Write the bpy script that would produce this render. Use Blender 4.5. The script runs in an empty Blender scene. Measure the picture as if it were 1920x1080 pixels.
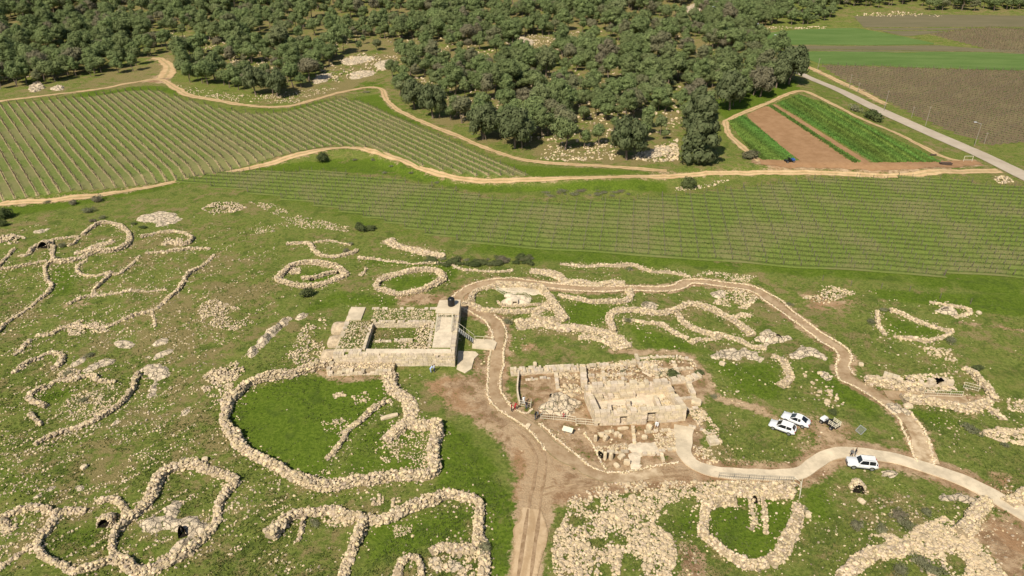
import bpy, math, random
import numpy as np
from mathutils import Matrix
PI = math.pi
rnd = random.Random(11)
rng = np.random.default_rng(11)

# ------------------------------------------------------------------ camera, sky, sun, exposure
SC = bpy.context.scene
COL = SC.collection
F_PX, CAM_H, PITCH = 1346.0, 70.0, math.radians(30)
cam_d = bpy.data.cameras.new("camera")
cam_d.sensor_width = 36.0
cam_d.lens = 36.0 * F_PX / 1920.0
cam_d.clip_start = 1.0
cam_d.clip_end = 9000.0
cam = bpy.data.objects.new("camera", cam_d)
cam.location = (0, 0, CAM_H)
cam.rotation_euler = (PI / 2 - PITCH, 0, 0)
COL.objects.link(cam)
SC.camera = cam

SUN_EL = math.radians(47)
SUN_TO = np.array([-0.50, -0.86])            # horizontal direction towards the sun
SUN_TO = SUN_TO / np.hypot(*SUN_TO)
world = bpy.data.worlds.new("World")
SC.world = world
world.use_nodes = True
wn = world.node_tree
wn.nodes.clear()
w_out = wn.nodes.new("ShaderNodeOutputWorld")
w_bg = wn.nodes.new("ShaderNodeBackground")
w_sky = wn.nodes.new("ShaderNodeTexSky")
w_sky.sky_type = 'NISHITA'
w_sky.sun_disc = False
w_sky.sun_elevation = SUN_EL
w_sky.sun_rotation = math.atan2(SUN_TO[0], SUN_TO[1])
w_bg.inputs["Strength"].default_value = 0.075
wn.links.new(w_sky.outputs[0], w_bg.inputs[0])
wn.links.new(w_bg.outputs[0], w_out.inputs[0])
sun_d = bpy.data.lights.new("sun", 'SUN')
sun_d.energy = 4.6
sun_d.angle = math.radians(0.55)
sun_d.color = (1.0, 0.925, 0.78)
sun = bpy.data.objects.new("sun", sun_d)
_to = np.array([SUN_TO[0] * math.cos(SUN_EL), SUN_TO[1] * math.cos(SUN_EL), math.sin(SUN_EL)])
from mathutils import Vector
sun.rotation_euler = Vector(_to).to_track_quat('Z', 'Y').to_euler()
sun.location = (-60, -60, 150)
COL.objects.link(sun)
SC.view_settings.view_transform = 'Standard'
SC.view_settings.look = 'None'
SC.view_settings.exposure = 0.40
SC.view_settings.gamma = 1.0
SC.view_settings.use_curve_mapping = False

# ------------------------------------------------------------------ terrain and mapping
def sstep(a, b, x):
    t = np.clip((x - a) / (b - a), 0, 1)
    return t * t * (3 - 2 * t)

def ray(px, py):
    a = (np.asarray(px, float) - 960) / F_PX
    b = (540 - np.asarray(py, float)) / F_PX
    return a, math.cos(PITCH) + b * math.sin(PITCH), -math.sin(PITCH) + b * math.cos(PITCH)

def flat(px, py, z=0.0):
    dx, dy, dz = ray(px, py)
    t = (CAM_H - z) / -dz
    return dx * t, dy * t

_foot = [(-300, 395), (0, 393), (130, 380), (230, 360), (420, 322), (600, 306), (690, 303), (750, 330), (840, 350), (1000, 362),
         (1180, 368), (1260, 352), (1400, 335), (1600, 333), (1920, 345), (2200, 350)]
_fx, _fy = flat([p[0] for p in _foot], [p[1] for p in _foot])

def hgt(x, y):
    x = np.asarray(x, float); y = np.asarray(y, float)
    und = (.30 * np.sin(.09 * x + .7) * np.sin(.11 * y + 1.1) + .15 * np.sin(.21 * x - .17 * y + 2)
           + .07 * np.sin(.43 * x + .33 * y))
    fade = 1 - .75 * sstep(120, 160, y)
    yb = np.interp(x, _fx, _fy)
    bank = 1.8 * sstep(0, 7, y - yb) * (1 - sstep(105, 125, x))
    far = .03 * np.maximum(0, y - 280) + .8 * np.sin(.03 * x + 1) * np.sin(.035 * y) * sstep(260, 330, y)
    return und * fade + bank + far

def G(px, py, lift=0.0):
    """pixel of the photograph -> point on the ground"""
    px = np.asarray(px, float); py = np.asarray(py, float)
    z = np.zeros(np.broadcast(px, py).shape)
    for _ in range(14):
        x, y = flat(px, py, z)
        z = hgt(x, y)
    return np.stack([x, y, z + lift], -1)

def GP(pts):
    a = np.array(pts, float)
    return G(a[:, 0], a[:, 1])

def project(x, y, z):
    x = np.asarray(x, float); y = np.asarray(y, float); z = np.asarray(z, float) - CAM_H
    d = y * math.cos(PITCH) - z * math.sin(PITCH)
    u = y * math.sin(PITCH) + z * math.cos(PITCH)
    return 960 + F_PX * x / d, 540 - F_PX * u / d

def vnoise(x, y, s=1.0, seed=0):
    """cheap smooth value noise 0..1"""
    x = np.asarray(x, float) / s; y = np.asarray(y, float) / s
    xi = np.floor(x).astype(np.int64); yi = np.floor(y).astype(np.int64)
    fx = x - xi; fy = y - yi
    fx = fx * fx * (3 - 2 * fx); fy = fy * fy * (3 - 2 * fy)
    def h(i, j):
        n = (i * 374761393 + j * 668265263 + seed * 974634777) & 0xffffffff
        n = ((n ^ (n >> 13)) * 1274126177) & 0xffffffff
        return ((n ^ (n >> 16)) & 0xffff) / 65535.0
    return (h(xi, yi) * (1 - fx) + h(xi + 1, yi) * fx) * (1 - fy) + (h(xi, yi + 1) * (1 - fx) + h(xi + 1, yi + 1) * fx) * fy

def inside(x, y, poly):
    poly = np.asarray(poly, float)
    r = np.zeros(np.shape(x), bool)
    j = len(poly) - 1
    for i in range(len(poly)):
        xi, yi = poly[i, 0], poly[i, 1]; xj, yj = poly[j, 0], poly[j, 1]
        c = ((yi > y) != (yj > y))
        if c.any():
            r ^= c & (x < (xj - xi) * (y - yi) / (yj - yi + 1e-12) + xi)
        j = i
    return r

def segdist(x, y, pts, closed=False):
    pts = np.asarray(pts, float)
    d = np.full(np.shape(x), 1e9)
    n = len(pts)
    for i in range(n if closed else n - 1):
        ax, ay = pts[i, 0], pts[i, 1]; bx, by = pts[(i + 1) % n, 0], pts[(i + 1) % n, 1]
        vx, vy = bx - ax, by - ay
        t = np.clip(((x - ax) * vx + (y - ay) * vy) / (vx * vx + vy * vy + 1e-12), 0, 1)
        d = np.minimum(d, np.hypot(x - ax - t * vx, y - ay - t * vy))
    return d

def smooth_line(pts, step=0.6, closed=False):
    """Catmull-Rom through world xy points, even steps"""
    P = np.asarray(pts, float)[:, :2]
    n = len(P)
    if n == 2:
        L = np.hypot(*(P[1] - P[0])); k = max(2, int(L / step) + 1)
        t = np.linspace(0, 1, k)[:, None]
        return P[0] * (1 - t) + P[1] * t
    out = []
    for i in range(n if closed else n - 1):
        if closed:
            p0, p1, p2, p3 = P[i - 1], P[i], P[(i + 1) % n], P[(i + 2) % n]
        else:
            p1, p2 = P[i], P[i + 1]
            p0 = P[i - 1] if i else 2 * p1 - p2
            p3 = P[i + 2] if i + 2 < n else 2 * p2 - p1
        k = max(2, int(np.hypot(*(p2 - p1)) / 0.25))
        t = np.linspace(0, 1, k, endpoint=False)[:, None]
        out.append(.5 * (2 * p1 + (p2 - p0) * t + (2 * p0 - 5 * p1 + 4 * p2 - p3) * t ** 2 + (3 * p1 - p0 - 3 * p2 + p3) * t ** 3))
    out.append((P[0] if closed else P[-1])[None])
    Q = np.concatenate(out)
    s = np.concatenate([[0], np.cumsum(np.hypot(*(np.diff(Q, axis=0).T)))])
    m = max(2, int(s[-1] / step) + 1)
    u = np.linspace(0, s[-1], m)
    return np.stack([np.interp(u, s, Q[:, 0]), np.interp(u, s, Q[:, 1])], -1)

def normals2(L):
    t = np.gradient(L, axis=0)
    t /= np.hypot(t[:, 0], t[:, 1])[:, None] + 1e-9
    return t, np.stack([-t[:, 1], t[:, 0]], -1)

# ------------------------------------------------------------------ mesh helpers
class B:
    """collects quads and tris, with a colour per vertex and a material index per face"""
    def __init__(s):
        s.V = []; s.Q = []; s.T = []; s.C = []; s.qm = []; s.tm = []; s.n = 0
    def add(s, V, F, col=None, mi=0):
        V = np.asarray(V, float).reshape(-1, 3); F = np.asarray(F, int)
        if len(F) == 0: return s
        s.V.append(V)
        c = np.ones((len(V), 3)) if col is None else np.broadcast_to(np.asarray(col, float), (len(V), 3))
        s.C.append(c)
        if F.shape[1] == 4: s.Q.append(F + s.n); s.qm.append(np.full(len(F), mi))
        else: s.T.append(F + s.n); s.tm.append(np.full(len(F), mi))
        s.n += len(V)
        return s
    def box(s, c, size, rz=0.0, col=None, mi=0, top=1.0, tilt=None):
        hx, hy, hz = np.array(size) / 2
        k = top
        V = np.array([(-hx, -hy, -hz), (hx, -hy, -hz), (hx, hy, -hz), (-hx, hy, -hz),
                      (-hx * k, -hy * k, hz), (hx * k, -hy * k, hz), (hx * k, hy * k, hz), (-hx * k, hy * k, hz)])
        if tilt is not None: V = V @ np.array(tilt).T
        cz, sz = math.cos(rz), math.sin(rz)
        V = np.stack([V[:, 0] * cz - V[:, 1] * sz, V[:, 0] * sz + V[:, 1] * cz, V[:, 2]], -1) + np.array(c)
        return s.add(V, [(0, 3, 2, 1), (4, 5, 6, 7), (0, 1, 5, 4), (1, 2, 6, 5), (2, 3, 7, 6), (3, 0, 4, 7)], col, mi)
    def bar(s, a, b, r, n=5, col=None, mi=0, r2=None):
        a = np.array(a, float); b = np.array(b, float); d = b - a
        L = np.linalg.norm(d); d /= L + 1e-9
        u = np.cross(d, (0, 0, 1) if abs(d[2]) < .9 else (1, 0, 0)); u /= np.linalg.norm(u); v = np.cross(d, u)
        t = np.arange(n) * 2 * PI / n
        ring = np.cos(t)[:, None] * u + np.sin(t)[:, None] * v
        r2 = r if r2 is None else r2
        V = np.concatenate([a + ring * r, b + ring * r2, [a], [b]])
        F = [(i, (i + 1) % n, n + (i + 1) % n, n + i) for i in range(n)]
        s.add(V, F, col, mi)
        s.T.append(np.array([(s.n - 2, (i + 1) % n + s.n - 2 * n - 2, i + s.n - 2 * n - 2) for i in range(n)] +
                            [(s.n - 1, n + i + s.n - 2 * n - 2, n + (i + 1) % n + s.n - 2 * n - 2) for i in range(n)]))
        s.tm.append(np.full(2 * n, mi))
        return s
    def build(s, name, mats, parent=None, smooth=False, loc=None):
        V = np.concatenate(s.V)
        if loc is not None: V = V - np.array(loc)
        me = bpy.data.meshes.new(name)
        Q = np.concatenate(s.Q) if s.Q else np.zeros((0, 4), int)
        T = np.concatenate(s.T) if s.T else np.zeros((0, 3), int)
        me.vertices.add(len(V)); me.vertices.foreach_set("co", V.astype(np.float32).ravel())
        loops = np.concatenate([Q.ravel(), T.ravel()]).astype(np.int32)
        me.loops.add(len(loops)); me.loops.foreach_set("vertex_index", loops)
        starts = np.concatenate([np.arange(len(Q)) * 4, len(Q) * 4 + np.arange(len(T)) * 3]).astype(np.int32)
        me.polygons.add(len(starts)); me.polygons.foreach_set("loop_start", starts)
        mi = np.concatenate(s.qm + s.tm).astype(np.int32) if (s.qm or s.tm) else None
        me.polygons.foreach_set("material_index", mi)
        me.update(calc_edges=True)
        me.polygons.foreach_set("use_smooth", np.full(len(starts), bool(smooth)))
        C = np.concatenate(s.C)
        if not np.allclose(C, 1):
            at = me.color_attributes.new("col", 'FLOAT_COLOR', 'POINT')
            at.data.foreach_set("color", np.concatenate([C, np.ones((len(C), 1))], 1).astype(np.float32).ravel())
        for m in (mats if isinstance(mats, (list, tuple)) else [mats]): me.materials.append(m)
        o = bpy.data.objects.new(name, me)
        COL.objects.link(o)
        if loc is not None and parent is None: o.location = loc
        if parent is not None: o.parent = parent
        return o

def tag(o, label=None, cat=None, group=None, kind=None):
    if label: o["label"] = label
    if cat: o["category"] = cat
    if group: o["group"] = group
    if kind: o["kind"] = kind
    return o

def empty(name, loc, rz=0.0, label=None, cat=None, group=None):
    o = bpy.data.objects.new(name, None)
    o.empty_display_size = 0.5
    o.location = loc; o.rotation_euler = (0, 0, rz)
    COL.objects.link(o)
    return tag(o, label, cat, group)

def nth(n):
    return "%d%s" % (n, "th" if 10 <= n % 100 <= 20 else {1: "st", 2: "nd", 3: "rd"}.get(n % 10, "th"))

# ------------------------------------------------------------------ materials
def nodes_of(name, rough=0.95, spec=0.1):
    m = bpy.data.materials.new(name); m.use_nodes = True
    nt = m.node_tree
    b = nt.nodes["Principled BSDF"]
    b.inputs["Roughness"].default_value = rough
    b.inputs["Specular IOR Level"].default_value = spec
    return m, nt, b

class N:
    """tiny node-writing helper"""
    def __init__(s, nt): s.nt = nt
    def lk(s, a, b): s.nt.links.new(a, b)
    def put(s, inp, v):
        if hasattr(v, "is_linked") or hasattr(v, "links"): s.nt.links.new(v, inp)
        else: inp.default_value = v
    def coord(s, kind="Object"):
        return s.nt.nodes.new("ShaderNodeTexCoord").outputs[kind]
    def geo(s): return s.nt.nodes.new("ShaderNodeNewGeometry").outputs["Position"]
    def noise(s, vec, scale, detail=4, rough=.55, dist=0.0):
        n = s.nt.nodes.new("ShaderNodeTexNoise")
        s.put(n.inputs["Vector"], vec)
        n.inputs["Scale"].default_value = scale; n.inputs["Detail"].default_value = detail
        n.inputs["Roughness"].default_value = rough; n.inputs["Distortion"].default_value = dist
        return n.outputs["Fac"]
    def math(s, op, a, b=0.0, c=None, clamp=False):
        n = s.nt.nodes.new("ShaderNodeMath"); n.operation = op; n.use_clamp = clamp
        s.put(n.inputs[0], a); s.put(n.inputs[1], b)
        if c is not None: s.put(n.inputs[2], c)
        return n.outputs[0]
    def ramp(s, f, lo, hi):
        n = s.nt.nodes.new("ShaderNodeMapRange"); n.interpolation_type = 'SMOOTHSTEP'
        s.put(n.inputs[0], f); n.inputs[1].default_value = lo; n.inputs[2].default_value = hi
        return n.outputs[0]
    def mix(s, f, a, b, kind='MIX'):
        n = s.nt.nodes.new("ShaderNodeMix"); n.data_type = 'RGBA'; n.blend_type = kind
        s.put(n.inputs["Factor"], f)
        for k, v in ((6, a), (7, b)):
            if isinstance(v, tuple): v = (*v, 1) if len(v) == 3 else v
            s.put(n.inputs[k], v)
        return n.outputs[2]
    def attr(s, name, out="Fac"):
        n = s.nt.nodes.new("ShaderNodeAttribute"); n.attribute_name = name
        return n.outputs[out]
    def bump(s, h, bsdf, strength=.5, dist=.1):
        n = s.nt.nodes.new("ShaderNodeBump"); n.inputs["Strength"].default_value = strength
        n.inputs["Distance"].default_value = dist
        s.put(n.inputs["Height"], h); s.lk(n.outputs[0], bsdf.inputs["Normal"])
    def rand(s): return s.nt.nodes.new("ShaderNodeObjectInfo").outputs["Random"]
    def sep(s, v):
        n = s.nt.nodes.new("ShaderNodeSeparateXYZ"); s.put(n.inputs[0], v); return n.outputs

def rock_mat(name, col):
    m, nt, b = nodes_of(name, .95, .06); n = N(nt); p = n.geo()
    f = n.noise(p, .8, 6, .65, .6); g = n.noise(p, 3.5, 5, .7); h = n.noise(p, 1.6, 4, .6)
    vo = nt.nodes.new("ShaderNodeTexVoronoi"); vo.feature = 'DISTANCE_TO_EDGE'; vo.inputs["Scale"].default_value = .9
    wv = nt.nodes.new("ShaderNodeVectorMath"); wv.operation = 'ADD'; n.lk(p, wv.inputs[0])
    cx = nt.nodes.new("ShaderNodeCombineXYZ"); n.lk(f, cx.inputs[0]); n.lk(h, cx.inputs[1]); n.lk(cx.outputs[0], wv.inputs[1]); n.lk(wv.outputs[0], vo.inputs["Vector"])
    c = n.mix(n.ramp(f, .3, .7), tuple(x * .74 for x in col), tuple(x * 1.05 for x in col))
    c = n.mix(n.math('MULTIPLY', n.ramp(g, .54, .74), .35), c, tuple(x * .6 for x in col))
    c = n.mix(n.math('MULTIPLY', n.ramp(vo.outputs["Distance"], .05, .01), .4), c, (.22, .18, .12))
    c = n.mix(n.math('MULTIPLY', n.ramp(n.math('ADD', h, n.math('MULTIPLY', n.math('SUBTRACT', g, .5), .5)), .60, .68), .8), c, (.14, .155, .045))
    n.lk(c, b.inputs["Base Color"])
    n.bump(n.math('ADD', n.math('ADD', f, g), n.ramp(vo.outputs["Distance"], 0.0, .08)), b, 1.0, .3)
    return m

def plain(name, col, rough=.7, spec=.2, metal=0.0, var=.12, scale=3.0):
    m, nt, b = nodes_of(name, rough, spec); n = N(nt)
    f = n.noise(n.coord(), scale)
    a = tuple(c * (1 - var) for c in col); c2 = tuple(min(1, c * (1 + var)) for c in col)
    n.lk(n.mix(f, a, c2), b.inputs["Base Color"])
    b.inputs["Metallic"].default_value = metal
    return m

def stone_mat(name, col, scale=2.0, var=.25, use_col=True, bump=.4, spots=.35):
    m, nt, b = nodes_of(name, .95, .08); n = N(nt)
    p = n.geo()
    f = n.noise(p, scale, 6, .65)
    g = n.noise(p, scale * 5, 3, .6)
    c = n.mix(n.ramp(f, .3, .7), tuple(x * (1 - var) for x in col), tuple(min(1, x * (1 + var * .6)) for x in col))
    c = n.mix(n.math('MULTIPLY', n.ramp(g, .56, .75), spots), c, tuple(x * .45 for x in (col[0], col[1], col[2] * 1.05)))
    if use_col:
        c = n.mix(1.0, c, n.attr("col", "Color"), 'MULTIPLY')
    n.lk(c, b.inputs["Base Color"])
    n.bump(n.math('ADD', f, n.math('MULTIPLY', g, .6)), b, bump, .12)
    return m

M = {}
M['stone'] = stone_mat('limestone', (.56, .445, .295))
M['core'] = stone_mat('rubble_fill', (.36, .28, .18), use_col=False, bump=.9)
M['kerb'] = stone_mat('kerb_limestone', (.64, .515, .35))
M['plaster'] = stone_mat('old_plaster', (.61, .505, .365), scale=.9, var=.2, use_col=False, bump=.5, spots=.3)
M['ashlar'] = stone_mat('ashlar', (.58, .48, .345), scale=1.2, var=.22, use_col=True, bump=.5, spots=.35)
M['concrete'] = stone_mat('pale_concrete', (.57, .47, .33), scale=.4, var=.24, use_col=False, bump=.2, spots=.3)
M['rock'] = rock_mat('bedrock', (.70, .565, .395))
M['dark'] = plain('painted_shade', (.02, .016, .012), .95, 0, var=.3)  # near-black colour standing in for shade inside caves, windows and doors
M['rail'] = plain('cream_rail', (.62, .56, .42), .5, .3, var=.08)
M['greyrail'] = plain('grey_rail', (.22, .21, .18), .5, .4, .3)
M['wood'] = plain('vine_wood', (.085, .06, .042), .9, .1, var=.4, scale=2)
M['post'] = plain('vineyard_post', (.15, .125, .095), .8, .1, var=.3)
M['weed'] = plain('row_weed', (.06, .10, .025), .9, .1, var=.4, scale=.7)
M['bark'] = plain('pine_bark', (.17, .13, .10), .95, .05, var=.35, scale=4)
M['log'] = plain('dark_log', (.07, .05, .04), .9, .1, var=.4)
M['black'] = plain('black_plastic', (.012, .012, .013), .35, .4, var=.1)
M['white_paint'] = plain('white_car_paint', (.66, .66, .655), .22, .5, var=.01)
M['glass'] = plain('dark_glass', (.012, .014, .016), .08, .6, var=.1)
M['tyre'] = plain('tyre_rubber', (.02, .02, .021), .85, .1)
M['alloy'] = plain('alloy_rim', (.45, .45, .46), .3, .5, metal=.7)
M['chrome_dark'] = plain('dark_trim', (.03, .03, .032), .4, .4)
M['lamp_glass'] = plain('headlight_glass', (.55, .57, .6), .1, .6)
M['tail'] = plain('tail_light', (.35, .02, .02), .2, .5)
M['galv'] = plain('galvanised', (.38, .38, .36), .5, .4, metal=.3)
M['polewood'] = plain('pole_wood', (.26, .225, .17), .8, .2)

def foliage(name, dark, light, hue=.3, dead=.0):
    m, nt, b = nodes_of(name, .85, .12); n = N(nt)
    r = n.rand()
    f = n.noise(n.coord(), .9, 3)
    c = n.mix(n.ramp(f, .32, .68), dark, light)
    c = n.mix(n.math('MULTIPLY', r, hue * 1.4), c, (.20, .205, .095))
    c = n.mix(n.ramp(n.math('FRACT', n.math('MULTIPLY', r, 3.77)), .0, 1.0), n.mix(.30, c, (.07, .09, .035)), c)
    c = n.mix(n.math('MULTIPLY', n.ramp(n.math('FRACT', n.math('MULTIPLY', r, 7.31)), .78, 1.0), .75), c, (.25, .205, .145))
    n.lk(c, b.inputs["Base Color"])
    try:
        tr = nt.nodes.new("ShaderNodeBsdfTranslucent"); n.lk(c, tr.inputs[0])
        mx = nt.nodes.new("ShaderNodeMixShader"); mx.inputs[0].default_value = .4
        out = nt.nodes["Material Output"]
        n.lk(b.outputs[0], mx.inputs[1]); n.lk(tr.outputs[0], mx.inputs[2]); n.lk(mx.outputs[0], out.inputs[0])
    except Exception: pass
    return m
M['pine'] = foliage('pine_needles', (.160, .212, .076), (.300, .368, .145))
M['cypress'] = foliage('dark_needles', (.115, .140, .062), (.200, .225, .108), .12)
M['shrub'] = foliage('shrub_leaves', (.075, .105, .032), (.135, .160, .058))
M['twig'] = foliage('grey_twigs', (.22, .215, .125), (.34, .33, .20), .15)
M['grass'] = foliage('grass_blades', (.090, .132, .022), (.165, .205, .045), .2)
M['crop'] = stone_mat('crop_leaves', (.105, .190, .042), .8, .3, True, .1, .2)

def ground_mat():
    m, nt, b = nodes_of('meadow', .95, .05); n = N(nt)
    p = n.geo()
    n0 = n.noise(p, .03, 3, .6, .5)
    n1 = n.noise(p, .11, 5, .62, .8)
    n1b = n.noise(p, .19, 5, .65, .4)
    n2 = n.noise(p, .5, 5, .68, .3)
    n3 = n.noise(p, 2.2, 4, .7)
    n4 = n.noise(p, 8.0, 3, .75)
    dirt, lush, dry, red = n.attr('a_dirt'), n.attr('a_lush'), n.attr('a_dry'), n.attr('a_red')
    g = n.mix(n.ramp(n3, .36, .64), (.078, .107, .020), (.152, .178, .042))
    g = n.mix(n.math('MULTIPLY', n.ramp(n2, .42, .66), .75), g, (.168, .165, .050))
    l = n.mix(n.ramp(n3, .36, .64), (.060, .098, .010), (.110, .156, .020))
    l = n.mix(n.math('MULTIPLY', n.ramp(n2, .50, .68), .55), l, (.105, .140, .022))
    l = n.mix(n.math('MULTIPLY', n.ramp(n1, .56, .70), .5), l, (.042, .080, .008))
    lf = n.math('ADD', lush, n.math('MULTIPLY', n.math('SUBTRACT', n1b, .5), 1.5))
    lf = n.math('ADD', lf, n.math('MULTIPLY', n.math('SUBTRACT', n2, .5), .7))
    g = n.mix(n.ramp(lf, .18, .62), g, l)
    nd = n.noise(p, .27, 4, .6, .5)
    g = n.mix(n.math('MULTIPLY', n.ramp(nd, .54, .66), .6), g, n.mix(n3, (.038, .062, .010), (.072, .105, .020)))
    dr = n.mix(n.ramp(n4, .35, .65), (.135, .110, .046), (.255, .200, .100))
    fd = n.math('ADD', n.math('MULTIPLY', n.math('SUBTRACT', n1, .5), 2.9), n.math('MULTIPLY', n.math('SUBTRACT', n2, .5), 2.3))
    fd = n.math('ADD', fd, n.math('MULTIPLY', n.math('SUBTRACT', n0, .5), 1.2))
    fd = n.math('ADD', fd, n.math('MULTIPLY', n.math('SUBTRACT', n3, .5), .7))
    fd = n.math('SUBTRACT', n.math('ADD', fd, dry), n.math('MULTIPLY', lush, .45))
    g = n.mix(n.math('MULTIPLY', n.ramp(fd, .04, .54), .85), g, dr)
    # gravelly limestone crumbs where the turf is thin
    sp = n.math('MULTIPLY', n.ramp(n4, .60, .68), n.ramp(n.math('SUBTRACT', n.math('ADD', n1b, n.math('MULTIPLY', n.math('SUBTRACT', n3, .5), .5)), n.math('MULTIPLY', lush, .25)), .47, .60))
    g = n.mix(n.math('MULTIPLY', sp, .75), g, (.40, .34, .235))
    g = n.mix(1.0, g, n.mix(n4, (.80, .79, .74), (1.40, 1.37, 1.27)), 'MULTIPLY')
    d = n.mix(n.ramp(n2, .38, .62), (.235, .142, .075), (.43, .305, .185))
    d = n.mix(n.math('MULTIPLY', n.ramp(n1, .52, .64), .75), d, (.30, .17, .085))
    d = n.mix(n.math('MULTIPLY', n.ramp(n1b, .50, .66), .7), d, (.195, .12, .065))
    d = n.mix(n.math('MULTIPLY', n.ramp(n4, .54, .72), .5), d, (.46, .35, .23))
    d = n.mix(n.math('MULTIPLY', red, .8), d, (.32, .18, .095))
    fp = n.math('ADD', n.attr('a_pale'), n.math('ADD', n.math('MULTIPLY', n.math('SUBTRACT', n2, .5), 1.3), n.math('MULTIPLY', n.math('SUBTRACT', n3, .5), .9)))
    d = n.mix(n.math('MULTIPLY', n.ramp(fp, .3, .85), .7), d, n.mix(n.ramp(n4, .35, .65), (.38, .262, .148), (.50, .37, .23)))
    fm = n.math('ADD', dirt, n.math('MULTIPLY', n.math('SUBTRACT', n2, .5), 1.1))
    fm = n.math('ADD', fm, n.math('MULTIPLY', n.math('SUBTRACT', n3, .5), .9))
    g = n.mix(n.ramp(fm, .36, .66), g, d)
    n.lk(g, b.inputs["Base Color"])
    hh = n.math('ADD', n.math('MULTIPLY', n3, .8), n.math('MULTIPLY', n4, .5))
    n.bump(hh, b, .9, .25)
    return m
M['ground'] = ground_mat()

def dirt_mat(name, a, c, scale=.5, tracks=False, grass=.0, edgecol=(.19, .17, .075), fade=None, midcol=(.17, .165, .06)):
    m, nt, b = nodes_of(name, .96, .05); n = N(nt)
    p = n.geo()
    f = n.noise(p, scale, 5, .65); g = n.noise(p, scale * 6, 4, .7)
    k = n.mix(n.ramp(f, .3, .7), a, c)
    k = n.mix(n.math('MULTIPLY', n.ramp(g, .52, .78), .45), k, tuple(min(1, x * 1.35) for x in c))
    k = n.mix(n.math('MULTIPLY', n.ramp(n.noise(p, scale * 3, 3), .55, .75), .35), k, tuple(x * .6 for x in a))
    if tracks:
        u = n.attr('u')      # 0..1 across
        w = n.math('ABSOLUTE', n.math('SUBTRACT', u, .5))
        mid = n.math('MULTIPLY', n.ramp(n.math('ADD', w, n.math('MULTIPLY', n.math('SUBTRACT', f, .5), .2)), .14, .05), grass)
        k = n.mix(mid, k, midcol)
        edge = n.ramp(n.math('ADD', w, n.math('MULTIPLY', n.math('SUBTRACT', g, .5), .3)), .40, .52)
        k = n.mix(n.math('MULTIPLY', edge, .8), k, edgecol)
        if fade: k = n.mix(n.ramp(n.math('ADD', n.attr('v'), n.math('MULTIPLY', n.math('SUBTRACT', f, .5), .25)), fade[0], fade[1]), k, n.mix(n.ramp(f, .36, .64), (.30, .205, .115), (.52, .40, .26)))
    n.lk(k, b.inputs["Base Color"])
    n.bump(n.math('ADD', f, n.math('MULTIPLY', g, .6)), b, .5, .12)
    return m
M['path'] = dirt_mat('site_path', (.27, .178, .098), (.40, .29, .178), tracks=True, fade=(.86, .98))
M['track'] = dirt_mat('dirt_track', (.42, .275, .14), (.52, .37, .205), tracks=True, grass=.45)
M['drive'] = dirt_mat('dirt_drive', (.40, .275, .155), (.52, .385, .24), tracks=True, grass=.45, edgecol=(.29, .195, .105), midcol=(.29, .19, .10))
M['road'] = dirt_mat('worn_asphalt', (.36, .295, .22), (.43, .36, .275), .15, tracks=False)
M['soil'] = dirt_mat('ploughed_soil', (.255, .145, .072), (.32, .19, .10), .35)
M['rut'] = dirt_mat('wheel_rut', (.22, .14, .075), (.36, .25, .15), 1.2)

def vine_ground(name, soil, grass1, grass2, spacing, soilw, amt):
    m, nt, b = nodes_of(name, .95, .05); n = N(nt)
    p = n.coord("Object"); s = n.sep(p)
    f1 = n.noise(p, .06, 4); f2 = n.noise(p, .5, 5, .65); f3 = n.noise(p, 2.2, 4, .7)
    v = n.math('FRACT', n.math('ADD', n.math('DIVIDE', s[1], spacing), .5))
    w = n.math('ABSOLUTE', n.math('SUBTRACT', v, .5))          # 0 on the vine line
    g = n.mix(n.ramp(f3, .3, .7), grass1, grass2)
    g = n.mix(n.math('MULTIPLY', n.ramp(f1, .45, .62), .6), g, (.21, .18, .085))
    g = n.mix(n.math('MULTIPLY', n.ramp(f2, .5, .75), .45), g, (.095, .14, .035))
    k = n.math('ADD', w, n.math('MULTIPLY', n.math('SUBTRACT', f2, .5), .35))
    k = n.math('ADD', k, n.math('MULTIPLY', n.math('SUBTRACT', f1, .5), .35))
    so = n.mix(n.ramp(f3, .35, .7), tuple(x * .8 for x in soil), tuple(x * 1.15 for x in soil))
    g = n.mix(n.math('MULTIPLY', n.ramp(k, soilw + .08, soilw - .04), amt), g, so)
    n.lk(g, b.inputs["Base Color"])
    n.bump(n.math('ADD', f2, f3), b, .6, .15)
    return m
# ------------------------------------------------------------------ layout lines (pixels of the photograph)
TRK_LOW = [(1875, 321), (1800, 322), (1700, 322), (1600, 320), (1500, 318), (1420, 318), (1350, 322), (1280, 328), (1220, 331), (1100, 333),
           (1000, 336), (900, 336), (840, 329), (790, 316), (740, 296), (690, 281), (640, 277), (580, 285), (480, 304), (380, 322),
           (250, 345), (130, 363), (0, 383), (-60, 393)]
TRK_UP = [(-60, 196), (0, 190), (80, 180), (180, 168), (250, 155), (300, 150), (330, 166), (350, 178), (400, 187), (450, 196), (510, 201), (550, 198), (600, 184),
          (640, 173), (690, 164), (716, 168), (724, 186), (745, 206), (800, 232), (860, 256), (920, 281), (980, 300), (1060, 308), (1150, 313), (1250, 321)]
TRK_HOOK = [(285, 110), (300, 111), (312, 120), (316, 132), (308, 147)]
ROAD = [(1440, 108), (1500, 138), (1560, 164), (1640, 203), (1700, 230), (1780, 265), (1850, 296), (1920, 330), (1990, 366)]
TRK_R = [(1500, 120), (1540, 137), (1600, 165), (1660, 195)]
PLOT_TRK = [(1425, 303), (1400, 283), (1375, 262), (1362, 240), (1362, 228), (1390, 213), (1440, 193), (1480, 175), (1505, 171), (1530, 180), (1570, 200), (1620, 225), (1680, 250), (1730, 275), (1770, 295), (1830, 308)]
PLOT_FRONT = [(1425, 303), (1500, 307), (1600, 309), (1700, 310), (1780, 308), (1835, 305)]
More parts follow.
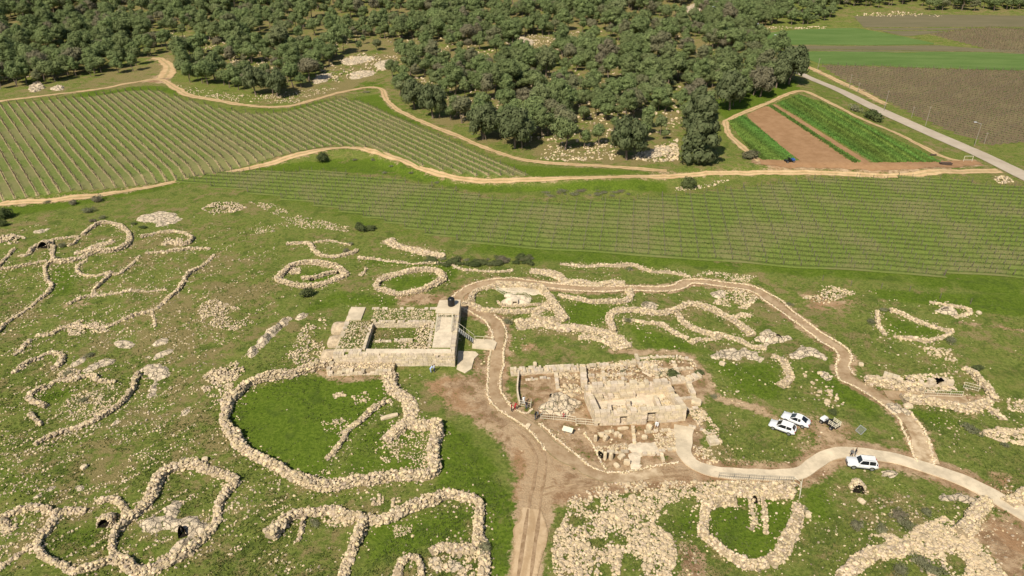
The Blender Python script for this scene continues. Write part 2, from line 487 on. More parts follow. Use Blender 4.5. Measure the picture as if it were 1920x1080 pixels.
CONC = [(1283, 800), (1280, 815), (1282, 832), (1283, 850), (1300, 870), (1340, 885), (1400, 890), (1460, 891), (1500, 887), (1525, 871), (1548, 856), (1580, 849),
        (1620, 851), (1680, 861), (1720, 872), (1780, 892), (1840, 918), (1920, 964), (1990, 1010)]
DRIVE = [(983, 1090), (990, 1040), (997, 990), (1002, 955)]
DRIVE_UP = [(1000, 970), (1005, 930), (1012, 895), (1015, 862), (1000, 830), (975, 805)]
DRIVE_R = [(1010, 925), (1060, 912), (1130, 903), (1200, 895), (1290, 886)]
DRIVE_M = [(1005, 930), (1015, 890), (1010, 850), (985, 810), (950, 780)]
PATH_W = [(857, 562), (885, 585), (912, 592), (931, 605), (936, 630), (934, 650), (931, 675), (929, 700), (926, 730), (933, 752), (958, 775), (990, 797), (1020, 825), (1050, 850), (1085, 872), (1130, 893), (1180, 895), (1240, 884)]
PATH_N = [(857, 565), (866, 551), (888, 538), (920, 529), (960, 527), (990, 530), (1025, 535), (1060, 539), (1100, 542), (1140, 542), (1180, 541), (1235, 542), (1265, 540), (1285, 531),
          (1310, 528), (1360, 535), (1397, 539), (1420, 546), (1440, 560), (1462, 573), (1485, 592), (1508, 608), (1530, 624), (1552, 642), (1575, 656), (1585, 672), (1580, 690), (1588, 710), (1610, 722), (1650, 745), (1680, 768), (1698, 785), (1712, 805), (1722, 825), (1730, 848), (1737, 868)]
PATH_T = [(1660, 740), (1690, 742), (1720, 743), (1770, 748), (1815, 752)]
THIN = [(1150, 660), (1200, 660), (1270, 663), (1295, 672), (1318, 697), (1345, 745), (1400, 760), (1440, 775)]
THIN_R = [(1795, 605), (1850, 611), (1920, 620)]

def W(line): return GP(line)[:, :2]

# soft ground masks: (name, pixel polygon or line, strength, softness in metres[, line radius])
MASK = []
def mp(a, poly, s=1.0, soft=2.0): MASK.append((a, 'p', poly, s, soft, 0))
def ml(a, line, r, s=1.0, soft=1.2): MASK.append((a, 'l', line, s, soft, r))
mp('a_dirt', [(790, 718), (830, 706), (870, 702), (912, 690), (915, 745), (935, 770), (1000, 810), (1060, 850), (1110, 880), (1200, 890), (1290, 874), (1350, 890), (1290, 898), (1180, 902), (1100, 916),
              (1045, 926), (1025, 940), (985, 930), (960, 890), (945, 850), (912, 812), (870, 785), (822, 752)], .74, 2.0)
mp('a_lush', [(880, 835), (905, 850), (930, 880), (905, 890)], .9, 1.5)
mp('a_dirt', [(1440, 782), (1500, 770), (1560, 778), (1605, 800), (1628, 838), (1590, 850), (1540, 852), (1510, 835), (1480, 815)], .62, 3)
mp('a_dirt', [(1850, 962), (1925, 985), (1925, 1085), (1885, 1085), (1850, 1030), (1815, 1005)], .95, 2)
mp('a_dirt', [(1272, 1025), (1300, 1015), (1325, 1040), (1325, 1085), (1275, 1085)], .9, 1.5)
mp('a_dirt', [(735, 552), (790, 548), (840, 552), (850, 575), (800, 574), (745, 572)], .75, 2)
mp('a_dirt', [(960, 692), (1090, 684), (1300, 668), (1345, 720), (1300, 785), (1335, 800), (1300, 855), (1200, 880), (1130, 884), (1060, 840), (1000, 790), (975, 760)], .72, 2)
mp('a_dirt', [(1490, 548), (1600, 552), (1625, 572), (1570, 590), (1510, 585)], .6, 4)
mp('a_dirt', [(1690, 736), (1800, 742), (1850, 742), (1838, 757), (1760, 754), (1690, 746)], 1, 1)
mp('a_dirt', [(860, 660), (905, 660), (912, 690), (900, 700), (860, 695)], .7, 1.5)
mp('a_dirt', [(1790, 770), (1840, 770), (1835, 785), (1790, 785)], .7, 2); mp('a_dirt', [(1855, 880), (1900, 895), (1905, 925), (1870, 915)], .8, 2)
mp('a_red', [(1845, 875), (1910, 890), (1910, 930), (1860, 920)], .5, 2)
mp('a_dirt', [(970, 640), (1010, 640), (1015, 658), (975, 660)], .65, 2); mp('a_red', [(970, 638), (1015, 638), (1015, 660), (970, 660)], .8, 2)
mp('a_red', [(890, 815), (930, 870), (960, 930), (1010, 940), (1100, 915), (1240, 892), (1320, 885), (1200, 905), (1080, 930), (960, 950), (905, 900)], .55, 4)
mp('a_dirt', [(560, 690), (620, 672), (640, 700), (730, 700), (760, 712), (640, 722), (590, 705)], .65, 1.5)
mp('a_dirt', [(95, 575), (150, 548), (190, 560), (150, 590)], .5, 3)
mp('a_dirt', [(1625, 870), (1700, 880), (1800, 905), (1860, 940), (1800, 940), (1700, 895)], .5, 2)
for l, r, s in ((CONC, 2.3, .75), (PATH_N, 1.8, .7), (PATH_W, 2.0, .75), (TRK_LOW, 1.5, .5), (TRK_UP, 1.6, .5), (TRK_HOOK, 3, .6), (DRIVE, 1.9, .7), (DRIVE_R, 2.5, .9), (DRIVE_M, 3.0, .7),
                (PLOT_TRK, 1.2, .5), (PLOT_FRONT, 2.5, .75), (THIN, .7, .75), (TRK_R, 1.5, .8), (THIN_R, .4, .7)):
    ml('a_dirt', l, r, s, 1.6)
ml('a_pale', DRIVE_UP, 1.9, 1, 2.0); ml('a_pale', DRIVE_R, 1.3, .6, 1.5); ml('a_pale', DRIVE, 2.6, 1, 1); ml('a_dirt', DRIVE_UP, 2.2, .9, 1.5); ml('a_pale', PATH_W[8:], 1.8, .8, 1.0); ml('a_pale', THIN, .6, .7, .6)
mp('a_pale', [(905, 795), (935, 790), (940, 812), (912, 815)], 1, 1)
mp('a_dirt', [(300, 135), (318, 140), (322, 158), (290, 156), (270, 153)], .9, 2)
for poly, s in (([(430, 765), (470, 735), (530, 712), (640, 705), (720, 712), (740, 750), (690, 785), (650, 830), (610, 870), (640, 905), (560, 885), (480, 840), (435, 805)], 1.0),
                ([(640, 850), (700, 790), (740, 770), (745, 800), (800, 810), (805, 880), (700, 890), (620, 890)], .55),
                ([(830, 790), (880, 815), (900, 880), (960, 930), (975, 980), (950, 1080), (920, 1080), (910, 960), (870, 925), (820, 930), (825, 860)], .85),
                ([(690, 985), (780, 965), (890, 955), (890, 1010), (760, 1040), (670, 1080)], .6),
                ([(1325, 965), (1400, 930), (1480, 930), (1490, 960), (1475, 1010), (1440, 1045), (1400, 1050), (1330, 1005)], .95),
                ([(565, 505), (640, 505), (630, 530), (560, 530)], .6), ([(730, 520), (815, 515), (810, 538), (740, 545)], .8),
                ([(1640, 545), (1800, 552), (1925, 555), (1925, 592), (1760, 575), (1650, 558)], 1.0),
                ([(640, 545), (720, 560), (760, 558), (735, 575), (640, 575), (560, 590), (590, 560)], .6),
                ([(650, 480), (860, 500), (840, 545), (820, 500), (700, 495)], .8), ([(1100, 560), (1150, 580), (1140, 600), (1070, 610), (1060, 580)], .8),
                ([(1180, 610), (1290, 640), (1330, 660), (1200, 655)], .8), ([(1330, 680), (1460, 680), (1470, 750), (1380, 740)], .7),
                ([(1500, 680), (1560, 700), (1640, 760), (1650, 790), (1560, 750)], .7), ([(1660, 590), (1760, 620), (1750, 635), (1670, 625)], .7),
                ([(900, 440), (1440, 475), (1920, 520), (1925, 560), (1440, 512), (1000, 490), (880, 470)], .6),
                ([(440, 350), (600, 380), (800, 435), (860, 470), (780, 455), (640, 415), (480, 375)], .35),
                ([(0, 378), (230, 350), (420, 315), (600, 300), (700, 295), (850, 345), (1000, 350), (1250, 342), (1250, 360), (900, 360), (740, 330), (600, 318), (420, 330), (150, 385), (0, 410)], .9),
                ([(985, 312), (1250, 325), (1000, 331), (925, 300)], 1.0), ([(150, 175), (250, 162), (300, 160), (400, 200), (520, 210), (640, 180), (560, 205), (430, 205), (290, 168), (150, 184)], .8),
                ([(690, 150), (722, 145), (720, 165), (640, 175)], 1.0), ([(650, 185), (715, 175), (740, 210), (820, 245), (760, 228)], .7),
                ([(1330, 190), (1490, 150), (1500, 165), (1440, 190), (1365, 225)], 1.0), ([(1500, 130), (1720, 235), (1700, 245), (1540, 180)], .2),
                ([(90, 500), (140, 500), (150, 550), (95, 560)], .5), ([(870, 800), (940, 840), (930, 890), (880, 850)], .5),
                ([(1240, 968), (1315, 960), (1312, 1005), (1270, 1010)], .8), ([(1500, 900), (1560, 900), (1570, 1000), (1510, 1010)], .5),
                ([(1690, 770), (1760, 775), (1830, 785), (1760, 800)], .8), ([(60, 740), (170, 715), (160, 730), (90, 755)], .8), ([(90, 990), (200, 985), (205, 1040), (120, 1045)], .5),
                ([(230, 1010), (290, 1010), (290, 1060), (235, 1050)], .6), ([(0, 880), (70, 890), (60, 930), (0, 940)], .6)):
    mp('a_lush', poly, s, 2.0)
for poly, s in (([(-20, 430), (300, 430), (560, 560), (480, 700), (410, 760), (480, 900), (500, 1080), (-20, 1080)], .16), ([(1100, 780), (1560, 700), (1700, 900), (1560, 1080), (1240, 1080)], .08), ([(100, 830), (400, 740), (500, 900), (480, 1080), (250, 900)], .22), ([(0, 520), (100, 560), (60, 640), (0, 650)], .35), ([(100, 540), (200, 530), (180, 590), (80, 600)], .25),
                ([(1560, 930), (1660, 950), (1640, 1030), (1500, 1060), (1530, 980)], .35), ([(1300, 800), (1470, 790), (1520, 850), (1340, 870)], .2), ([(480, 900), (640, 930), (700, 950), (520, 1000)], .3),
                ([(940, 60), (1080, 80), (1080, 110), (990, 120)], .8), ([(1140, 90), (1170, 90), (1170, 200), (1140, 190)], .6), ([(0, 130), (330, 90), (330, 160), (0, 190)], .35), ([(480, 150), (700, 130), (850, 230), (1340, 290), (1250, 315), (1000, 300), (700, 170), (500, 195)], .45),
                ([(1420, 330), (1920, 340), (1920, 345), (1300, 355)], .2), ([(1700, 650), (1900, 640), (1920, 700), (1750, 700)], .1), ([(-300, -30), (1420, -30), (1470, 90), (1480, 140), (1330, 190), (1320, 280), (1180, 290), (960, 265), (740, 160), (600, 130), (500, 160), (340, 130), (280, 110), (0, 150), (-300, 140)], .42),
                ([(1590, 20), (1920, 25), (1920, 40), (1600, 40)], .2)):
    mp('a_dry', poly, s, 6.0)

# ------------------------------------------------------------------ ground
def build_ground():
    def axis(parts):
        o = []
        for a, b, s in parts: o.append(np.arange(a, b - 1e-6, s))
        o.append([parts[-1][1]])
        return np.concatenate(o)
    xs = axis([(-4000, -800, 400), (-800, -360, 20), (-360, -130, 4), (-130, 130, .65), (130, 360, 4), (360, 800, 20), (800, 4000, 400)])
    ys = axis([(-300, 0, 50), (0, 44, 4), (44, 178, .65), (178, 300, 1.6), (300, 560, 4), (560, 900, 20), (900, 7000, 600)])
    X, Y = np.meshgrid(xs, ys)
    x, y = X.ravel(), Y.ravel()
    Z = hgt(x, y)
    ny, nx = X.shape
    i = np.arange((ny - 1) * (nx - 1)); r, c = i // (nx - 1), i % (nx - 1)
    a = r * nx + c
    b = B().add(np.stack([x, y, Z], -1), np.stack([a, a + 1, a + 1 + nx, a + nx], -1))
    o = b.build('ground', M['ground'], smooth=True)
    at = {k: np.zeros(len(x)) for k in ('a_dirt', 'a_lush', 'a_dry', 'a_red', 'a_pale')}
    for name, kind, pts, s, soft, rad in MASK:
        w = W(pts)
        lo = w.min(0) - soft * 2 - rad; hi = w.max(0) + soft * 2 + rad
        k = np.nonzero((x > lo[0]) & (x < hi[0]) & (y > lo[1]) & (y < hi[1]))[0]
        if len(k) == 0: continue
        if kind == 'p':
            d = segdist(x[k], y[k], w, True) * np.where(inside(x[k], y[k], w), 1, -1)
            v = sstep(-soft, soft, d)
        else:
            d = segdist(x[k], y[k], smooth_line(w, 1.5))
            v = 1 - sstep(rad - soft * .5, rad + soft, d)
        at[name][k] = np.maximum(at[name][k], v * s)
    for n_, v in at.items():
        o.data.attributes.new(n_, 'FLOAT', 'POINT').data.foreach_set('value', v.astype(np.float32))
    return tag(o, kind='structure')
ground = build_ground()

def ribbon(name, px, width, mat, lift=.06, step=.7, rag=.25, kind='structure', across=6, seed=3, thick=0.0):
    L = smooth_line(W(px), step)
    T, Nn = normals2(L)
    n = len(L)
    wd = np.interp(np.linspace(0, 1, n), np.linspace(0, 1, len(width)), width) if isinstance(width, (list, tuple)) else np.full(n, width)
    s = np.arange(n) * step
    rag = rag * np.clip(wd / 2.5, .15, 1)
    lw = wd / 2 + (vnoise(s, s * 0, 1.7, seed) - .5) * 2 * rag + (vnoise(s, s * 0, 6, seed + 5) - .5) * 2 * rag
    rw = wd / 2 + (vnoise(s, s * 0, 1.7, seed + 1) - .5) * 2 * rag + (vnoise(s, s * 0, 6, seed + 6) - .5) * 2 * rag
    k = across + 1
    u = np.linspace(0, 1, k)
    off = -rw[:, None] * (1 - u) + lw[:, None] * u
    P = L[:, None, :] + Nn[:, None, :] * off[:, :, None]
    Z = hgt(P[..., 0], P[..., 1]) + lift
    V = np.concatenate([P, Z[..., None]], -1).reshape(-1, 3)
    i = np.arange((n - 1) * across); r, c = i // across, i % across
    a = r * k + c
    b = B().add(V, np.stack([a, a + 1, a + 1 + k, a + k], -1)[:, ::-1])
    if thick:                                             # a kerb down each side
        for cc in (0, k - 1):
            e = V.reshape(n, k, 3)[:, cc]
            E2 = e - np.array([0, 0, thick])
            j = np.arange(n - 1)
            b.add(np.concatenate([e, E2]), np.stack([j, j + 1, j + 1 + n, j + n], -1))
    o = b.build(name, mat)
    uu = np.tile(u, n)
    vv = np.repeat(np.linspace(0, 1, n), k)
    if thick: vv = np.concatenate([vv, np.zeros(4 * n)])
    o.data.attributes.new('v', 'FLOAT', 'POINT').data.foreach_set('value', vv.astype(np.float32))
    if thick: uu = np.concatenate([uu, np.full(4 * n, .25)])
    o.data.attributes.new('u', 'FLOAT', 'POINT').data.foreach_set('value', uu.astype(np.float32))
    return tag(o, kind=kind)

ribbon('dirt_track', TRK_LOW, [3.4, 1.9, 1.7, 1.7, 1.9, 2.0, 1.9, 1.7, 1.6], M['track'], .06, 1.2, .3, seed=3)
ribbon('dirt_track', TRK_UP, [2.2, 2.1, 3.0, 2.1, 1.8, 1.9, 1.9, 1.9], M['track'], .085, 1.2, .35, seed=9)
ribbon('dirt_track', TRK_HOOK, [3.0, 4.5, 6.5], M['track'], .105, 1.2, .4, seed=12)
ribbon('road', ROAD, [4.6, 4.8, 5.2, 5.4], M['road'], .12, 2.0, .06, seed=15)
ribbon('dirt_track', TRK_R, 2.6, M['track'], .07, 1.2, .3, seed=18)
ribbon('dirt_track', PLOT_TRK, 2.0, M['track'], .07, 1.2, .3, seed=21)
ribbon('dirt_track', PLOT_FRONT, 4.0, M['soil'], .09, 1.2, .4, seed=22)
ribbon('dirt_drive', DRIVE, [3.7, 3.9, 3.7, 2.4], M['drive'], .08, .6, .3, seed=24)
for _i, (_l, _dx, _dy) in enumerate([(DRIVE_UP, -9, 0), (DRIVE_UP, 9, 2), (DRIVE_R, 0, -5), (DRIVE_R, 0, 5), (DRIVE, -12, 0), (DRIVE, 11, 0)]):
    ribbon('wheel_rut', [(a + _dx, c + _dy) for a, c in _l], [.25, .45, .3, .5, .2], M['rut'], .10 if _l is DRIVE else .05, .5, .5, seed=60 + _i, across=3)
ribbon('site_path', PATH_N, 2.3, M['path'], .07, .6, .34, seed=30)
ribbon('site_path', PATH_W, [2.5, 2.5, 2.5, 2.5, 2.4, 2.2, 1.5], M['path'], .095, .6, .2, seed=33)
ribbon('site_path', PATH_T, [2.6, 2.2, 2.6], M['path'], .115, .6, .2, seed=36)
ribbon('concrete_path', CONC, [2.8, 2.0, 1.9, 1.9, 2.0, 2.2, 2.4, 2.6], M['concrete'], .16, .6, .10, seed=39, thick=.4)

# ------------------------------------------------------------------ field sheets (world polygons scanned in strips)
def spans(poly, v, ):
    """x-intervals of a polygon (in its local frame) on the line y = v"""
    xs = []
    for i in range(len(poly)):
        (x0, y0), (x1, y1) = poly[i], poly[(i + 1) % len(poly)]
        if (y0 > v) != (y1 > v): xs.append(x0 + (x1 - x0) * (v - y0) / (y1 - y0))
    xs.sort()
    return list(zip(xs[::2], xs[1::2]))

def frame(poly_px, ang):
    w = W(poly_px)
    o = w.mean(0)
    c, s = math.cos(ang), math.sin(ang)
    d = w - o
    return o, np.stack([d[:, 0] * c + d[:, 1] * s, -d[:, 0] * s + d[:, 1] * c], -1)

def to_world(o, ang, lx, ly):
    c, s = math.cos(ang), math.sin(ang)
    return o[0] + lx * c - ly * s, o[1] + lx * s + ly * c

def sheet(name, poly_px, ang_deg, strip, mat, lift=.05, along=3.0, comb=False, kind='structure'):
    """comb: every strip is cut square at its own ends, like the ends of vine rows"""
    ang = math.radians(ang_deg)
    o, P = frame(poly_px, ang)
    b = B()
    k0, k1 = int(math.floor(P[:, 1].min() / strip)), int(math.ceil(P[:, 1].max() / strip))
    rows = []
    for k in range(k0, k1 + 1):
        if comb:
            sp = [(a, c) for a, c in spans(P, k * strip) if c - a > 4]
            rows.append((k, sp))
            for a, c in sp:
                n = max(1, int((c - a) / along)); t = np.linspace(a, c, n + 1)
                for y0, y1 in (((k - .5) * strip, (k + .5) * strip),):
                    lx = np.concatenate([t, t]); ly = np.concatenate([np.full(n + 1, y0), np.full(n + 1, y1)])
                    x, y = to_world(o, ang, lx, ly)
                    j = np.arange(n)
                    b.add(np.stack([lx, ly, hgt(x, y) + lift], -1), np.stack([j, j + 1, j + 2 + n, j + 1 + n], -1))
        else:
            sa, sc = spans(P, k * strip + 1e-3), spans(P, (k + 1) * strip - 1e-3)
            if len(sa) != len(sc): continue
            for (a, c), (a2, c2) in zip(sa, sc):
                n = max(1, int(max(c - a, c2 - a2) / along)); t = np.linspace(0, 1, n + 1)
                lx = np.concatenate([a + (c - a) * t, a2 + (c2 - a2) * t])
                ly = np.concatenate([np.full(n + 1, k * strip), np.full(n + 1, (k + 1) * strip)])
                x, y = to_world(o, ang, lx, ly)
                j = np.arange(n)
                b.add(np.stack([lx, ly, hgt(x, y) + lift], -1), np.stack([j, j + 1, j + 2 + n, j + 1 + n], -1))
    ob = b.build(name, mat)
    ob.location = (o[0], o[1], 0); ob.rotation_euler = (0, 0, ang)
    tag(ob, kind=kind)
    return ob, o, ang, rows

V1 = [(-40, 200), (0, 197), (100, 187), (180, 180), (240, 171), (290, 169), (330, 182), (400, 201), (470, 214), (530, 212), (590, 196), (640, 185), (680, 191), (760, 227), (850, 264), (930, 300), (1000, 330),
      (880, 330), (800, 313), (740, 291), (690, 276), (620, 273), (500, 296), (400, 314), (300, 331), (200, 347), (100, 361), (0, 376), (-40, 382)]
V2 = [(330, 338), (420, 322), (600, 321), (750, 338), (830, 353), (900, 368), (1060, 378), (1200, 373), (1300, 364), (1400, 352), (1520, 336), (1700, 333), (1960, 350), (1960, 531), (1700, 511), (1400, 489), (1100, 474), (900, 460),
      (800, 438), (700, 409), (600, 385), (480, 363), (400, 350)]
V3 = [(1540, 122), (1700, 127), (1990, 134), (1990, 262), (1900, 268), (1860, 272), (1800, 254), (1730, 223), (1640, 178), (1570, 143)]
V4 = [(1745, 64), (1830, 52), (1990, 58), (1990, 108), (1850, 92)]
SP1, SP2, SP3 = 2.35, 2.3, 2.5
g1 = vine_ground('vineyard_floor_a', (.42, .30, .18), (.095, .132, .026), (.172, .195, .056), SP1, .11, .6)
g2 = vine_ground('vineyard_floor_b', (.075, .098, .020), (.120, .165, .030), (.178, .210, .050), SP2, .14, .75)
g3 = vine_ground('vineyard_floor_c', (.180, .128, .078), (.118, .112, .050), (.165, .135, .074), SP3, .30, .85)
s1 = sheet('vineyard_ground', V1, -51, SP1, g1, .10, 1.5, True)
s2 = sheet('vineyard_ground', V2, -9.2, SP2, g2, .08, 2, True)
s3 = sheet('vineyard_ground', V3, -50, SP3, g3, .05, 4, True)
s4 = sheet('vineyard_ground', V4, -14, SP3, g3, .05, 4, True)

def field_mat(name, a, c, scale=.25, stretch=6.0):
    m, nt, b = nodes_of(name, .95, .05); n = N(nt)
    mp_ = nt.nodes.new("ShaderNodeMapping"); mp_.inputs["Scale"].default_value = (1 / stretch, 1, 1)
    n.lk(n.coord(), mp_.inputs[0])
    f = n.noise(mp_.outputs[0], scale, 5, .6); g = n.noise(n.coord(), 1.8, 4, .7)
    k = n.mix(n.ramp(f, .3, .7), a, c)
    k = n.mix(n.math('MULTIPLY', n.ramp(g, .5, .75), .5), k, tuple(x * .6 for x in a))
    n.lk(k, b.inputs["Base Color"]); n.bump(g, b, .6, .2)
    return m
M['f_green'] = field_mat('young_crop', (.085, .140, .035), (.120, .175, .050))
M['f_green2'] = field_mat('leafy_crop', (.075, .150, .028), (.130, .215, .050), .5, 8)
M['f_olive'] = field_mat('fallow', (.135, .12, .065), (.165, .14, .08))
sheet('crop_field', [(1418, 62), (1500, 55), (1600, 52), (1700, 70), (1760, 83), (1600, 85), (1480, 84), (1425, 74)], 0, 2, M['f_green'], .05)
sheet('crop_field', [(1490, 95), (1600, 97), (1850, 98), (1990, 104), (1990, 134), (1700, 126), (1540, 121), (1505, 108)], 0, 2, M['f_green'], .045)
sheet('fallow_field', [(1462, 85), (1600, 86), (1760, 85), (1850, 92), (1990, 96), (1990, 104), (1850, 98), (1600, 97), (1480, 94)], 0, 1, M['f_olive'], .055)
sheet('fallow_field', [(1600, 30), (1760, 27), (1990, 30), (1990, 57), (1830, 51), (1745, 63), (1700, 69), (1620, 52)], 0, 2, M['f_olive'], .05)
sheet('ploughed_plot', [(1397, 216), (1438, 198), (1610, 305), (1500, 306)], -84, 1.2, M['soil'], .06)
sheet('ploughed_plot', [(1446, 197), (1453, 195), (1632, 305), (1618, 306)], -84, .6, M['soil'], .06)
sheet('crop_plot', [(1367, 228), (1394, 217), (1490, 298), (1428, 300), (1400, 272)], -84, 1.2, M['f_green2'], .06)
sheet('crop_plot', [(1456, 194), (1498, 178), (1540, 192), (1762, 304), (1640, 305)], -84, 1.2, M['f_green2'], .06)
# ------------------------------------------------------------------ stones
def ico(sub=0):
    t = (1 + 5 ** .5) / 2
    V = np.array([(-1, t, 0), (1, t, 0), (-1, -t, 0), (1, -t, 0), (0, -1, t), (0, 1, t), (0, -1, -t), (0, 1, -t), (t, 0, -1), (t, 0, 1), (-t, 0, -1), (-t, 0, 1)], float)
    V /= np.linalg.norm(V[0])
    F = [(0, 11, 5), (0, 5, 1), (0, 1, 7), (0, 7, 10), (0, 10, 11), (1, 5, 9), (5, 11, 4), (11, 10, 2), (10, 7, 6), (7, 1, 8), (3, 9, 4), (3, 4, 2), (3, 2, 6), (3, 6, 8), (3, 8, 9), (4, 9, 5), (2, 4, 11), (6, 2, 10), (8, 6, 7), (9, 8, 1)]
    for _ in range(sub):
        V = list(map(tuple, V)); c = {}; F2 = []
        def mid(a, b):
            k = (min(a, b), max(a, b))
            if k not in c:
                m = (np.array(V[a]) + np.array(V[b])) / 2; V.append(tuple(m / np.linalg.norm(m))); c[k] = len(V) - 1
            return c[k]
        for a, b, d in F:
            x, y, z = mid(a, b), mid(b, d), mid(d, a)
            F2 += [(a, x, z), (b, y, x), (d, z, y), (x, y, z)]
        F = F2; V = np.array(V)
    return np.array(V), np.array(F)
ICO0, ICO1, ICO2 = ico(0), ico(1), ico(2)

def templates(base, n, seed, blocky=.5):
    r = np.random.default_rng(seed); out = []
    for _ in range(n):
        V = base[0].copy()
        m = np.abs(V).max(1)[:, None]
        V = V * (1 - blocky) + V / m * blocky * .85
        V *= r.uniform(.80, 1.16, (len(V), 1))
        out.append(V)
    return out
ST_LO = templates(ICO0, 14, 5, .85)
ST_HI = templates(ICO1, 8, 6, .8)

def stones(b, P, size, flatz=.72, tmpl=ST_LO, faces=ICO0[1], tone=.18, seed=1, grey=.28, yaw=None, elong=.35):
    """add one stone at every point P; size = array of radii"""
    r = np.random.default_rng(seed)
    n = len(P)
    if n == 0: return b
    size = np.broadcast_to(np.asarray(size, float), (n,))
    k = r.integers(0, len(tmpl), n)
    T = np.stack(tmpl)[k]
    sx = size * r.uniform(1 - elong * .5, 1 + elong, n); sy = size * r.uniform(1 - elong, 1 + elong * .4, n); sz = size * flatz * r.uniform(.75, 1.2, n)
    T = T * np.stack([sx, sy, sz], -1)[:, None, :]
    a = r.uniform(0, 2 * PI, n) if yaw is None else np.asarray(yaw) + r.normal(0, .25, n)
    tx, ty = r.normal(0, .22, n), r.normal(0, .22, n)
    c, s = np.cos(tx)[:, None], np.sin(tx)[:, None]
    y, z = T[..., 1] * c - T[..., 2] * s, T[..., 1] * s + T[..., 2] * c
    T = np.stack([T[..., 0], y, z], -1)
    c, s = np.cos(ty)[:, None], np.sin(ty)[:, None]
    x, z = T[..., 0] * c + T[..., 2] * s, -T[..., 0] * s + T[..., 2] * c
    T = np.stack([x, T[..., 1], z], -1)
    c, s = np.cos(a)[:, None], np.sin(a)[:, None]
    T = np.stack([T[..., 0] * c - T[..., 1] * s, T[..., 0] * s + T[..., 1] * c, T[..., 2]], -1)
    V = T + np.asarray(P)[:, None, :]
    br = r.uniform(1 - tone * 1.6, 1 + tone, n)
    g = np.where(r.random(n) < grey, r.uniform(.55, .95, n), 1.0)
    C = np.stack([br * g, br * g * r.uniform(.97, 1.02, n), br * g * r.uniform(.86, 1.06, n) * np.where(g < 1, 1.06, 1)], -1)
    m = T.shape[1]
    F = faces[None] + (np.arange(n) * m)[:, None, None]
    return b.add(V.reshape(-1, 3), F.reshape(-1, 3), np.repeat(C, m, 0))

WALL_LINES = []
_wseed = [100]
def wall_geo(L, w, h, size=.30, seed=0, ruin=.45, cover=1.0, closed=False):
    """core + stones of a dry stone wall along the world line L"""
    r = np.random.default_rng(seed)
    n = len(L); T, Nn = normals2(L)
    s = np.concatenate([[0], np.cumsum(np.hypot(*np.diff(L, axis=0).T))])
    hv = h * np.clip(1 - ruin + ruin * (2.3 * vnoise(s, s * 0 + seed, 3.0, seed) - .45), .14, 1.2)
    wv = w * (.65 + .7 * vnoise(s, s * 0 + seed, 4.5, seed + 3))
    z0 = hgt(L[:, 0], L[:, 1])
    prof = [(-.5, -.3), (-.47, .25), (-.33, .80), (0, .86), (.33, .80), (.47, .25), (.5, -.3)]
    R = []
    for a, c in prof:
        q = L + Nn * (wv * a * .92)[:, None]
        R.append(np.stack([q[:, 0], q[:, 1], z0 + np.where(c > 0, hv * c * .94, c)], -1))
    R = np.stack(R, 1)
    k = len(prof); i = np.arange((n - 1) * (k - 1)); rr, cc = i // (k - 1), i % (k - 1); a = rr * k + cc
    core = B().add(R.reshape(-1, 3), np.stack([a, a + 1, a + 1 + k, a + k], -1)[:, ::-1])
    for e in (0, n - 1):
        core.add(R[e], [(0, 1, 5, 6), (1, 2, 4, 5)] if e else [(6, 5, 1, 0), (5, 4, 2, 1)])
        core.add(R[e], [(2, 3, 4)] if e else [(4, 3, 2)])
    L_tot = s[-1]
    per = 2 * h * .9 + w
    m = int(L_tot * per / (size * size * 2.6) * cover * (1.6 if w > 1.6 else 1.2))
    u = r.uniform(0, L_tot, m)
    q = r.uniform(0, per, m)
    hi = np.interp(u, s, hv); wi = np.interp(u, s, wv)
    side = np.where(q < h * .9, -1, np.where(q > h * .9 + w, 1, 0))
    lat = np.where(side == 0, r.uniform(-.36, .36, m), side * .46)
    zz = np.where(side == 0, .93, r.uniform(.08, .82, m))
    lat = np.where(side != 0, np.sign(lat) * (.5 - .16 * zz), lat)
    lx = np.interp(u, s, L[:, 0]) + np.interp(u, s, Nn[:, 0]) * lat * wi
    ly = np.interp(u, s, L[:, 1]) + np.interp(u, s, Nn[:, 1]) * lat * wi
    P = np.stack([lx, ly, hgt(lx, ly) + zz * hi + r.normal(0, .03, m)], -1)
    sz = size * np.clip(np.exp(r.normal(-.1, .36, m)), .45, 2.1)
    st = stones(B(), P, sz, seed=seed + 1)
    # a few stones fallen beside the wall
    f = int(L_tot * 4.5)
    u = r.uniform(0, L_tot, f); off = (wi.mean() / 2 + np.abs(r.normal(.2, .65, f))) * np.where(r.random(f) < .5, -1, 1)
    lx = np.interp(u, s, L[:, 0]) + np.interp(u, s, Nn[:, 0]) * off; ly = np.interp(u, s, L[:, 1]) + np.interp(u, s, Nn[:, 1]) * off
    fs = size * r.uniform(.3, .95, f)
    stones(st, np.stack([lx, ly, hgt(lx, ly) + fs * .3], -1), fs, seed=seed + 2)
    return core, st

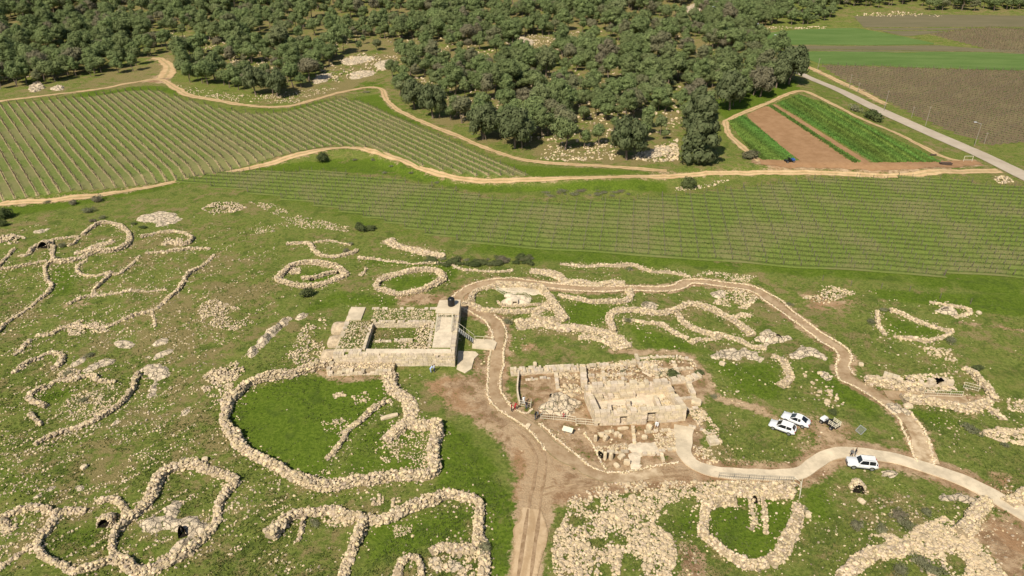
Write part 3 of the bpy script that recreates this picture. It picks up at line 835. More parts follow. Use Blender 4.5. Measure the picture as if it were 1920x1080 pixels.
def stone_wall(label, pts, w=.9, h=.8, size=.30, closed=False, ruin=.45, cover=1.0, name='dry_stone_wall', group=None):
    _wseed[0] += 7; size *= .60; left = np.mean([q[0] for q in pts]) < 450 and np.mean([q[1] for q in pts]) < 860; w = w * (.78 if w < 1.19 else .95) * (.82 if left else 1); h *= .78 if left else .92; ruin = min(.85, ruin * 1.35)
    L = smooth_line(W(pts), .5, closed)
    q = np.arange(len(L)) * .5; L = L + normals2(L)[1] * ((vnoise(q, q * 0, 2.2, _wseed[0]) - .5) * .7 * min(1, w))[:, None]
    WALL_LINES.append((L, w))
    core, st = wall_geo(L, w, h, size, _wseed[0], ruin, cover, closed)
    p = L[len(L) // 2]
    loc = np.array([p[0], p[1], float(hgt(p[0], p[1]))])
    e = empty(name, loc, 0, label, 'stone wall', group)
    core.build('rubble_core', M['core'], e, loc=loc)
    tag(st.build('stones', M['stone'], e, loc=loc), kind='stuff')
    return e

def kerb_line(label, pts, size=.15):
    """single row of stones edging the path"""
    _wseed[0] += 7
    r = np.random.default_rng(_wseed[0])
    L = smooth_line(W(pts), size * 1.45)
    n = len(L); T, Nn = normals2(L)
    Q = L + Nn * r.normal(0, .07, n)[:, None]
    P = np.concatenate([Q, L + Nn * r.normal(0, .16, n)[:, None]])
    z = hgt(P[:, 0], P[:, 1]) + .12
    sz = np.concatenate([size * r.uniform(.8, 1.35, n), size * r.uniform(.5, .9, n)])
    loc = np.array([*L[n // 2], float(hgt(*L[n // 2]))])
    o = stones(B(), np.column_stack([P, z]), sz, seed=_wseed[0], tone=.1, grey=.1).build('path_kerb', M['kerb'], loc=loc)
    WALL_LINES.append((L, .5))
    return tag(o, label, 'stone kerb', 'stone kerbs along the site paths')

# enclosures, left hillside
sw = stone_wall
sw('long low wall running from the left edge up to the stone pillar corner', [(-25, 635), (0, 620), (20, 600), (50, 580), (78, 560), (98, 540), (88, 525), (83, 505), (93, 492)], .9, .6)
sw('straight wall at the left edge below the cave arch', [(-25, 508), (0, 505), (30, 502), (55, 496), (88, 489)], .8, .6)
sw('round enclosure wall curling up to the hilltop, left of the white slab', [(96, 492), (125, 490), (148, 485), (175, 476), (212, 471), (238, 462), (246, 445), (235, 430), (215, 420), (190, 420), (172, 428), (155, 442)], 1.2, .9)
sw('short wall rising from the pillar corner past the cave arch', [(98, 490), (100, 470), (98, 452), (120, 447), (148, 444)], 1.0, .8)
sw('small hooked wall inside the hilltop round enclosure', [(149, 446), (140, 458), (128, 462)], .7, .5)
sw('arched rock wall over the dark cave mouth at left', [(96, 451), (70, 462), (50, 480), (36, 480)], 1.0, .7)
sw('short slanting wall at the far left edge', [(-10, 507), (0, 500), (15, 480), (28, 468)], .9, .7)
sw('tumbled stone row inside the hilltop round enclosure', [(140, 476), (160, 470), (185, 460), (212, 452)], 2.2, .35, .33)
sw('looped wall with rubble inside, right of the hilltop enclosure', [(265, 447), (290, 439), (315, 435), (345, 437), (360, 446), (352, 458), (338, 460)], 1.1, .7)
sw('straight wall below the looped wall, running right to the stony slope', [(272, 476), (300, 474), (332, 470), (362, 468), (395, 467)], .9, .6)
sw('S-shaped wall winding down to the ruined stone cluster', [(162, 489), (148, 497), (146, 510), (160, 516), (185, 517), (207, 512), (195, 527), (180, 542), (175, 557)], .9, .6)
sw('thin diagonal wall joining the S-shaped wall from above', [(262, 480), (240, 502), (220, 515), (208, 512)], .6, .4)
sw('broken stone row crossing the slope below the S-shaped wall', [(125, 572), (150, 560), (172, 555), (215, 550), (250, 547), (280, 546), (312, 544)], .9, .45, .3, ruin=.7, cover=.7)
sw('longest diagonal wall descending the left hillside', [(400, 478), (385, 497), (355, 515), (338, 540), (320, 557), (287, 582), (250, 595), (215, 607), (195, 615), (150, 612), (120, 615), (95, 627), (67, 630)], .9, .65)
sw('short rubble spur below the diagonal hillside wall', [(285, 583), (290, 600), (290, 614)], .5, .35)
sw('little ruined wall by the left edge under the diagonal wall', [(57, 637), (40, 657), (27, 667)], .8, .6)
sw('oval ruined wall round the hollow at the left edge', [(27, 700), (50, 682), (72, 675), (87, 665), (115, 667), (117, 682), (95, 692)], .9, .6)
sw('upper wall of the crescent enclosure on the left slope', [(87, 727), (105, 716), (135, 712), (172, 705), (190, 715), (217, 716)], 1.0, .6)
sw('left curved end of the crescent enclosure', [(87, 727), (70, 732), (52, 745), (57, 755), (75, 760), (87, 765)], 1.0, .8)
sw('short arc of wall below the crescent enclosure end', [(57, 777), (65, 787), (80, 797)], .9, .6)
sw('long curved lower wall of the crescent enclosure', [(260, 702), (252, 725), (240, 742), (225, 760), (197, 780), (175, 792), (150, 802), (125, 810), (105, 817), (82, 827), (67, 836)], 1.1, .8)
# bottom left
sw('wall of the big corner enclosure round the white bedrock, bottom left', [(240, 978), (255, 965), (275, 945), (290, 915), (300, 895), (312, 883), (335, 875), (360, 875), (400, 885), (425, 895), (440, 907), (430, 922), (415, 942), (405, 965), (397, 990), (375, 1015), (345, 1040), (310, 1055), (280, 1070), (255, 1075), (235, 1062), (217, 1045)], 1.3, .85, .31)
sw('curved wall round the cave-mouth enclosure at bottom left', [(162, 957), (130, 960), (110, 965), (85, 1000), (70, 1020), (75, 1035), (95, 1050), (120, 1065), (150, 1072), (190, 1062), (215, 1045), (212, 1025), (222, 1000), (240, 978)], 1.1, .85, .3)
sw('arched wall above the cave mouth, bottom left', [(240, 975), (225, 945), (205, 938), (182, 944)], .9, .7)
sw('low wall leading off to the left edge above the cave enclosure', [(110, 963), (80, 955), (55, 952), (30, 960), (0, 975), (-20, 985)], .9, .6)
sw('ragged stone row running off the bottom left corner', [(70, 1020), (45, 1035), (15, 1055), (-10, 1068)], .7, .4, ruin=.7)
sw('stump of wall at the left edge near the bottom', [(2, 972), (12, 985), (10, 1000), (32, 990)], 1.1, .6)
# big enclosure
sw('thick outer wall of the great oval enclosure in the centre left', [(622, 684), (600, 690), (560, 700), (520, 706), (495, 713), (460, 729), (438, 746), (426, 762), (421, 785), (429, 810), (450, 835), (480, 857), (520, 881), (560, 899), (600, 911), (640, 916), (680, 908), (720, 899), (770, 896), (808, 890), (814, 862), (817, 830), (822, 797)], 1.45, 1.4, .31, ruin=.2)
sw('rubble wall bulging down from the fort into the great enclosure', [(733, 702), (733, 725), (745, 737), (763, 748), (769, 770), (762, 790), (742, 810), (722, 828)], 2.2, .7, .32)
sw('diagonal cross wall inside the great enclosure', [(735, 752), (705, 766), (685, 782), (660, 803), (645, 825), (630, 843), (612, 862)], .9, .8)
sw('tumbled corner wall at the right end of the great enclosure', [(765, 793), (790, 800), (820, 797)], 2.0, .6, .31)
# bottom middle
sw('serpentine wall crossing the bottom centre left of the dirt drive', [(510, 1012), (530, 986), (550, 971), (580, 963), (620, 961), (650, 968), (680, 976), (720, 974), (760, 958), (800, 945), (840, 935), (870, 932), (893, 944), (901, 962), (899, 992), (896, 1020), (903, 1050), (912, 1090)], 1.35, 1.15, .33, ruin=.3)
sw('straight shaded wall branching down from the serpentine wall', [(683, 980), (668, 1010), (656, 1050), (648, 1090)], 1.2, 1.0, .3)
sw('thin stone spur below the left end of the serpentine wall', [(570, 972), (562, 1000), (557, 1016)], .6, .4)
sw('rubble wall above the white slabs at the bottom centre', [(893, 1032), (860, 1030), (830, 1025), (806, 1036)], 1.5, .6, .33)
sw('horseshoe of stones at the bottom edge, centre', [(742, 1088), (752, 1058), (770, 1047), (786, 1058), (792, 1088)], 1.0, .6)
# rings above the fort
sw('oval ring wall with a beehive heap inside, above the fort', [(520, 525), (537, 507), (555, 498), (585, 495), (615, 498), (640, 506), (650, 515), (640, 522), (615, 531), (590, 538), (562, 537), (535, 532)], 1.2, .8, .29, True, .3)
sw('inner cross wall of the beehive ring', [(565, 524), (590, 522), (612, 516), (632, 510)], .8, .6)
sw('oval ring wall nearest above the fort, open grass inside', [(706, 535), (720, 522), (742, 515), (762, 511), (787, 508), (817, 508), (829, 517), (822, 531), (800, 542), (775, 549), (750, 553), (725, 549), (711, 543)], 1.4, .8, .30, True, .3)
sw('ruined ring wall with a dark bush, highest above the fort', [(537, 460), (562, 457), (580, 458), (590, 472), (605, 482), (630, 482), (660, 475), (668, 469)], 1.1, .5)
sw('faint far arc of the bush ring', [(587, 455), (610, 452), (640, 455), (658, 461)], .8, .3, .27, ruin=.7, cover=.6)
sw('long low stone line from the rings to the hedge', [(670, 485), (705, 487), (730, 490), (767, 495), (805, 495), (842, 496), (867, 505), (905, 509), (942, 510), (962, 506)], .8, .35, .28, ruin=.7, cover=.7)
sw('rubble bank slanting down beside the vineyard corner', [(725, 452), (745, 464), (775, 470), (805, 477), (832, 481)], 2.4, .45, .33)
sw('short hook of stones between the two oval rings', [(688, 503), (684, 512), (676, 518)], .5, .3)
# cistern enclosure
sw('thick pale wall closing the near side of the railed cistern yard', [(867, 570), (890, 575), (912, 582), (940, 586), (970, 587), (1000, 585), (1030, 577)], 1.3, .6, .26, ruin=.25)
sw('pale wall at the left end of the railed cistern yard', [(884, 567), (886, 556), (893, 547), (910, 542), (930, 539)], 1.2, .6, .26, ruin=.25)
sw('broad pale wall slanting down the right end of the cistern yard', [(930, 536), (960, 534), (990, 537), (1018, 541), (1032, 566), (1050, 588), (1064, 601)], 1.8, .7, .27, ruin=.25)
sw('pocket wall hooked onto the cistern yard wall', [(1030, 578), (1012, 582), (1004, 594), (1030, 600), (1060, 601)], 1.1, .6)
# between path and house
sw('J-shaped wall hanging below the upper path', [(1182, 546), (1180, 557), (1167, 566), (1145, 568), (1110, 566), (1095, 562), (1070, 559), (1047, 554)], 1.2, .6)
sw('long winding wall right of the cistern yard', [(1152, 625), (1144, 606), (1146, 591), (1158, 584), (1185, 583), (1217, 587), (1240, 589), (1264, 585), (1280, 576), (1296, 571), (1315, 575), (1335, 582), (1355, 591), (1375, 603), (1395, 620), (1410, 631)], 1.4, .7, .29)
sw('wall branching off the winding wall down to the flat rocks', [(1272, 588), (1278, 600), (1287, 612), (1322, 624), (1350, 630), (1385, 640), (1410, 651), (1437, 652)], 1.2, .5, .29)
sw('inner wall of the winding enclosure', [(1167, 600), (1192, 602), (1210, 606), (1242, 611), (1267, 625), (1290, 635)], 1.1, .5)
sw('short wall in the grass above the house ruin', [(1295, 645), (1310, 637), (1330, 637), (1352, 636)], 1.0, .5)
sw('stub wall pointing right from the winding wall', [(1370, 600), (1390, 592), (1408, 595)], .9, .5)
sw('broad rubble bank between the cistern yard and the thin footpath', [(967, 610), (1010, 605), (1042, 612), (1080, 618), (1110, 621), (1135, 628), (1160, 641), (1176, 654)], 2.8, .5, .34)
sw('second strand of rubble under the broad bank', [(1085, 631), (1115, 636), (1145, 646), (1160, 655)], 1.4, .35, .31, ruin=.7)
sw('wide rubble wall above the upper path', [(995, 508), (1022, 511), (1047, 520), (1065, 529), (1100, 532), (1135, 533), (1172, 533)], 2.2, .6, .29)
sw('scattered stone line along the far edge of the site', [(1050, 496), (1100, 498), (1145, 499), (1182, 498), (1210, 507), (1247, 510), (1292, 519)], 1.2, .3, .29, ruin=.8, cover=.5)
sw('curved lone wall above the parked cars', [(1447, 667), (1462, 672), (1474, 687), (1480, 705), (1475, 720), (1467, 728)], 1.2, .6)
# right side
sw('left side of the ring enclosure at the right', [(1642, 584), (1646, 606), (1658, 629)], .9, .6)
sw('upper wall of the ring enclosure at the right', [(1668, 585), (1690, 588), (1707, 597), (1730, 606), (1752, 615), (1775, 622), (1786, 621)], 1.1, .6)
sw('lower wall of the ring enclosure at the right', [(1785, 623), (1775, 630), (1760, 636), (1740, 641), (1715, 637), (1690, 634), (1675, 630)], .8, .5)
sw('broken wall by the hollow rock above the right ring', [(1742, 565), (1765, 570), (1790, 575), (1812, 580), (1817, 587), (1792, 597)], .9, .4, ruin=.7)
sw('retaining wall along the path into the tomb yard', [(1622, 712), (1645, 719), (1665, 725), (1700, 730), (1730, 733)], 2.0, 1.0, .3, ruin=.25)
sw('curved front wall of the tomb yard', [(1690, 751), (1717, 751), (1746, 757), (1775, 763), (1805, 767), (1834, 764), (1855, 757)], 1.8, .9, .31, ruin=.25)
sw('curved right wall of the tomb yard', [(1805, 691), (1820, 702), (1834, 717), (1849, 729), (1858, 741), (1862, 752)], 1.5, .9, .31)
sw('tail of wall trailing from the tomb yard corner', [(1856, 767), (1868, 778), (1878, 788)], 1.1, .5)
sw('left wall of the teardrop enclosure below the railed walkway', [(1380, 946), (1350, 945), (1322, 955), (1316, 975), (1318, 1000), (1335, 1017), (1360, 1036), (1385, 1054), (1408, 1062), (1438, 1058)], 1.4, .9, .31)
sw('right wall of the teardrop enclosure below the railed walkway', [(1440, 1056), (1456, 1042), (1470, 1027), (1481, 1007), (1488, 985), (1492, 967), (1497, 950)], 1.4, 1.1, .3, ruin=.25)
sw('left of two thin stone rows inside the teardrop enclosure', [(1408, 935), (1408, 955), (1415, 975), (1412, 986), (1407, 994)], .5, .4)
sw('right of two thin stone rows inside the teardrop enclosure', [(1430, 935), (1434, 955), (1433, 975), (1434, 1002)], .6, .45)
sw('rubble bank under the railed walkway', [(1345, 915), (1380, 917), (1420, 921), (1460, 922), (1488, 926)], 2.4, .8, .31)
sw('wide wall curving off the bottom edge, right of centre', [(1578, 1090), (1590, 1072), (1612, 1058), (1640, 1045), (1672, 1037), (1706, 1033)], 1.7, 1.1, .3, ruin=.25)
sw('broad flat-topped wall running up to the concrete path at right', [(1800, 1004), (1822, 975), (1842, 955), (1853, 943)], 2.4, 1.1, .29, ruin=.15)
sw('wall end at the right edge beside the concrete path', [(1893, 948), (1908, 935), (1935, 915)], 1.6, .9, .3)

# kerbs
kerb_line('upper stone kerb of the looping path, from the water tank to the far right bend', [(845, 561), (856, 550), (880, 535), (917, 525), (960, 522), (985, 525), (1022, 530), (1060, 534), (1100, 537), (1167, 537), (1235, 538), (1262, 535), (1277, 527), (1297, 524), (1322, 525), (1360, 530), (1397, 534), (1422, 541), (1445, 553), (1465, 564), (1485, 583), (1512, 603), (1537, 622), (1567, 640), (1588, 655), (1597, 670), (1592, 688), (1602, 704)])
kerb_line('lower stone kerb of the looping path, from the J-shaped wall to the slab bridge', [(1027, 540), (1060, 544), (1100, 547), (1140, 547), (1178, 545), (1235, 547), (1265, 545), (1285, 540), (1295, 533), (1310, 532), (1360, 539), (1397, 544), (1417, 551), (1436, 566), (1460, 582), (1485, 600), (1520, 626), (1542, 643), (1565, 657), (1572, 672), (1567, 688), (1573, 711), (1595, 722), (1620, 735), (1645, 752), (1665, 768)])
kerb_line('left kerb of the short path from the slab bridge to the concrete path', [(1668, 770), (1683, 783), (1692, 803), (1702, 826), (1712, 850), (1718, 866)], .17)
kerb_line('right kerb of the short path from the slab bridge to the concrete path', [(1705, 772), (1718, 788), (1731, 806), (1740, 826), (1746, 847), (1752, 874)], .18)
kerb_line('left kerb of the fort path, between water tank and landing', [(866, 576), (890, 590), (910, 603), (921, 621), (924, 636)])
kerb_line('left kerb of the fort path, below the landing', [(920, 658), (916, 680), (915, 705), (914, 730), (916, 746), (927, 762), (947, 777), (980, 797), (1000, 815), (1012, 830), (1023, 845)])
kerb_line('right kerb of the fort path, from cistern yard to railing', [(927, 592), (941, 603), (950, 625), (947, 645), (944, 665), (944, 688), (938, 710), (940, 735), (951, 752), (960, 764), (985, 776), (997, 768)])
kerb_line('right kerb curving round the front of the house ruin', [(1012, 795), (1027, 807), (1042, 822), (1060, 837), (1085, 857), (1107, 875), (1132, 885), (1160, 886), (1197, 882), (1235, 873), (1272, 868)])
kerb_line('stone line edging the lower left of the house ruin yard', [(1096, 812), (1108, 830), (1119, 848), (1126, 865), (1134, 880)], .15)

# ------------------------------------------------------------------ rubble spreads, scattered stones
def in_px(poly, n, seed):
    r = np.random.default_rng(seed); p = np.array(poly, float)
    out = []
    lo, hi = p.min(0), p.max(0)
    while sum(map(len, out)) < n:
        x = r.uniform(lo[0], hi[0], n * 2); y = r.uniform(lo[1], hi[1], n * 2)
        k = inside(x, y, p); out.append(np.stack([x[k], y[k]], -1))
    q = np.concatenate(out)[:n]
    return G(q[:, 0], q[:, 1])

def heap(label, poly, n, s0, s1, big=0, pile=.0, name='rubble_heap', seed=None, cat='rubble'):
    """spread of rubble: the large stones one by one, the small ones as one part"""
    _wseed[0] += 7; sd = _wseed[0] if seed is None else seed
    n = int(n * 1.5); s0 *= .6; s1 *= .62
    r = np.random.default_rng(sd)
    P = in_px(poly, int(n * 1.7), sd)
    dn = vnoise(P[:, 0], P[:, 1], 2.6, sd) * .6 + vnoise(P[:, 0], P[:, 1], 1.1, sd + 1) * .4
    P = P[np.argsort(-(dn + r.uniform(0, .35, len(P))))[:n]]
    c = P.mean(0); loc = np.array([c[0], c[1], float(hgt(c[0], c[1]))])
    w = W(poly)
    dd = segdist(P[:, 0], P[:, 1], w, True)
    sz = r.uniform(s0, s1, n) * np.where(r.random(n) < .5, .7, 1)
    P = P + np.array([0, 0, 1]) * (sz * .35 + pile * np.minimum(dd / 2.0, 1) * r.uniform(.3, 1, n))[:, None]
    e = empty(name, loc, 0, label, cat)
    big = min(big, n)
    idx = np.argsort(-sz)
    rest = idx[big:]
    tag(stones(B(), P[rest], sz[rest], seed=sd + 1, tone=.14).build('stones', M['stone'], e, loc=loc), kind='stuff')
    for k, i in enumerate(idx[:big]):
        o = bpy.data.objects.new('stone', BOULDERS[k % len(BOULDERS)]); COL.objects.link(o)
        o.parent = e; o.location = tuple(P[i] - loc)
        q = sz[i] * 1.1
        o.scale = (q * r.uniform(.85, 1.3), q * r.uniform(.8, 1.1), q * r.uniform(.6, .85))
        o.rotation_euler = (r.normal(0, .2), r.normal(0, .2), r.uniform(0, 6.28))
    return e
BOULDERS = []
for _i in range(10):
    _b = B(); _b.add(ST_HI[_i % 8] * (1 + .03 * _i), ICO1[1], np.array([1, .98, .94]) * (.8 + .04 * (_i % 6)))
    _o = _b.build('stone_shape', M['stone']); BOULDERS.append(_o.data); bpy.data.objects.remove(_o)

heap('wide spread of tumbled building stones right of the dirt drive, bottom', [(1066, 935), (1130, 908), (1200, 903), (1290, 903), (1345, 906), (1378, 922), (1332, 945), (1314, 958), (1240, 964), (1225, 980), (1262, 1008), (1270, 1040), (1258, 1085), (1208, 1085), (1205, 1050), (1170, 1035), (1158, 1085), (1045, 1085), (1034, 1060), (1040, 1000), (1060, 970)], 3400, .12, .42, 150, .12, 'stone_spread')
heap('spread of pale stones in the bottom right corner', [(1625, 1003), (1660, 1000), (1690, 1012), (1720, 988), (1770, 968), (1798, 985), (1840, 1022), (1868, 1050), (1890, 1085), (1742, 1085), (1732, 1045), (1700, 1028), (1640, 1035)], 2000, .12, .42, 80, .12, 'stone_spread')
heap('grey rubble patch on the hilltop beside the white slab', [(378, 392), (400, 380), (440, 378), (463, 390), (440, 398), (395, 401)], 260, .2, .45, 0, .3)
heap('rubble heap at the left edge above the cave arch', [(-5, 445), (20, 437), (50, 445), (40, 456), (0, 460)], 150, .25, .5, 0, .5)
heap('rubble filling the looped wall on the hilltop', [(300, 452), (318, 444), (345, 448), (340, 460), (305, 461)], 130, .25, .45, 0, .3)
heap('stony band on the slope beside the vineyard corner, left', [(465, 378), (510, 382), (560, 405), (600, 412), (655, 425), (652, 436), (600, 428), (540, 432), (480, 440), (470, 430), (540, 415), (510, 400)], 420, .15, .36)
heap('beehive stone heap inside the oval ring above the fort', [(540, 510), (550, 501), (564, 505), (563, 513), (545, 516)], 130, .2, .35, 0, .9, 'beehive_heap')
heap('dense stone scatter between the hillside walls and the fort', [(370, 575), (400, 560), (470, 585), (480, 612), (430, 620), (380, 610)], 520, .13, .36, 0, .1)
heap('grey rubble mound left of the great enclosure corner', [(380, 706), (410, 684), (445, 678), (463, 695), (440, 715), (395, 722)], 330, .2, .42, 0, .5)
heap('broken rubble below the grey mound, beside the great enclosure', [(375, 725), (440, 718), (430, 745), (390, 745)], 160, .15, .38)
heap('jumble of stones on the long diagonal wall bend', [(125, 612), (150, 598), (190, 602), (205, 622), (160, 628), (130, 630)], 240, .2, .42, 0, .3)
heap('dark rubble patch on the slope left of the crescent wall', [(108, 700), (130, 688), (150, 693), (145, 715), (115, 718)], 110, .2, .4, 0, .3)
heap('stone scatter over the crescent enclosure floor', [(95, 760), (150, 735), (215, 722), (225, 745), (190, 775), (120, 795)], 300, .12, .32)
heap('rubble left of the fort beside the round buttresses', [(540, 665), (575, 600), (612, 595), (606, 680), (560, 690)], 360, .15, .38, 0, .1)
heap('small ring of stones near the middle of the great enclosure', [(623, 740), (645, 733), (648, 745), (628, 749)], 26, .2, .4, 6)
heap('loose stones beside the bulging wall in the great enclosure', [(660, 745), (690, 730), (695, 750), (665, 760)], 30, .2, .42, 6)
heap('scattered stones in the middle of the great enclosure', [(602, 790), (640, 785), (665, 795), (640, 815), (610, 810)], 70, .12, .34)
heap('stone scatter at the right end of the great enclosure', [(715, 830), (760, 800), (812, 812), (812, 885), (740, 880), (700, 850)], 280, .12, .33, 6)
heap('two little stone piles in the grass below the great enclosure', [(696, 938), (704, 925), (720, 930), (718, 946), (700, 949)], 32, .2, .4, 5, .3)
heap('upright pair of stones below the great enclosure, right', [(734, 950), (738, 934), (750, 933), (748, 953)], 16, .2, .45, 5, .3)
heap('loose stones under the serpentine wall arch', [(600, 965), (660, 975), (665, 985), (610, 990)], 45, .2, .42, 8)
heap('grassy stone litter inside the bottom centre enclosure', [(735, 985), (775, 980), (770, 1000), (740, 1010)], 100, .1, .22)
heap('stone litter round the white slabs at bottom centre', [(805, 1045), (890, 1035), (895, 1085), (800, 1085)], 100, .18, .42, 8)
heap('low rubble field beside the upper path bend', [(1335, 570), (1360, 545), (1400, 543), (1422, 560), (1400, 580), (1365, 575)], 300, .2, .40, 0, .15)
heap('brown rubble mound above the upper path, right', [(1505, 560), (1520, 545), (1545, 533), (1612, 550), (1580, 558), (1545, 572)], 260, .15, .38, 0, .3)
heap('strip of rubble along the outer side of the upper path', [(1280, 520), (1330, 508), (1420, 518), (1415, 530), (1340, 524)], 240, .12, .32)
heap('rubble bank at the right edge above the concrete path', [(1835, 812), (1870, 803), (1925, 805), (1925, 836), (1880, 830)], 300, .18, .45, 20, .2)
heap('stone scatter at the right edge beside the tomb yard', [(1885, 745), (1925, 735), (1925, 775), (1890, 770)], 60, .2, .45, 8)
heap('rubble slope behind the house ruin', [(1095, 686), (1160, 676), (1240, 668), (1300, 672), (1312, 698), (1300, 718), (1260, 712), (1180, 722), (1105, 722)], 520, .15, .45, 25, .2)
heap('rubble against the right side of the house ruin', [(1290, 772), (1315, 768), (1345, 800), (1352, 835), (1335, 830), (1315, 805)], 200, .18, .42, 10, .3)
heap('boulders beside the rock-cut pit in the house ruin yard', [(1040, 700), (1095, 702), (1100, 735), (1075, 745), (1050, 735)], 150, .2, .5, 20, .1)
heap('paved rubble floor in front of the house ruin', [(1225, 815), (1262, 808), (1272, 842), (1235, 846)], 260, .18, .30, 0, .0, 'stone_floor')
heap('low rubble wall remains among the pedestals', [(1116, 838), (1175, 832), (1178, 848), (1120, 848)], 160, .15, .32, 0, .2)
heap('stone scatter in the grass below the right side of the house', [(1300, 835), (1330, 840), (1350, 865), (1330, 880), (1300, 865)], 110, .13, .34)
heap('white stone scatter in the grass above the parked cars', [(1500, 690), (1545, 700), (1590, 755), (1560, 770), (1520, 740)], 40, .2, .5, 10)
heap('white stones right of the tomb ring, middle of the right slope', [(1720, 650), (1790, 655), (1800, 680), (1750, 672)], 70, .18, .45, 10)
heap('rocky slope stones under the pines by the lower track, right', [(1180, 298), (1200, 285), (1270, 262), (1275, 300), (1230, 305)], 340, .3, .8, 0, .2)
heap('rocks under the pines by the lower track, middle', [(1010, 298), (1030, 270), (1060, 275), (1150, 262), (1165, 300), (1060, 303)], 200, .3, .7)
heap('rocks along the upper track under the left pines', [(330, 160), (420, 172), (480, 180), (600, 165), (640, 165), (560, 195), (450, 192), (360, 178)], 260, .25, .6)
heap('limestone slope in the pine clearing, left of centre', [(590, 150), (600, 130), (640, 108), (700, 98), (745, 108), (735, 130), (690, 142), (640, 155)], 230, .35, .9, 0, .1)
heap('rocky terrace edge on the far meadow', [(1600, 27), (1680, 22), (1770, 28), (1770, 32), (1610, 31)], 90, .4, .8)
heap('rocks at the meadow edge under the far pines', [(1410, 52), (1480, 50), (1550, 50), (1548, 54), (1415, 56)], 70, .4, .8)
heap('rocks around the ochre clearing in the forest', [(945, 75), (990, 65), (1090, 68), (1100, 80), (1000, 90), (960, 90)], 150, .4, .9)
heap('limestone showing between the pines of the left wood', [(0, 100), (330, 60), (600, 90), (640, 60), (700, 60), (560, 130), (430, 150), (300, 60), (100, 140), (0, 155)], 900, .4, 1.0)
heap('limestone showing between the pines of the middle wood', [(720, 60), (950, 60), (1250, 60), (1380, 100), (1330, 180), (1250, 260), (1000, 270), (850, 220), (740, 120)], 1300, .4, 1.0)
heap('rocks at the bank beside the lower track, right', [(1265, 352), (1330, 342), (1370, 335), (1360, 345), (1300, 357), (1265, 358)], 90, .2, .5)
heap('rocks beside the road bend at right', [(1862, 332), (1890, 330), (1900, 342), (1870, 346)], 60, .3, .6, 0, .3)

# loose stones over the whole hillside, thickest where the slope is stony
def scatter():
    r = np.random.default_rng(77)
    n = 100000
    px = r.uniform(-20, 1940, n); py = 400 + (1085 - 400) * r.random(n) ** .85
    P = G(px, py)
    x, y = P[:, 0], P[:, 1]
    dens = vnoise(x, y, 9, 4) * .6 + vnoise(x, y, 3, 8) * .4
    dens = dens * .75 + vnoise(x, y, 1.3, 9) * .25
    keep = r.random(n) < np.clip((dens - .47) * 3.0, .015, 1)
    left = (px < 620) & (py > 430)
    keep &= (left & (r.random(n) < .55)) | (r.random(n) < .34)
    keep &= ~((py < 560) & (px > 900) & (py < 495 + (px - 900) * .065))
    keep &= ~((px > 450) & (py < 440 + (px - 450) * .07) & (py < 480))
    for poly, q in (([(430, 765), (470, 735), (530, 712), (640, 705), (720, 712), (735, 750), (650, 830), (610, 880), (560, 890), (480, 845), (435, 805)], .06),
                    ([(770, 705), (912, 690), (935, 770), (1110, 880), (1370, 892), (1050, 940), (1020, 1085), (950, 1085), (975, 945), (885, 838), (790, 742)], .05),
                    ([(830, 790), (885, 838), (975, 945), (950, 1085), (915, 1085), (905, 940), (825, 930)], .2), ([(625, 575), (860, 575), (860, 700), (625, 705)], .0),
                    ([(1100, 715), (1290, 715), (1290, 800), (1100, 800)], .0), ([(1325, 965), (1400, 935), (1490, 935), (1475, 1010), (1430, 1050), (1330, 1005)], .12),
                    ([(640, 545), (740, 560), (640, 575), (560, 600), (590, 560)], .25), ([(1640, 545), (1925, 555), (1925, 592), (1650, 558)], .03), ([(565, 505), (640, 505), (630, 530), (560, 530)], .1), ([(730, 520), (815, 515), (810, 538), (740, 545)], .1)):
        keep &= ~(inside(px, py, np.array(poly)) & (r.random(n) > q))
    for l, w in ((CONC, 1.6), (PATH_N, 1.2), (PATH_W, 1.3), (DRIVE, 2.4), (PATH_T, 1.2), (DRIVE_R, 2.2)):
        keep &= segdist(x, y, smooth_line(W(l), 2.0)) > w
    P = P[keep]; m = len(P)
    sz = .05 + .18 * r.random(m) ** 3
    P[:, 2] += sz * .0
    b = stones(B(), P, sz, seed=78, tone=.2, grey=.5)
    # bedding streaks of stones running up the left slope
    for k in range(260):
        cx, cy = r.uniform(0, 520), r.uniform(430, 1060)
        if inside(np.array([cx]), np.array([cy]), np.array([(420, 700), (830, 690), (830, 930), (420, 930)]))[0]: continue
        L = r.uniform(14, 55); t = r.uniform(-1, 1, int(L / 2.2)) * L
        q = G(cx + t, cy - t * r.uniform(.40, .62) + r.normal(0, 1.4, len(t)))
        s2 = r.uniform(.06, .17, len(t)); q[:, 2] += s2 * .3
        stones(b, q, s2, seed=500 + k, tone=.12, grey=.12)
    tag(b.build('scattered_stones', M['stone']), 'pale loose stones scattered over the grassy hillside', 'stones', kind='stuff')
scatter()

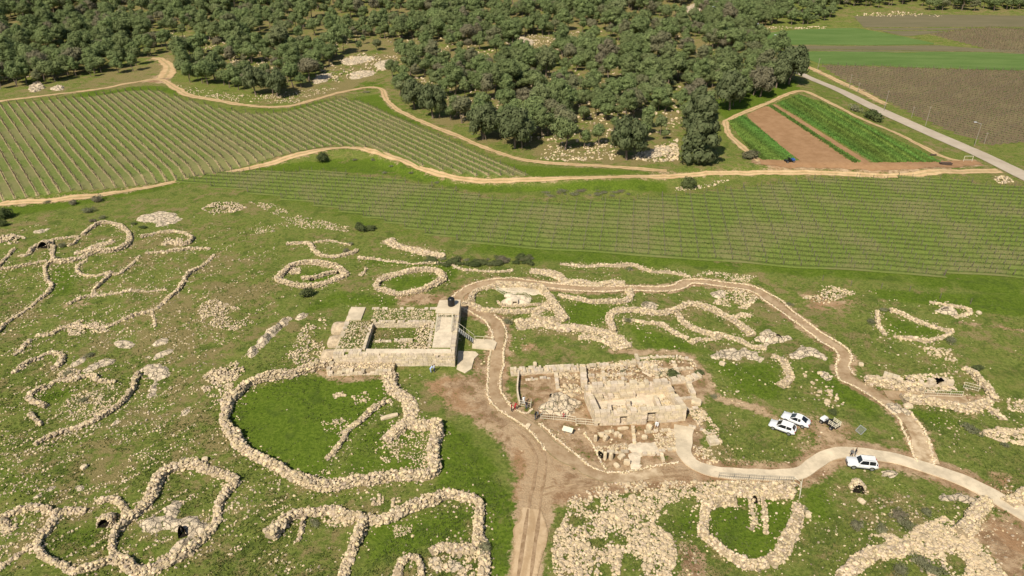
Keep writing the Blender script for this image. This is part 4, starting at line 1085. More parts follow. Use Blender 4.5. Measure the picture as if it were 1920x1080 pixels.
def tufts():
    r = np.random.default_rng(5)
    n = 60000
    px = r.uniform(-30, 1950, n); py = 395 + (1090 - 395) * r.random(n) ** .8
    P = G(px, py); x, y = P[:, 0], P[:, 1]
    keep = r.random(n) < np.clip((vnoise(x, y, 6, 21) * .6 + vnoise(x, y, 1.8, 22) * .4 - .36) * 3, .04, 1)
    for poly in ([(770, 705), (912, 690), (935, 770), (1110, 880), (1370, 892), (1050, 940), (1020, 1085), (950, 1085), (975, 945), (885, 838), (790, 742)], [(600, 572), (862, 572), (862, 705), (600, 705)], [(960, 660), (1345, 660), (1345, 880), (1110, 885), (960, 770)], [(1845, 955), (1925, 975), (1925, 1085), (1880, 1085), (1815, 1005)]):
        keep &= ~inside(px, py, np.array(poly))
    for l, w in ((CONC, 1.6), (PATH_N, 1.3), (PATH_W, 1.5), (DRIVE, 2.4), (PATH_T, 1.3), (DRIVE_R, 2.2)):
        keep &= segdist(x, y, smooth_line(W(l), 2.0)) > w
    keep &= ~((py < 495 + (px - 900) * .065) & (px > 850)) & ~((px > 330) & (py < 365 + (px - 330) * .19) & (py < 480))
    P = P[keep]; m = len(P)
    k = 3
    base = np.repeat(P, k, 0); nn = m * k
    a = r.uniform(0, 2 * PI, nn); hh = r.uniform(.06, .20, nn); ww = r.uniform(.08, .2, nn)
    d = np.stack([np.cos(a), np.sin(a), np.zeros(nn)], -1) * ww[:, None]
    off = np.concatenate([r.normal(0, .13, (nn, 2)), np.zeros((nn, 1))], -1)
    lean = np.concatenate([r.normal(0, .10, (nn, 2)), np.zeros((nn, 1))], -1)
    c = base + off
    V = np.stack([c - d - [0, 0, .03], c + d - [0, 0, .03], c + lean + np.stack([np.zeros(nn), np.zeros(nn), hh], -1)], 1)
    b = B().add(V.reshape(-1, 3), np.arange(nn * 3).reshape(-1, 3))
    tag(b.build('grass_tufts', M['grass']), 'short spring grass and weeds growing over the hillside', 'grass', kind='stuff')
tufts()

# ------------------------------------------------------------------ bedrock
def outcrop(label, poly, h=.35, name='rock_outcrop', mat=None, seed=None, step=.36):
    _wseed[0] += 7; sd = _wseed[0]
    w = W(poly)
    w = smooth_line(w, .5, True)[:-1]
    lo, hi = w.min(0) - .6, w.max(0) + .6
    xs = np.arange(lo[0], hi[0] + step, step); ys = np.arange(lo[1], hi[1] + step, step)
    X, Y = np.meshgrid(xs, ys)
    X = X + (vnoise(X, Y, .7, sd) - .5) * step * .6; Y = Y + (vnoise(X, Y, .7, sd + 1) - .5) * step * .6
    d = segdist(X, Y, w, True) * np.where(inside(X, Y, w), 1, -1)
    wmin = min(1.0, float(d.max()) / 1.6)
    d = d + ((vnoise(X, Y, 1.3, sd + 2) - .5) * 1.1 + (vnoise(X, Y, .55, sd + 7) - .5) * .7) * wmin + .15
    z = np.clip(d / .8, -.6, 1) * h * (.55 + .45 * vnoise(X, Y, 2.5, sd + 3)) + (vnoise(X, Y, .9, sd + 4) - .5) * h * .9 + (vnoise(X, Y, .45, sd + 8) - .5) * h * .5 + np.floor(vnoise(X, Y, 1.6, sd + 5) * 3) / 3 * h * .35 - h * .15
    z = np.where(d < 0, np.minimum(z, -.12), z)
    Z = hgt(X, Y) + z
    ny, nx = X.shape
    V = np.stack([X, Y, Z], -1).reshape(-1, 3)
    i = np.arange((ny - 1) * (nx - 1)); r, c = i // (nx - 1), i % (nx - 1); a = r * nx + c
    Q = np.stack([a, a + 1, a + 1 + nx, a + nx], -1)
    Q = Q[(d.ravel()[Q] > -.55).any(1)]
    p = w.mean(0); loc = np.array([*p, float(hgt(*p))])
    o = B().add(V, Q).build(name, mat or M['rock'], loc=loc)
    return tag(o, label, 'rock')
oc = outcrop
oc('bright white bedrock slab on the hilltop above the walls', [(252, 415), (275, 403), (310, 397), (338, 408), (330, 417), (300, 424), (282, 418)], .3)
oc('small pale slab on the far left hilltop', [(64, 436), (80, 430), (92, 430), (84, 438)], .3)
oc('left of two white slabs high on the slope beside the diagonal wall', [(212, 645), (228, 640), (250, 640), (245, 650), (222, 653)], .3)
oc('right of two white slabs high on the slope beside the diagonal wall', [(280, 646), (295, 637), (313, 634), (312, 644), (290, 650)], .3)
oc('slanting pale slab just below the two white slabs', [(278, 670), (300, 660), (322, 655), (318, 664), (290, 674)], .3)
oc('pale rock shelf under the dark bushes on the left slope', [(130, 685), (145, 672), (160, 670), (150, 685)], .5)
oc('flat pale rocks right of the dark bushes on the left slope', [(155, 696), (180, 680), (200, 672), (216, 676), (190, 688), (165, 699)], .35)
oc('large pinkish bedrock slope beside the crescent enclosure', [(264, 690), (290, 685), (322, 690), (315, 705), (300, 722), (280, 745), (275, 735), (283, 715), (270, 705)], .45)
oc('small brown rock in the grass left of the great enclosure', [(340, 775), (355, 760), (363, 755), (360, 768), (345, 780)], .4)
oc('long narrow rock ridge left of the fort', [(467, 662), (480, 645), (508, 617), (530, 599), (544, 601), (520, 624), (492, 650), (475, 668)], 1.0)
oc('white boulder slab on the grass above the fort', [(556, 596), (566, 588), (576, 590), (572, 598), (560, 600)], .5)
oc('big white bedrock tongue inside the corner enclosure, bottom left', [(260, 985), (285, 968), (310, 962), (325, 942), (342, 938), (340, 955), (330, 970), (352, 970), (390, 978), (388, 990), (370, 1010), (345, 1030), (318, 1040), (322, 1025), (345, 1005), (330, 990), (300, 995), (272, 995)], .5)
oc('long pale slab at the left edge above the bottom walls', [(66, 930), (85, 918), (106, 906), (108, 912), (90, 924), (72, 933)], .3)
oc('short pale slab next to the long slab at left', [(138, 913), (150, 910), (163, 918), (160, 926), (150, 920)], .3)
oc('white stone slab above the corner enclosure wall', [(336, 867), (345, 858), (355, 858), (350, 868)], .45)
oc('pale rock slab with stone heap, grass below the crescent wall', [(208, 798), (220, 787), (226, 790), (216, 800)], .3)
oc('left of two white slabs at the bottom centre', [(806, 1048), (830, 1045), (838, 1055), (825, 1063), (808, 1060)], .4)
oc('right of two white slabs at the bottom centre', [(840, 1060), (850, 1053), (872, 1062), (868, 1072), (845, 1072)], .4)
oc('flat white rock in the grass below the J-shaped wall', [(1205, 572), (1215, 567), (1232, 570), (1228, 581), (1210, 581)], .4)
oc('cracked pale slab beside the upper path bend', [(1335, 550), (1355, 545), (1362, 556), (1345, 561)], .4)
oc('rock mound with a dark cave mouth beside the upper path', [(1416, 630), (1438, 622), (1462, 628), (1483, 636), (1465, 641), (1440, 645), (1420, 640)], .9)
oc('striped white bedrock above the thin footpath', [(1338, 668), (1360, 655), (1385, 657), (1400, 652), (1432, 672), (1425, 682), (1395, 672), (1360, 675)], .3)
oc('large pale slab left of the path bend', [(1480, 665), (1500, 650), (1515, 652), (1544, 664), (1542, 672), (1510, 668), (1490, 672)], .45)
oc('pale rock left of the retaining wall of the tomb path', [(1535, 700), (1550, 698), (1562, 712), (1550, 716)], .4)
oc('hollow rock with a shadowed overhang above the right ring', [(1756, 580), (1770, 576), (1797, 584), (1795, 590), (1765, 588)], .7)
oc('flat limestone beside the concrete path, below the white car', [(1655, 885), (1675, 880), (1690, 890), (1680, 897), (1660, 893)], .25)
oc('tan bedrock shelf along the concrete path at right', [(1760, 930), (1790, 925), (1838, 937), (1830, 944), (1790, 940), (1765, 940)], .25)
oc('slab bridge of big flat stones across the looping path, left', [(1660, 762), (1675, 756), (1690, 762), (1688, 778), (1672, 775)], .4)
oc('slab bridge of big flat stones across the looping path, right', [(1688, 768), (1702, 766), (1712, 776), (1700, 781)], .4)
oc('grey boulder slab under the left pines beside the upper track', [(55, 168), (62, 158), (75, 155), (82, 162), (75, 170), (60, 173)], 1.0)
oc('second grey rock under the left pines beside the upper track', [(95, 168), (105, 162), (118, 162), (112, 170)], .8)
oc('upper pale ledge of the pine clearing left of centre', [(640, 114), (670, 106), (700, 108), (690, 116), (655, 122)], .6, step=.8)
oc('right pale ledge of the pine clearing left of centre', [(705, 118), (735, 112), (738, 124), (712, 132)], .6, step=.8)
oc('lower pale ledge of the pine clearing left of centre', [(660, 138), (690, 132), (705, 137), (680, 146), (655, 148)], .5, step=.8)
oc('left pale ledge of the pine clearing left of centre', [(588, 150), (605, 138), (622, 140), (612, 152), (594, 157)], .6, step=.8)
oc('white rock slope under the pines beside the dark cypress', [(1210, 290), (1228, 278), (1255, 274), (1258, 284), (1235, 294), (1215, 298)], .6, step=.6)
oc('gravel clearing high in the forest', [(1286, 14), (1305, 6), (1322, 12), (1312, 22), (1295, 28)], .2, step=1.5)
oc('pale ledge at the ochre forest clearing', [(950, 78), (975, 70), (1000, 76), (990, 90), (965, 88)], .6, step=1.0)
# ------------------------------------------------------------------ vine rows
def vine_rows(data, label, group, post_gap, vine_gap, h, seed, weeds, woody, rev=False):
    ob, o, ang, rows = data
    r = np.random.default_rng(seed)
    rows = [(k, sp) for k, sp in rows if sp]
    for i, (k, sp) in enumerate(rows if not rev else rows[::-1]):
        b = B(); pb = B()
        ly0 = k * ROWSP[group]
        for a, c in sp:
            n = max(2, int((c - a) / vine_gap))
            t = np.linspace(a + .5, c - .5, n) + r.normal(0, .12, n)
            t = t[r.random(n) > .06]; n = len(t)
            if n == 0: continue
            ly = ly0 + r.normal(0, .05, n)
            x, y = to_world(o, ang, t, ly)
            z = hgt(x, y)
            # trunk, two arms, shoots: thin three-sided slivers
            def sliver(p, q, w):
                m = len(p); d = np.array([0, w, 0]); e = np.array([w, 0, 0])
                V = np.stack([p - d, p + d, q, p - e, p + e], 1).reshape(-1, 3)
                f = (np.arange(m) * 5)[:, None]
                b.add(V, np.concatenate([f + [0, 1, 2], f + [3, 4, 2]]))
            base = np.stack([t, ly, z], -1)
            head = base + np.stack([r.normal(0, .08, n), r.normal(0, .06, n), h * r.uniform(.5, .65, n)], -1)
            sliver(base, head, .07 * woody)
            for s in (-1, 1):
                arm = head + np.stack([s * vine_gap * r.uniform(.35, .55, n), r.normal(0, .05, n), r.uniform(.0, .15, n)], -1)
                sliver(head, arm, .05 * woody)
                for q in range(2):
                    f = r.uniform(.2, 1, n)[:, None]
                    p = head * (1 - f) + arm * f
                    sliver(p, p + np.stack([r.normal(0, .12, n), r.normal(0, .14, n), h * r.uniform(.3, .5, n)], -1), .045 * woody)
            m = max(2, int((c - a) / post_gap) + 1)
            off = (math.ceil(a / post_gap) * post_gap)
            tp = np.arange(off, c, post_gap); tp = np.concatenate([[a + .1], tp, [c - .1]])
            x, y = to_world(o, ang, tp, np.full(len(tp), ly0)); z = hgt(x, y)
            for u_, z_ in zip(tp, z):
                pb.box((u_, ly0, z_ + h * .62), (.085, .085, h * 1.3), 0)
            if weeds:
                q = int((c - a) * weeds)
                tt = r.uniform(a, c, q); l2 = ly0 + r.normal(0, .22, q)
                x, y = to_world(o, ang, tt, l2); z = hgt(x, y)
                p = np.stack([tt, l2, z], -1); w = r.uniform(.12, .3, q)
                V = np.stack([p - np.stack([w, w * 0, w * 0], -1), p + np.stack([w, w * 0, w * 0], -1), p + np.stack([r.normal(0, .1, q), r.normal(0, .1, q), r.uniform(.12, .34, q)], -1)], 1).reshape(-1, 3)
                b.add(V, np.arange(q * 3).reshape(-1, 3), mi=1)
        if not b.V: continue
        a0 = sp[0][0]
        loc = np.array([a0, ly0, 0.0])
        x, y = to_world(o, ang, a0, ly0)
        e = empty('vine_row', (x, y, 0), ang, label % nth(i + 1), 'vine row', group)
        tag(b.build('vines', [M['wood'], M['weed']], e, loc=loc), kind='stuff')
        tag(pb.build('trellis_posts', M['post'], e, loc=loc), kind='stuff')
GA, GB, GC, GD = 'vine rows of the striped left vineyard', 'vine rows of the wide middle vineyard', 'vine rows of the brown far right vineyard', 'vine rows in the far top right corner'
ROWSP = {GA: SP1, GB: SP2, GC: SP3, GD: SP3}
vine_rows(s1, '%s vine row from the left in the striped left vineyard', GA, 6.0, 1.3, 1.15, 1, 2.0, 1.1)
vine_rows(s2, '%s trellised vine row from the near edge of the middle vineyard', GB, 3.45, 1.35, 1.15, 2, 2.0, .75)
vine_rows(s3, '%s bare vine row from the near side of the brown right vineyard', GC, 7.0, 1.2, 1.1, 3, 1.5, 1.1)
vine_rows(s4, '%s bare vine row from the near side of the top right corner field', GD, 9.0, 1.4, 1.1, 4, 1.0, 1.3)

# ------------------------------------------------------------------ trees
def crown_mesh(seed, R=3.3, zc=5.6, zh=2.9, clumps=20, leaves=120, leaf=.42, cone=False, rc=(.95, 1.55)):
    r = np.random.default_rng(seed)
    b = B(); cs = []
    for i in range(clumps):
        if cone:
            z = r.random() ** .8
            rad = R * (1 - z * .72) * r.uniform(.35, 1.0); a = r.uniform(0, 2 * PI)
            cs.append((rad * math.cos(a), rad * math.sin(a), zc - zh + 2 * zh * z, r.uniform(*rc) * (1 - .3 * z)))
        else:
            for _ in range(40):
                v = r.normal(0, 1, 3); v /= np.linalg.norm(v)
                q = r.uniform(.45, .92)
                if v[2] > -.45: break
            lx = 1 + .25 * math.sin(seed * 2.1); 
            cs.append((v[0] * R * q * lx, v[1] * R * q / lx, zc + v[2] * zh * q, r.uniform(*rc)))
    cs.append((0, 0, zc, rc[1] * 1.15))
    for (x, y, z, rad) in cs:
        V = ICO1[0] * r.uniform(.42, .66, (len(ICO1[0]), 1)) * rad * np.array([1, 1, .82]) + (x, y, z)
        b.add(V, ICO1[1])
        n = leaves
        d = r.normal(0, 1, (n, 3)); d[:, 2] += .25; d /= np.linalg.norm(d, axis=1)[:, None]
        p = d * (rad * r.uniform(.5, 1.28, n))[:, None] * np.array([1, 1, .85]) + (x, y, z)
        t1 = np.cross(d, r.normal(0, 1, (n, 3))); t1 /= np.linalg.norm(t1, axis=1)[:, None]
        nn = d + r.normal(0, .30, (n, 3)); t2 = np.cross(nn, t1); t2 /= np.linalg.norm(t2, axis=1)[:, None]
        s1_ = leaf * r.uniform(.6, 1.3, n)[:, None]; s2_ = leaf * r.uniform(.35, .75, n)[:, None]
        V = np.stack([p - t1 * s1_, p + t2 * s2_, p + t1 * s1_, p - t2 * s2_], 1).reshape(-1, 3)
        b.add(V, np.arange(n * 4).reshape(-1, 4))
    return b, cs

def trunk_mesh(seed, cs, zt, r0=.26, limbs=7):
    r = np.random.default_rng(seed + 50); b = B()
    pts = [np.array([0, 0, -.4])]; lean = r.normal(0, .10, 2)
    for k in range(1, 5):
        z = zt * k / 4
        pts.append(np.array([lean[0] * z + r.normal(0, .06), lean[1] * z + r.normal(0, .06), z]))
    for k in range(4):
        b.bar(pts[k], pts[k + 1], r0 * (1 - .17 * k), 7, r2=r0 * (1 - .17 * (k + 1)))
    for (x, y, z, rad) in cs[:limbs]:
        s = pts[2] * .5 + pts[3] * .5 if r.random() < .5 else pts[3]
        b.bar(s, (x * .8, y * .8, z - rad * .3), r0 * .32, 5, r2=r0 * .12)
    return b

PINES = []      # (crown mesh, trunk mesh)
specs = [(3.2, 4.6, 2.8, 18, .34), (3.7, 4.3, 2.4, 20, .35), (2.8, 5.2, 3.3, 18, .33), (3.9, 4.7, 2.7, 22, .36), (2.4, 4.2, 2.7, 13, .32), (3.1, 5.6, 3.6, 20, .34), (2.9, 3.9, 2.3, 14, .34), (4.1, 5.2, 3.0, 24, .36)]
for i, (R, zc, zh, cl, lf) in enumerate(specs):
    b, cs = crown_mesh(40 + i, R * .84, zc * 1.08, zh * 1.15, cl, 190, lf * .9, rc=(.7, 1.6))
    c = b.build('crown', M['pine']); t = trunk_mesh(40 + i, cs, zc, .24).build('trunk', M['bark'])
    PINES.append((c.data, t.data)); bpy.data.objects.remove(c); bpy.data.objects.remove(t)
b, cs = crown_mesh(90, 4.0, 5.6, 5.0, 46, 150, .42, True, (1.0, 1.5))
c = b.build('crown', M['cypress']); t = trunk_mesh(90, cs, 6, .3, 4).build('trunk', M['bark'])
CYP = (c.data, t.data); bpy.data.objects.remove(c); bpy.data.objects.remove(t)
b, cs = crown_mesh(91, 3.4, 4.0, 3.2, 30, 150, .40, False, (1.0, 1.5))
c = b.build('crown', M['cypress']); t = trunk_mesh(91, cs, 4, .3, 4).build('trunk', M['bark'])
OAK = (c.data, t.data); bpy.data.objects.remove(c); bpy.data.objects.remove(t)

def tree(kind, x, y, s, rz, label, cat='pine tree', name='pine_tree', group=None, sz=1.0):
    z = float(hgt(x, y))
    e = empty(name, (x, y, z), rz, label, cat, group)
    e.scale = (s, s, s * sz)
    for nm, me in zip(('crown', 'trunk'), kind):
        o = bpy.data.objects.new(nm, me); COL.objects.link(o); o.parent = e
    return e

FOREST = [  # pixel outlines of where trunks stand
    [(-400, 150), (0, 168), (45, 160), (95, 158), (130, 150), (200, 143), (262, 135), (286, 118), (285, 100), (300, 92), (330, 100), (336, 128), (345, 150), (400, 172), (430, 165), (460, 172), (500, 180), (540, 178), (585, 160), (600, 140), (625, 128), (640, 108),
     (690, 95), (742, 100), (740, 130), (735, 148), (728, 165), (745, 185), (800, 212), (850, 240), (905, 262), (960, 276), (1010, 288), (1060, 288), (1110, 278), (1130, 292), (1190, 299), (1230, 275), (1255, 255), (1290, 270), (1325, 288), (1335, 230), (1325, 195),
     (1345, 195), (1365, 203), (1400, 188), (1440, 172), (1488, 150), (1490, 125), (1470, 100), (1440, 92), (1412, 75), (1405, 62), (1420, 50), (1450, 48), (1500, 48), (1545, 44), (1565, 28), (1590, 14), (1640, 15), (1700, 19), (1760, 20), (1850, 22), (1925, 17), (2300, 10), (2300, -42), (-400, -42)]]
CLEAR = [[(955, 78), (990, 66), (1085, 70), (1090, 88), (1040, 98), (1020, 122), (1000, 128), (985, 100)], [(1143, 95), (1160, 95), (1162, 150), (1170, 205), (1148, 190)], [(1280, 10), (1305, 0), (1326, 10), (1316, 26), (1292, 32)], [(600, 160), (640, 100), (735, 95), (738, 140)],
         [(1120, 60), (1135, 60), (1150, 85), (1135, 88)], [(20, 60), (50, 55), (45, 75), (20, 75)], [(1185, 185), (1195, 178), (1200, 195), (1188, 200)], [(1310, 170), (1345, 168), (1330, 215), (1310, 200)]]
def place_trees():
    r = np.random.default_rng(9)
    w = W(FOREST[0])
    lo, hi = w.min(0), w.max(0)
    clear = [W(c) for c in CLEAR]
    cell = 4.8
    pts = []
    gx, gy = np.meshgrid(np.arange(max(lo[0], -420), min(hi[0], 420), cell), np.arange(lo[1], min(hi[1], 690), cell * .92))
    gx = gx + (np.arange(gx.shape[0]) % 2)[:, None] * cell / 2
    x = (gx + r.uniform(-.42, .42, gx.shape) * cell).ravel(); y = (gy + r.uniform(-.42, .42, gy.shape) * cell).ravel()
    k = inside(x, y, w)
    for c in clear: k &= ~inside(x, y, c)
    dn = vnoise(x, y, 22, 31) * .6 + vnoise(x, y, 9, 32) * .4
    k &= r.random(len(x)) < np.clip(.34 + (dn - .36) * 2.4, .12, .9)
    edge = segdist(x, y, w, True)
    k |= inside(x, y, w) & (edge < 3.5) & (r.random(len(x)) < .45) & (y < 330)
    for c in clear: k &= ~inside(x, y, c)
    cx, cy = W([(1312, 305), (1295, 240), (1490, 150)]).T
    k &= np.hypot(x - cx[0], y - cy[0]) > 7
    k &= segdist(x, y, smooth_line(W(TRK_UP), 3)) > 3.4
    k &= segdist(x, y, smooth_line(W(TRK_HOOK), 2)) > 4
    k &= segdist(x, y, smooth_line(W(ROAD), 3)) > 5
    x, y = x[k], y[k]
    px, py = project(x, y, hgt(x, y) + 4)
    v = (px > -60) & (px < 1980) & (py > -60)
    x, y, px, py = x[v], y[v], px[v], py[v]
    edge = segdist(x, y, w, True)
    sc = .72 * np.clip(np.exp(r.normal(0, .24, len(x))), .5, 1.6) * (.95 + .25 * vnoise(x, y, 40, 33))
    rz = r.uniform(0, 2 * PI, len(x)); kd = r.integers(0, len(PINES), len(x))
    order = np.argsort(np.hypot(x, y))
    near = order[:288]; rest = order[288:]
    # the ones in view, each a tree of its own; those on the forest edge get a label of their own
    zones = [('left of the track junction', lambda a: a < 318), ('left of the limestone clearing', lambda a: 318 <= a < 725),
             ('above the track bend', lambda a: 725 <= a < 1010), ('above the straight lower track', lambda a: 1010 <= a < 1345), ('beside the road', lambda a: a >= 1345)]
    tiers = ('front', 'second', 'third', 'fourth', 'fifth', 'sixth', 'seventh', 'eighth', 'ninth', 'tenth', 'eleventh', 'twelfth')
    for zn, fn in zones:
        idx = [i for i in near if fn(px[i])]
        for ti, tn in enumerate(tiers):
            row = sorted([i for i in idx if min(int(edge[i] / 7.0), len(tiers) - 1) == ti], key=lambda i: px[i])
            for q, i in enumerate(row):
                tree(PINES[kd[i]], x[i], y[i], sc[i], rz[i], '%s pine from the left in the %s tier %s' % (nth(q + 1), tn, zn), group='pines of the wood ' + zn)
    # the rest of the wood as one mass
    me = bpy.data.meshes.new('forest'); n = len(rest)
    me.vertices.add(n)
    me.vertices.foreach_set('co', np.stack([x[rest], y[rest], hgt(x[rest], y[rest])], -1).astype(np.float32).ravel())
    for nm, v in (('sc', sc[rest]), ('rz', rz[rest])):
        me.attributes.new(nm, 'FLOAT', 'POINT').data.foreach_set('value', v.astype(np.float32))
    me.attributes.new('kd', 'INT', 'POINT').data.foreach_set('value', kd[rest].astype(np.int32))
    fo = bpy.data.objects.new('forest', me); COL.objects.link(fo)
    lib = bpy.data.collections.new('pine_shapes')
    for i, (c, t) in enumerate(PINES):
        b = B()
        for m_, mesh in enumerate((c, t)):
            V = np.empty(len(mesh.vertices) * 3, np.float32); mesh.vertices.foreach_get('co', V); V = V.reshape(-1, 3)
            Lp = np.empty(len(mesh.loops), np.int32); mesh.loops.foreach_get('vertex_index', Lp)
            ls = np.empty(len(mesh.polygons), np.int32); mesh.polygons.foreach_get('loop_start', ls)
            tot = np.diff(np.append(ls, len(Lp)))
            q = ls[tot == 4]; tr = ls[tot == 3]
            n0 = b.n
            b.add(V, Lp[q[:, None] + np.arange(4)], mi=m_)
            if len(tr):
                b.T.append(Lp[tr[:, None] + np.arange(3)] + n0); b.tm.append(np.full(len(tr), m_))
        o = b.build('pine_shape_%02d' % i, [M['pine'], M['bark']])
        COL.objects.unlink(o); lib.objects.link(o)
    ng = bpy.data.node_groups.new('forest', 'GeometryNodeTree')
    ng.interface.new_socket('Geometry', in_out='INPUT', socket_type='NodeSocketGeometry')
    ng.interface.new_socket('Geometry', in_out='OUTPUT', socket_type='NodeSocketGeometry')
    A = ng.nodes.new; lk = ng.links.new
    gi, go = A('NodeGroupInput'), A('NodeGroupOutput')
    ci = A('GeometryNodeCollectionInfo'); ci.inputs['Collection'].default_value = lib
    ci.inputs['Separate Children'].default_value = True; ci.inputs['Reset Children'].default_value = True
    ip = A('GeometryNodeInstanceOnPoints'); ip.inputs['Pick Instance'].default_value = True
    def na(nm, ty):
        q = A('GeometryNodeInputNamedAttribute'); q.data_type = ty; q.inputs['Name'].default_value = nm
        return [s for s in q.outputs if s.enabled][0]
    cb = A('ShaderNodeCombineXYZ'); lk(na('rz', 'FLOAT'), cb.inputs[2])
    lk(gi.outputs[0], ip.inputs['Points']); lk(ci.outputs[0], ip.inputs['Instance'])
    lk(na('kd', 'INT'), ip.inputs['Instance Index']); lk(cb.outputs[0], ip.inputs['Rotation']); lk(na('sc', 'FLOAT'), ip.inputs['Scale'])
    lk(ip.outputs[0], go.inputs[0])
    fo.modifiers.new('forest', 'NODES').node_group = ng
    tag(fo, 'dense pine wood receding up the slope behind the first trees', 'forest', kind='stuff')
    print('trees', len(x), 'rest', n)
place_trees()
def at(px, py): return [float(v) for v in G(px, py)]
p = at(1312, 306); tree(CYP, p[0], p[1], 1.45, .3, 'huge dark layered evergreen at the forest corner by the lower track', 'tree', 'evergreen_tree', sz=1.15)
p = at(1300, 262); tree(CYP, p[0], p[1], 1.1, 1.9, 'dark evergreen standing just behind the huge layered one', 'tree', 'evergreen_tree', sz=1.3)
for q, (a, c, s, lb) in enumerate([(1175, 300, 1.25, 'dense round dark tree with branches down to the white rocks'), (1368, 206, 1.35, 'dark bushy tree left of the garden plots'), (1425, 182, 1.15, 'dark bushy tree above the yellow flowered track'), (1478, 158, 1.5, 'broad dark tree overhanging the start of the road'),
                                  (1455, 165, 1.1, 'smaller dark tree between the two bushy trees by the road'), (812, 222, 1.15, 'dense dark tree over the bend of the upper track, right one'), (778, 205, 1.05, 'dense dark tree over the bend of the upper track, left one'), (965, 278, 1.3, 'tall dense pine with tiered boughs above the lower track'), (905, 262, 1.15, 'dense dark tree left of the tiered pine'),
                                  (520, 182, 1.0, 'dense dark tree at the rocky edge of the upper track'), (480, 178, 1.05, 'rounded dark tree left of the one at the rocky edge')]):
    p = at(a, c); tree(OAK, p[0], p[1], s, q * 1.3, lb, 'tree', 'evergreen_tree', sz=1.25)

# ------------------------------------------------------------------ shrubs
def shrub_mesh(seed, R, H, mat, leaf, cl=9, lv=70):
    r = np.random.default_rng(seed); b = B()
    for i in range(cl):
        a = r.uniform(0, 2 * PI); q = R * r.uniform(0, .75)
        rad = r.uniform(.35, .5) * R
        c = np.array([q * math.cos(a), q * math.sin(a), H * r.uniform(.25, .7)])
        if mat is M['shrub']: b.add(ICO0[0] * r.uniform(.5, .8, (12, 1)) * rad * [1, 1, H / R * .8] + c, ICO0[1])
        d = r.normal(0, 1, (lv, 3)); d[:, 2] += .4; d /= np.linalg.norm(d, axis=1)[:, None]
        p = c + d * rad * r.uniform(.7, 1.2, (lv, 1)) * [1, 1, H / R * .9]
        t = np.cross(d, r.normal(0, 1, (lv, 3))); t /= np.linalg.norm(t, axis=1)[:, None]
        u = np.cross(t, d + r.normal(0, .5, (lv, 3))); u /= np.linalg.norm(u, axis=1)[:, None]
        s = leaf * r.uniform(.6, 1.3, (lv, 1))
        b.add(np.stack([p - t * s, p + u * s * .6, p + t * s], 1).reshape(-1, 3), np.arange(lv * 3).reshape(-1, 3))
    o = b.build('foliage', mat); me = o.data; bpy.data.objects.remove(o)
    s = B()
    for i in range(7):
        a = r.uniform(0, 2 * PI); q = R * r.uniform(.1, .6)
        s.bar((0, 0, -.2), (q * math.cos(a), q * math.sin(a), H * .6), .05, 4, r2=.02)
    o = s.build('stem', M['bark']); st = o.data; bpy.data.objects.remove(o)
    return me, st
SH_G = [shrub_mesh(i, 1.0, .9, M['shrub'], .16) for i in range(3)]
SH_T = [shrub_mesh(10 + i, 1.0, .7, M['twig'], .11, 10, 60) for i in range(3)]
def shrub(px, py, w, label, tw=False, hs=1.0, group=None):
    r = np.random.default_rng(int(px * 7 + py))
    p = at(px, py)
    e = empty('shrub', p, r.uniform(0, 6), label, 'shrub', group)
    w *= .74 if tw else 1.0
    e.scale = (w * r.uniform(.9, 1.15), w * r.uniform(.8, 1.0), w * hs)
    for nm, me in zip(('foliage', 'stem'), (SH_T if tw else SH_G)[int(r.integers(0, 3))]):
        o = bpy.data.objects.new(nm, me); COL.objects.link(o); o.parent = e
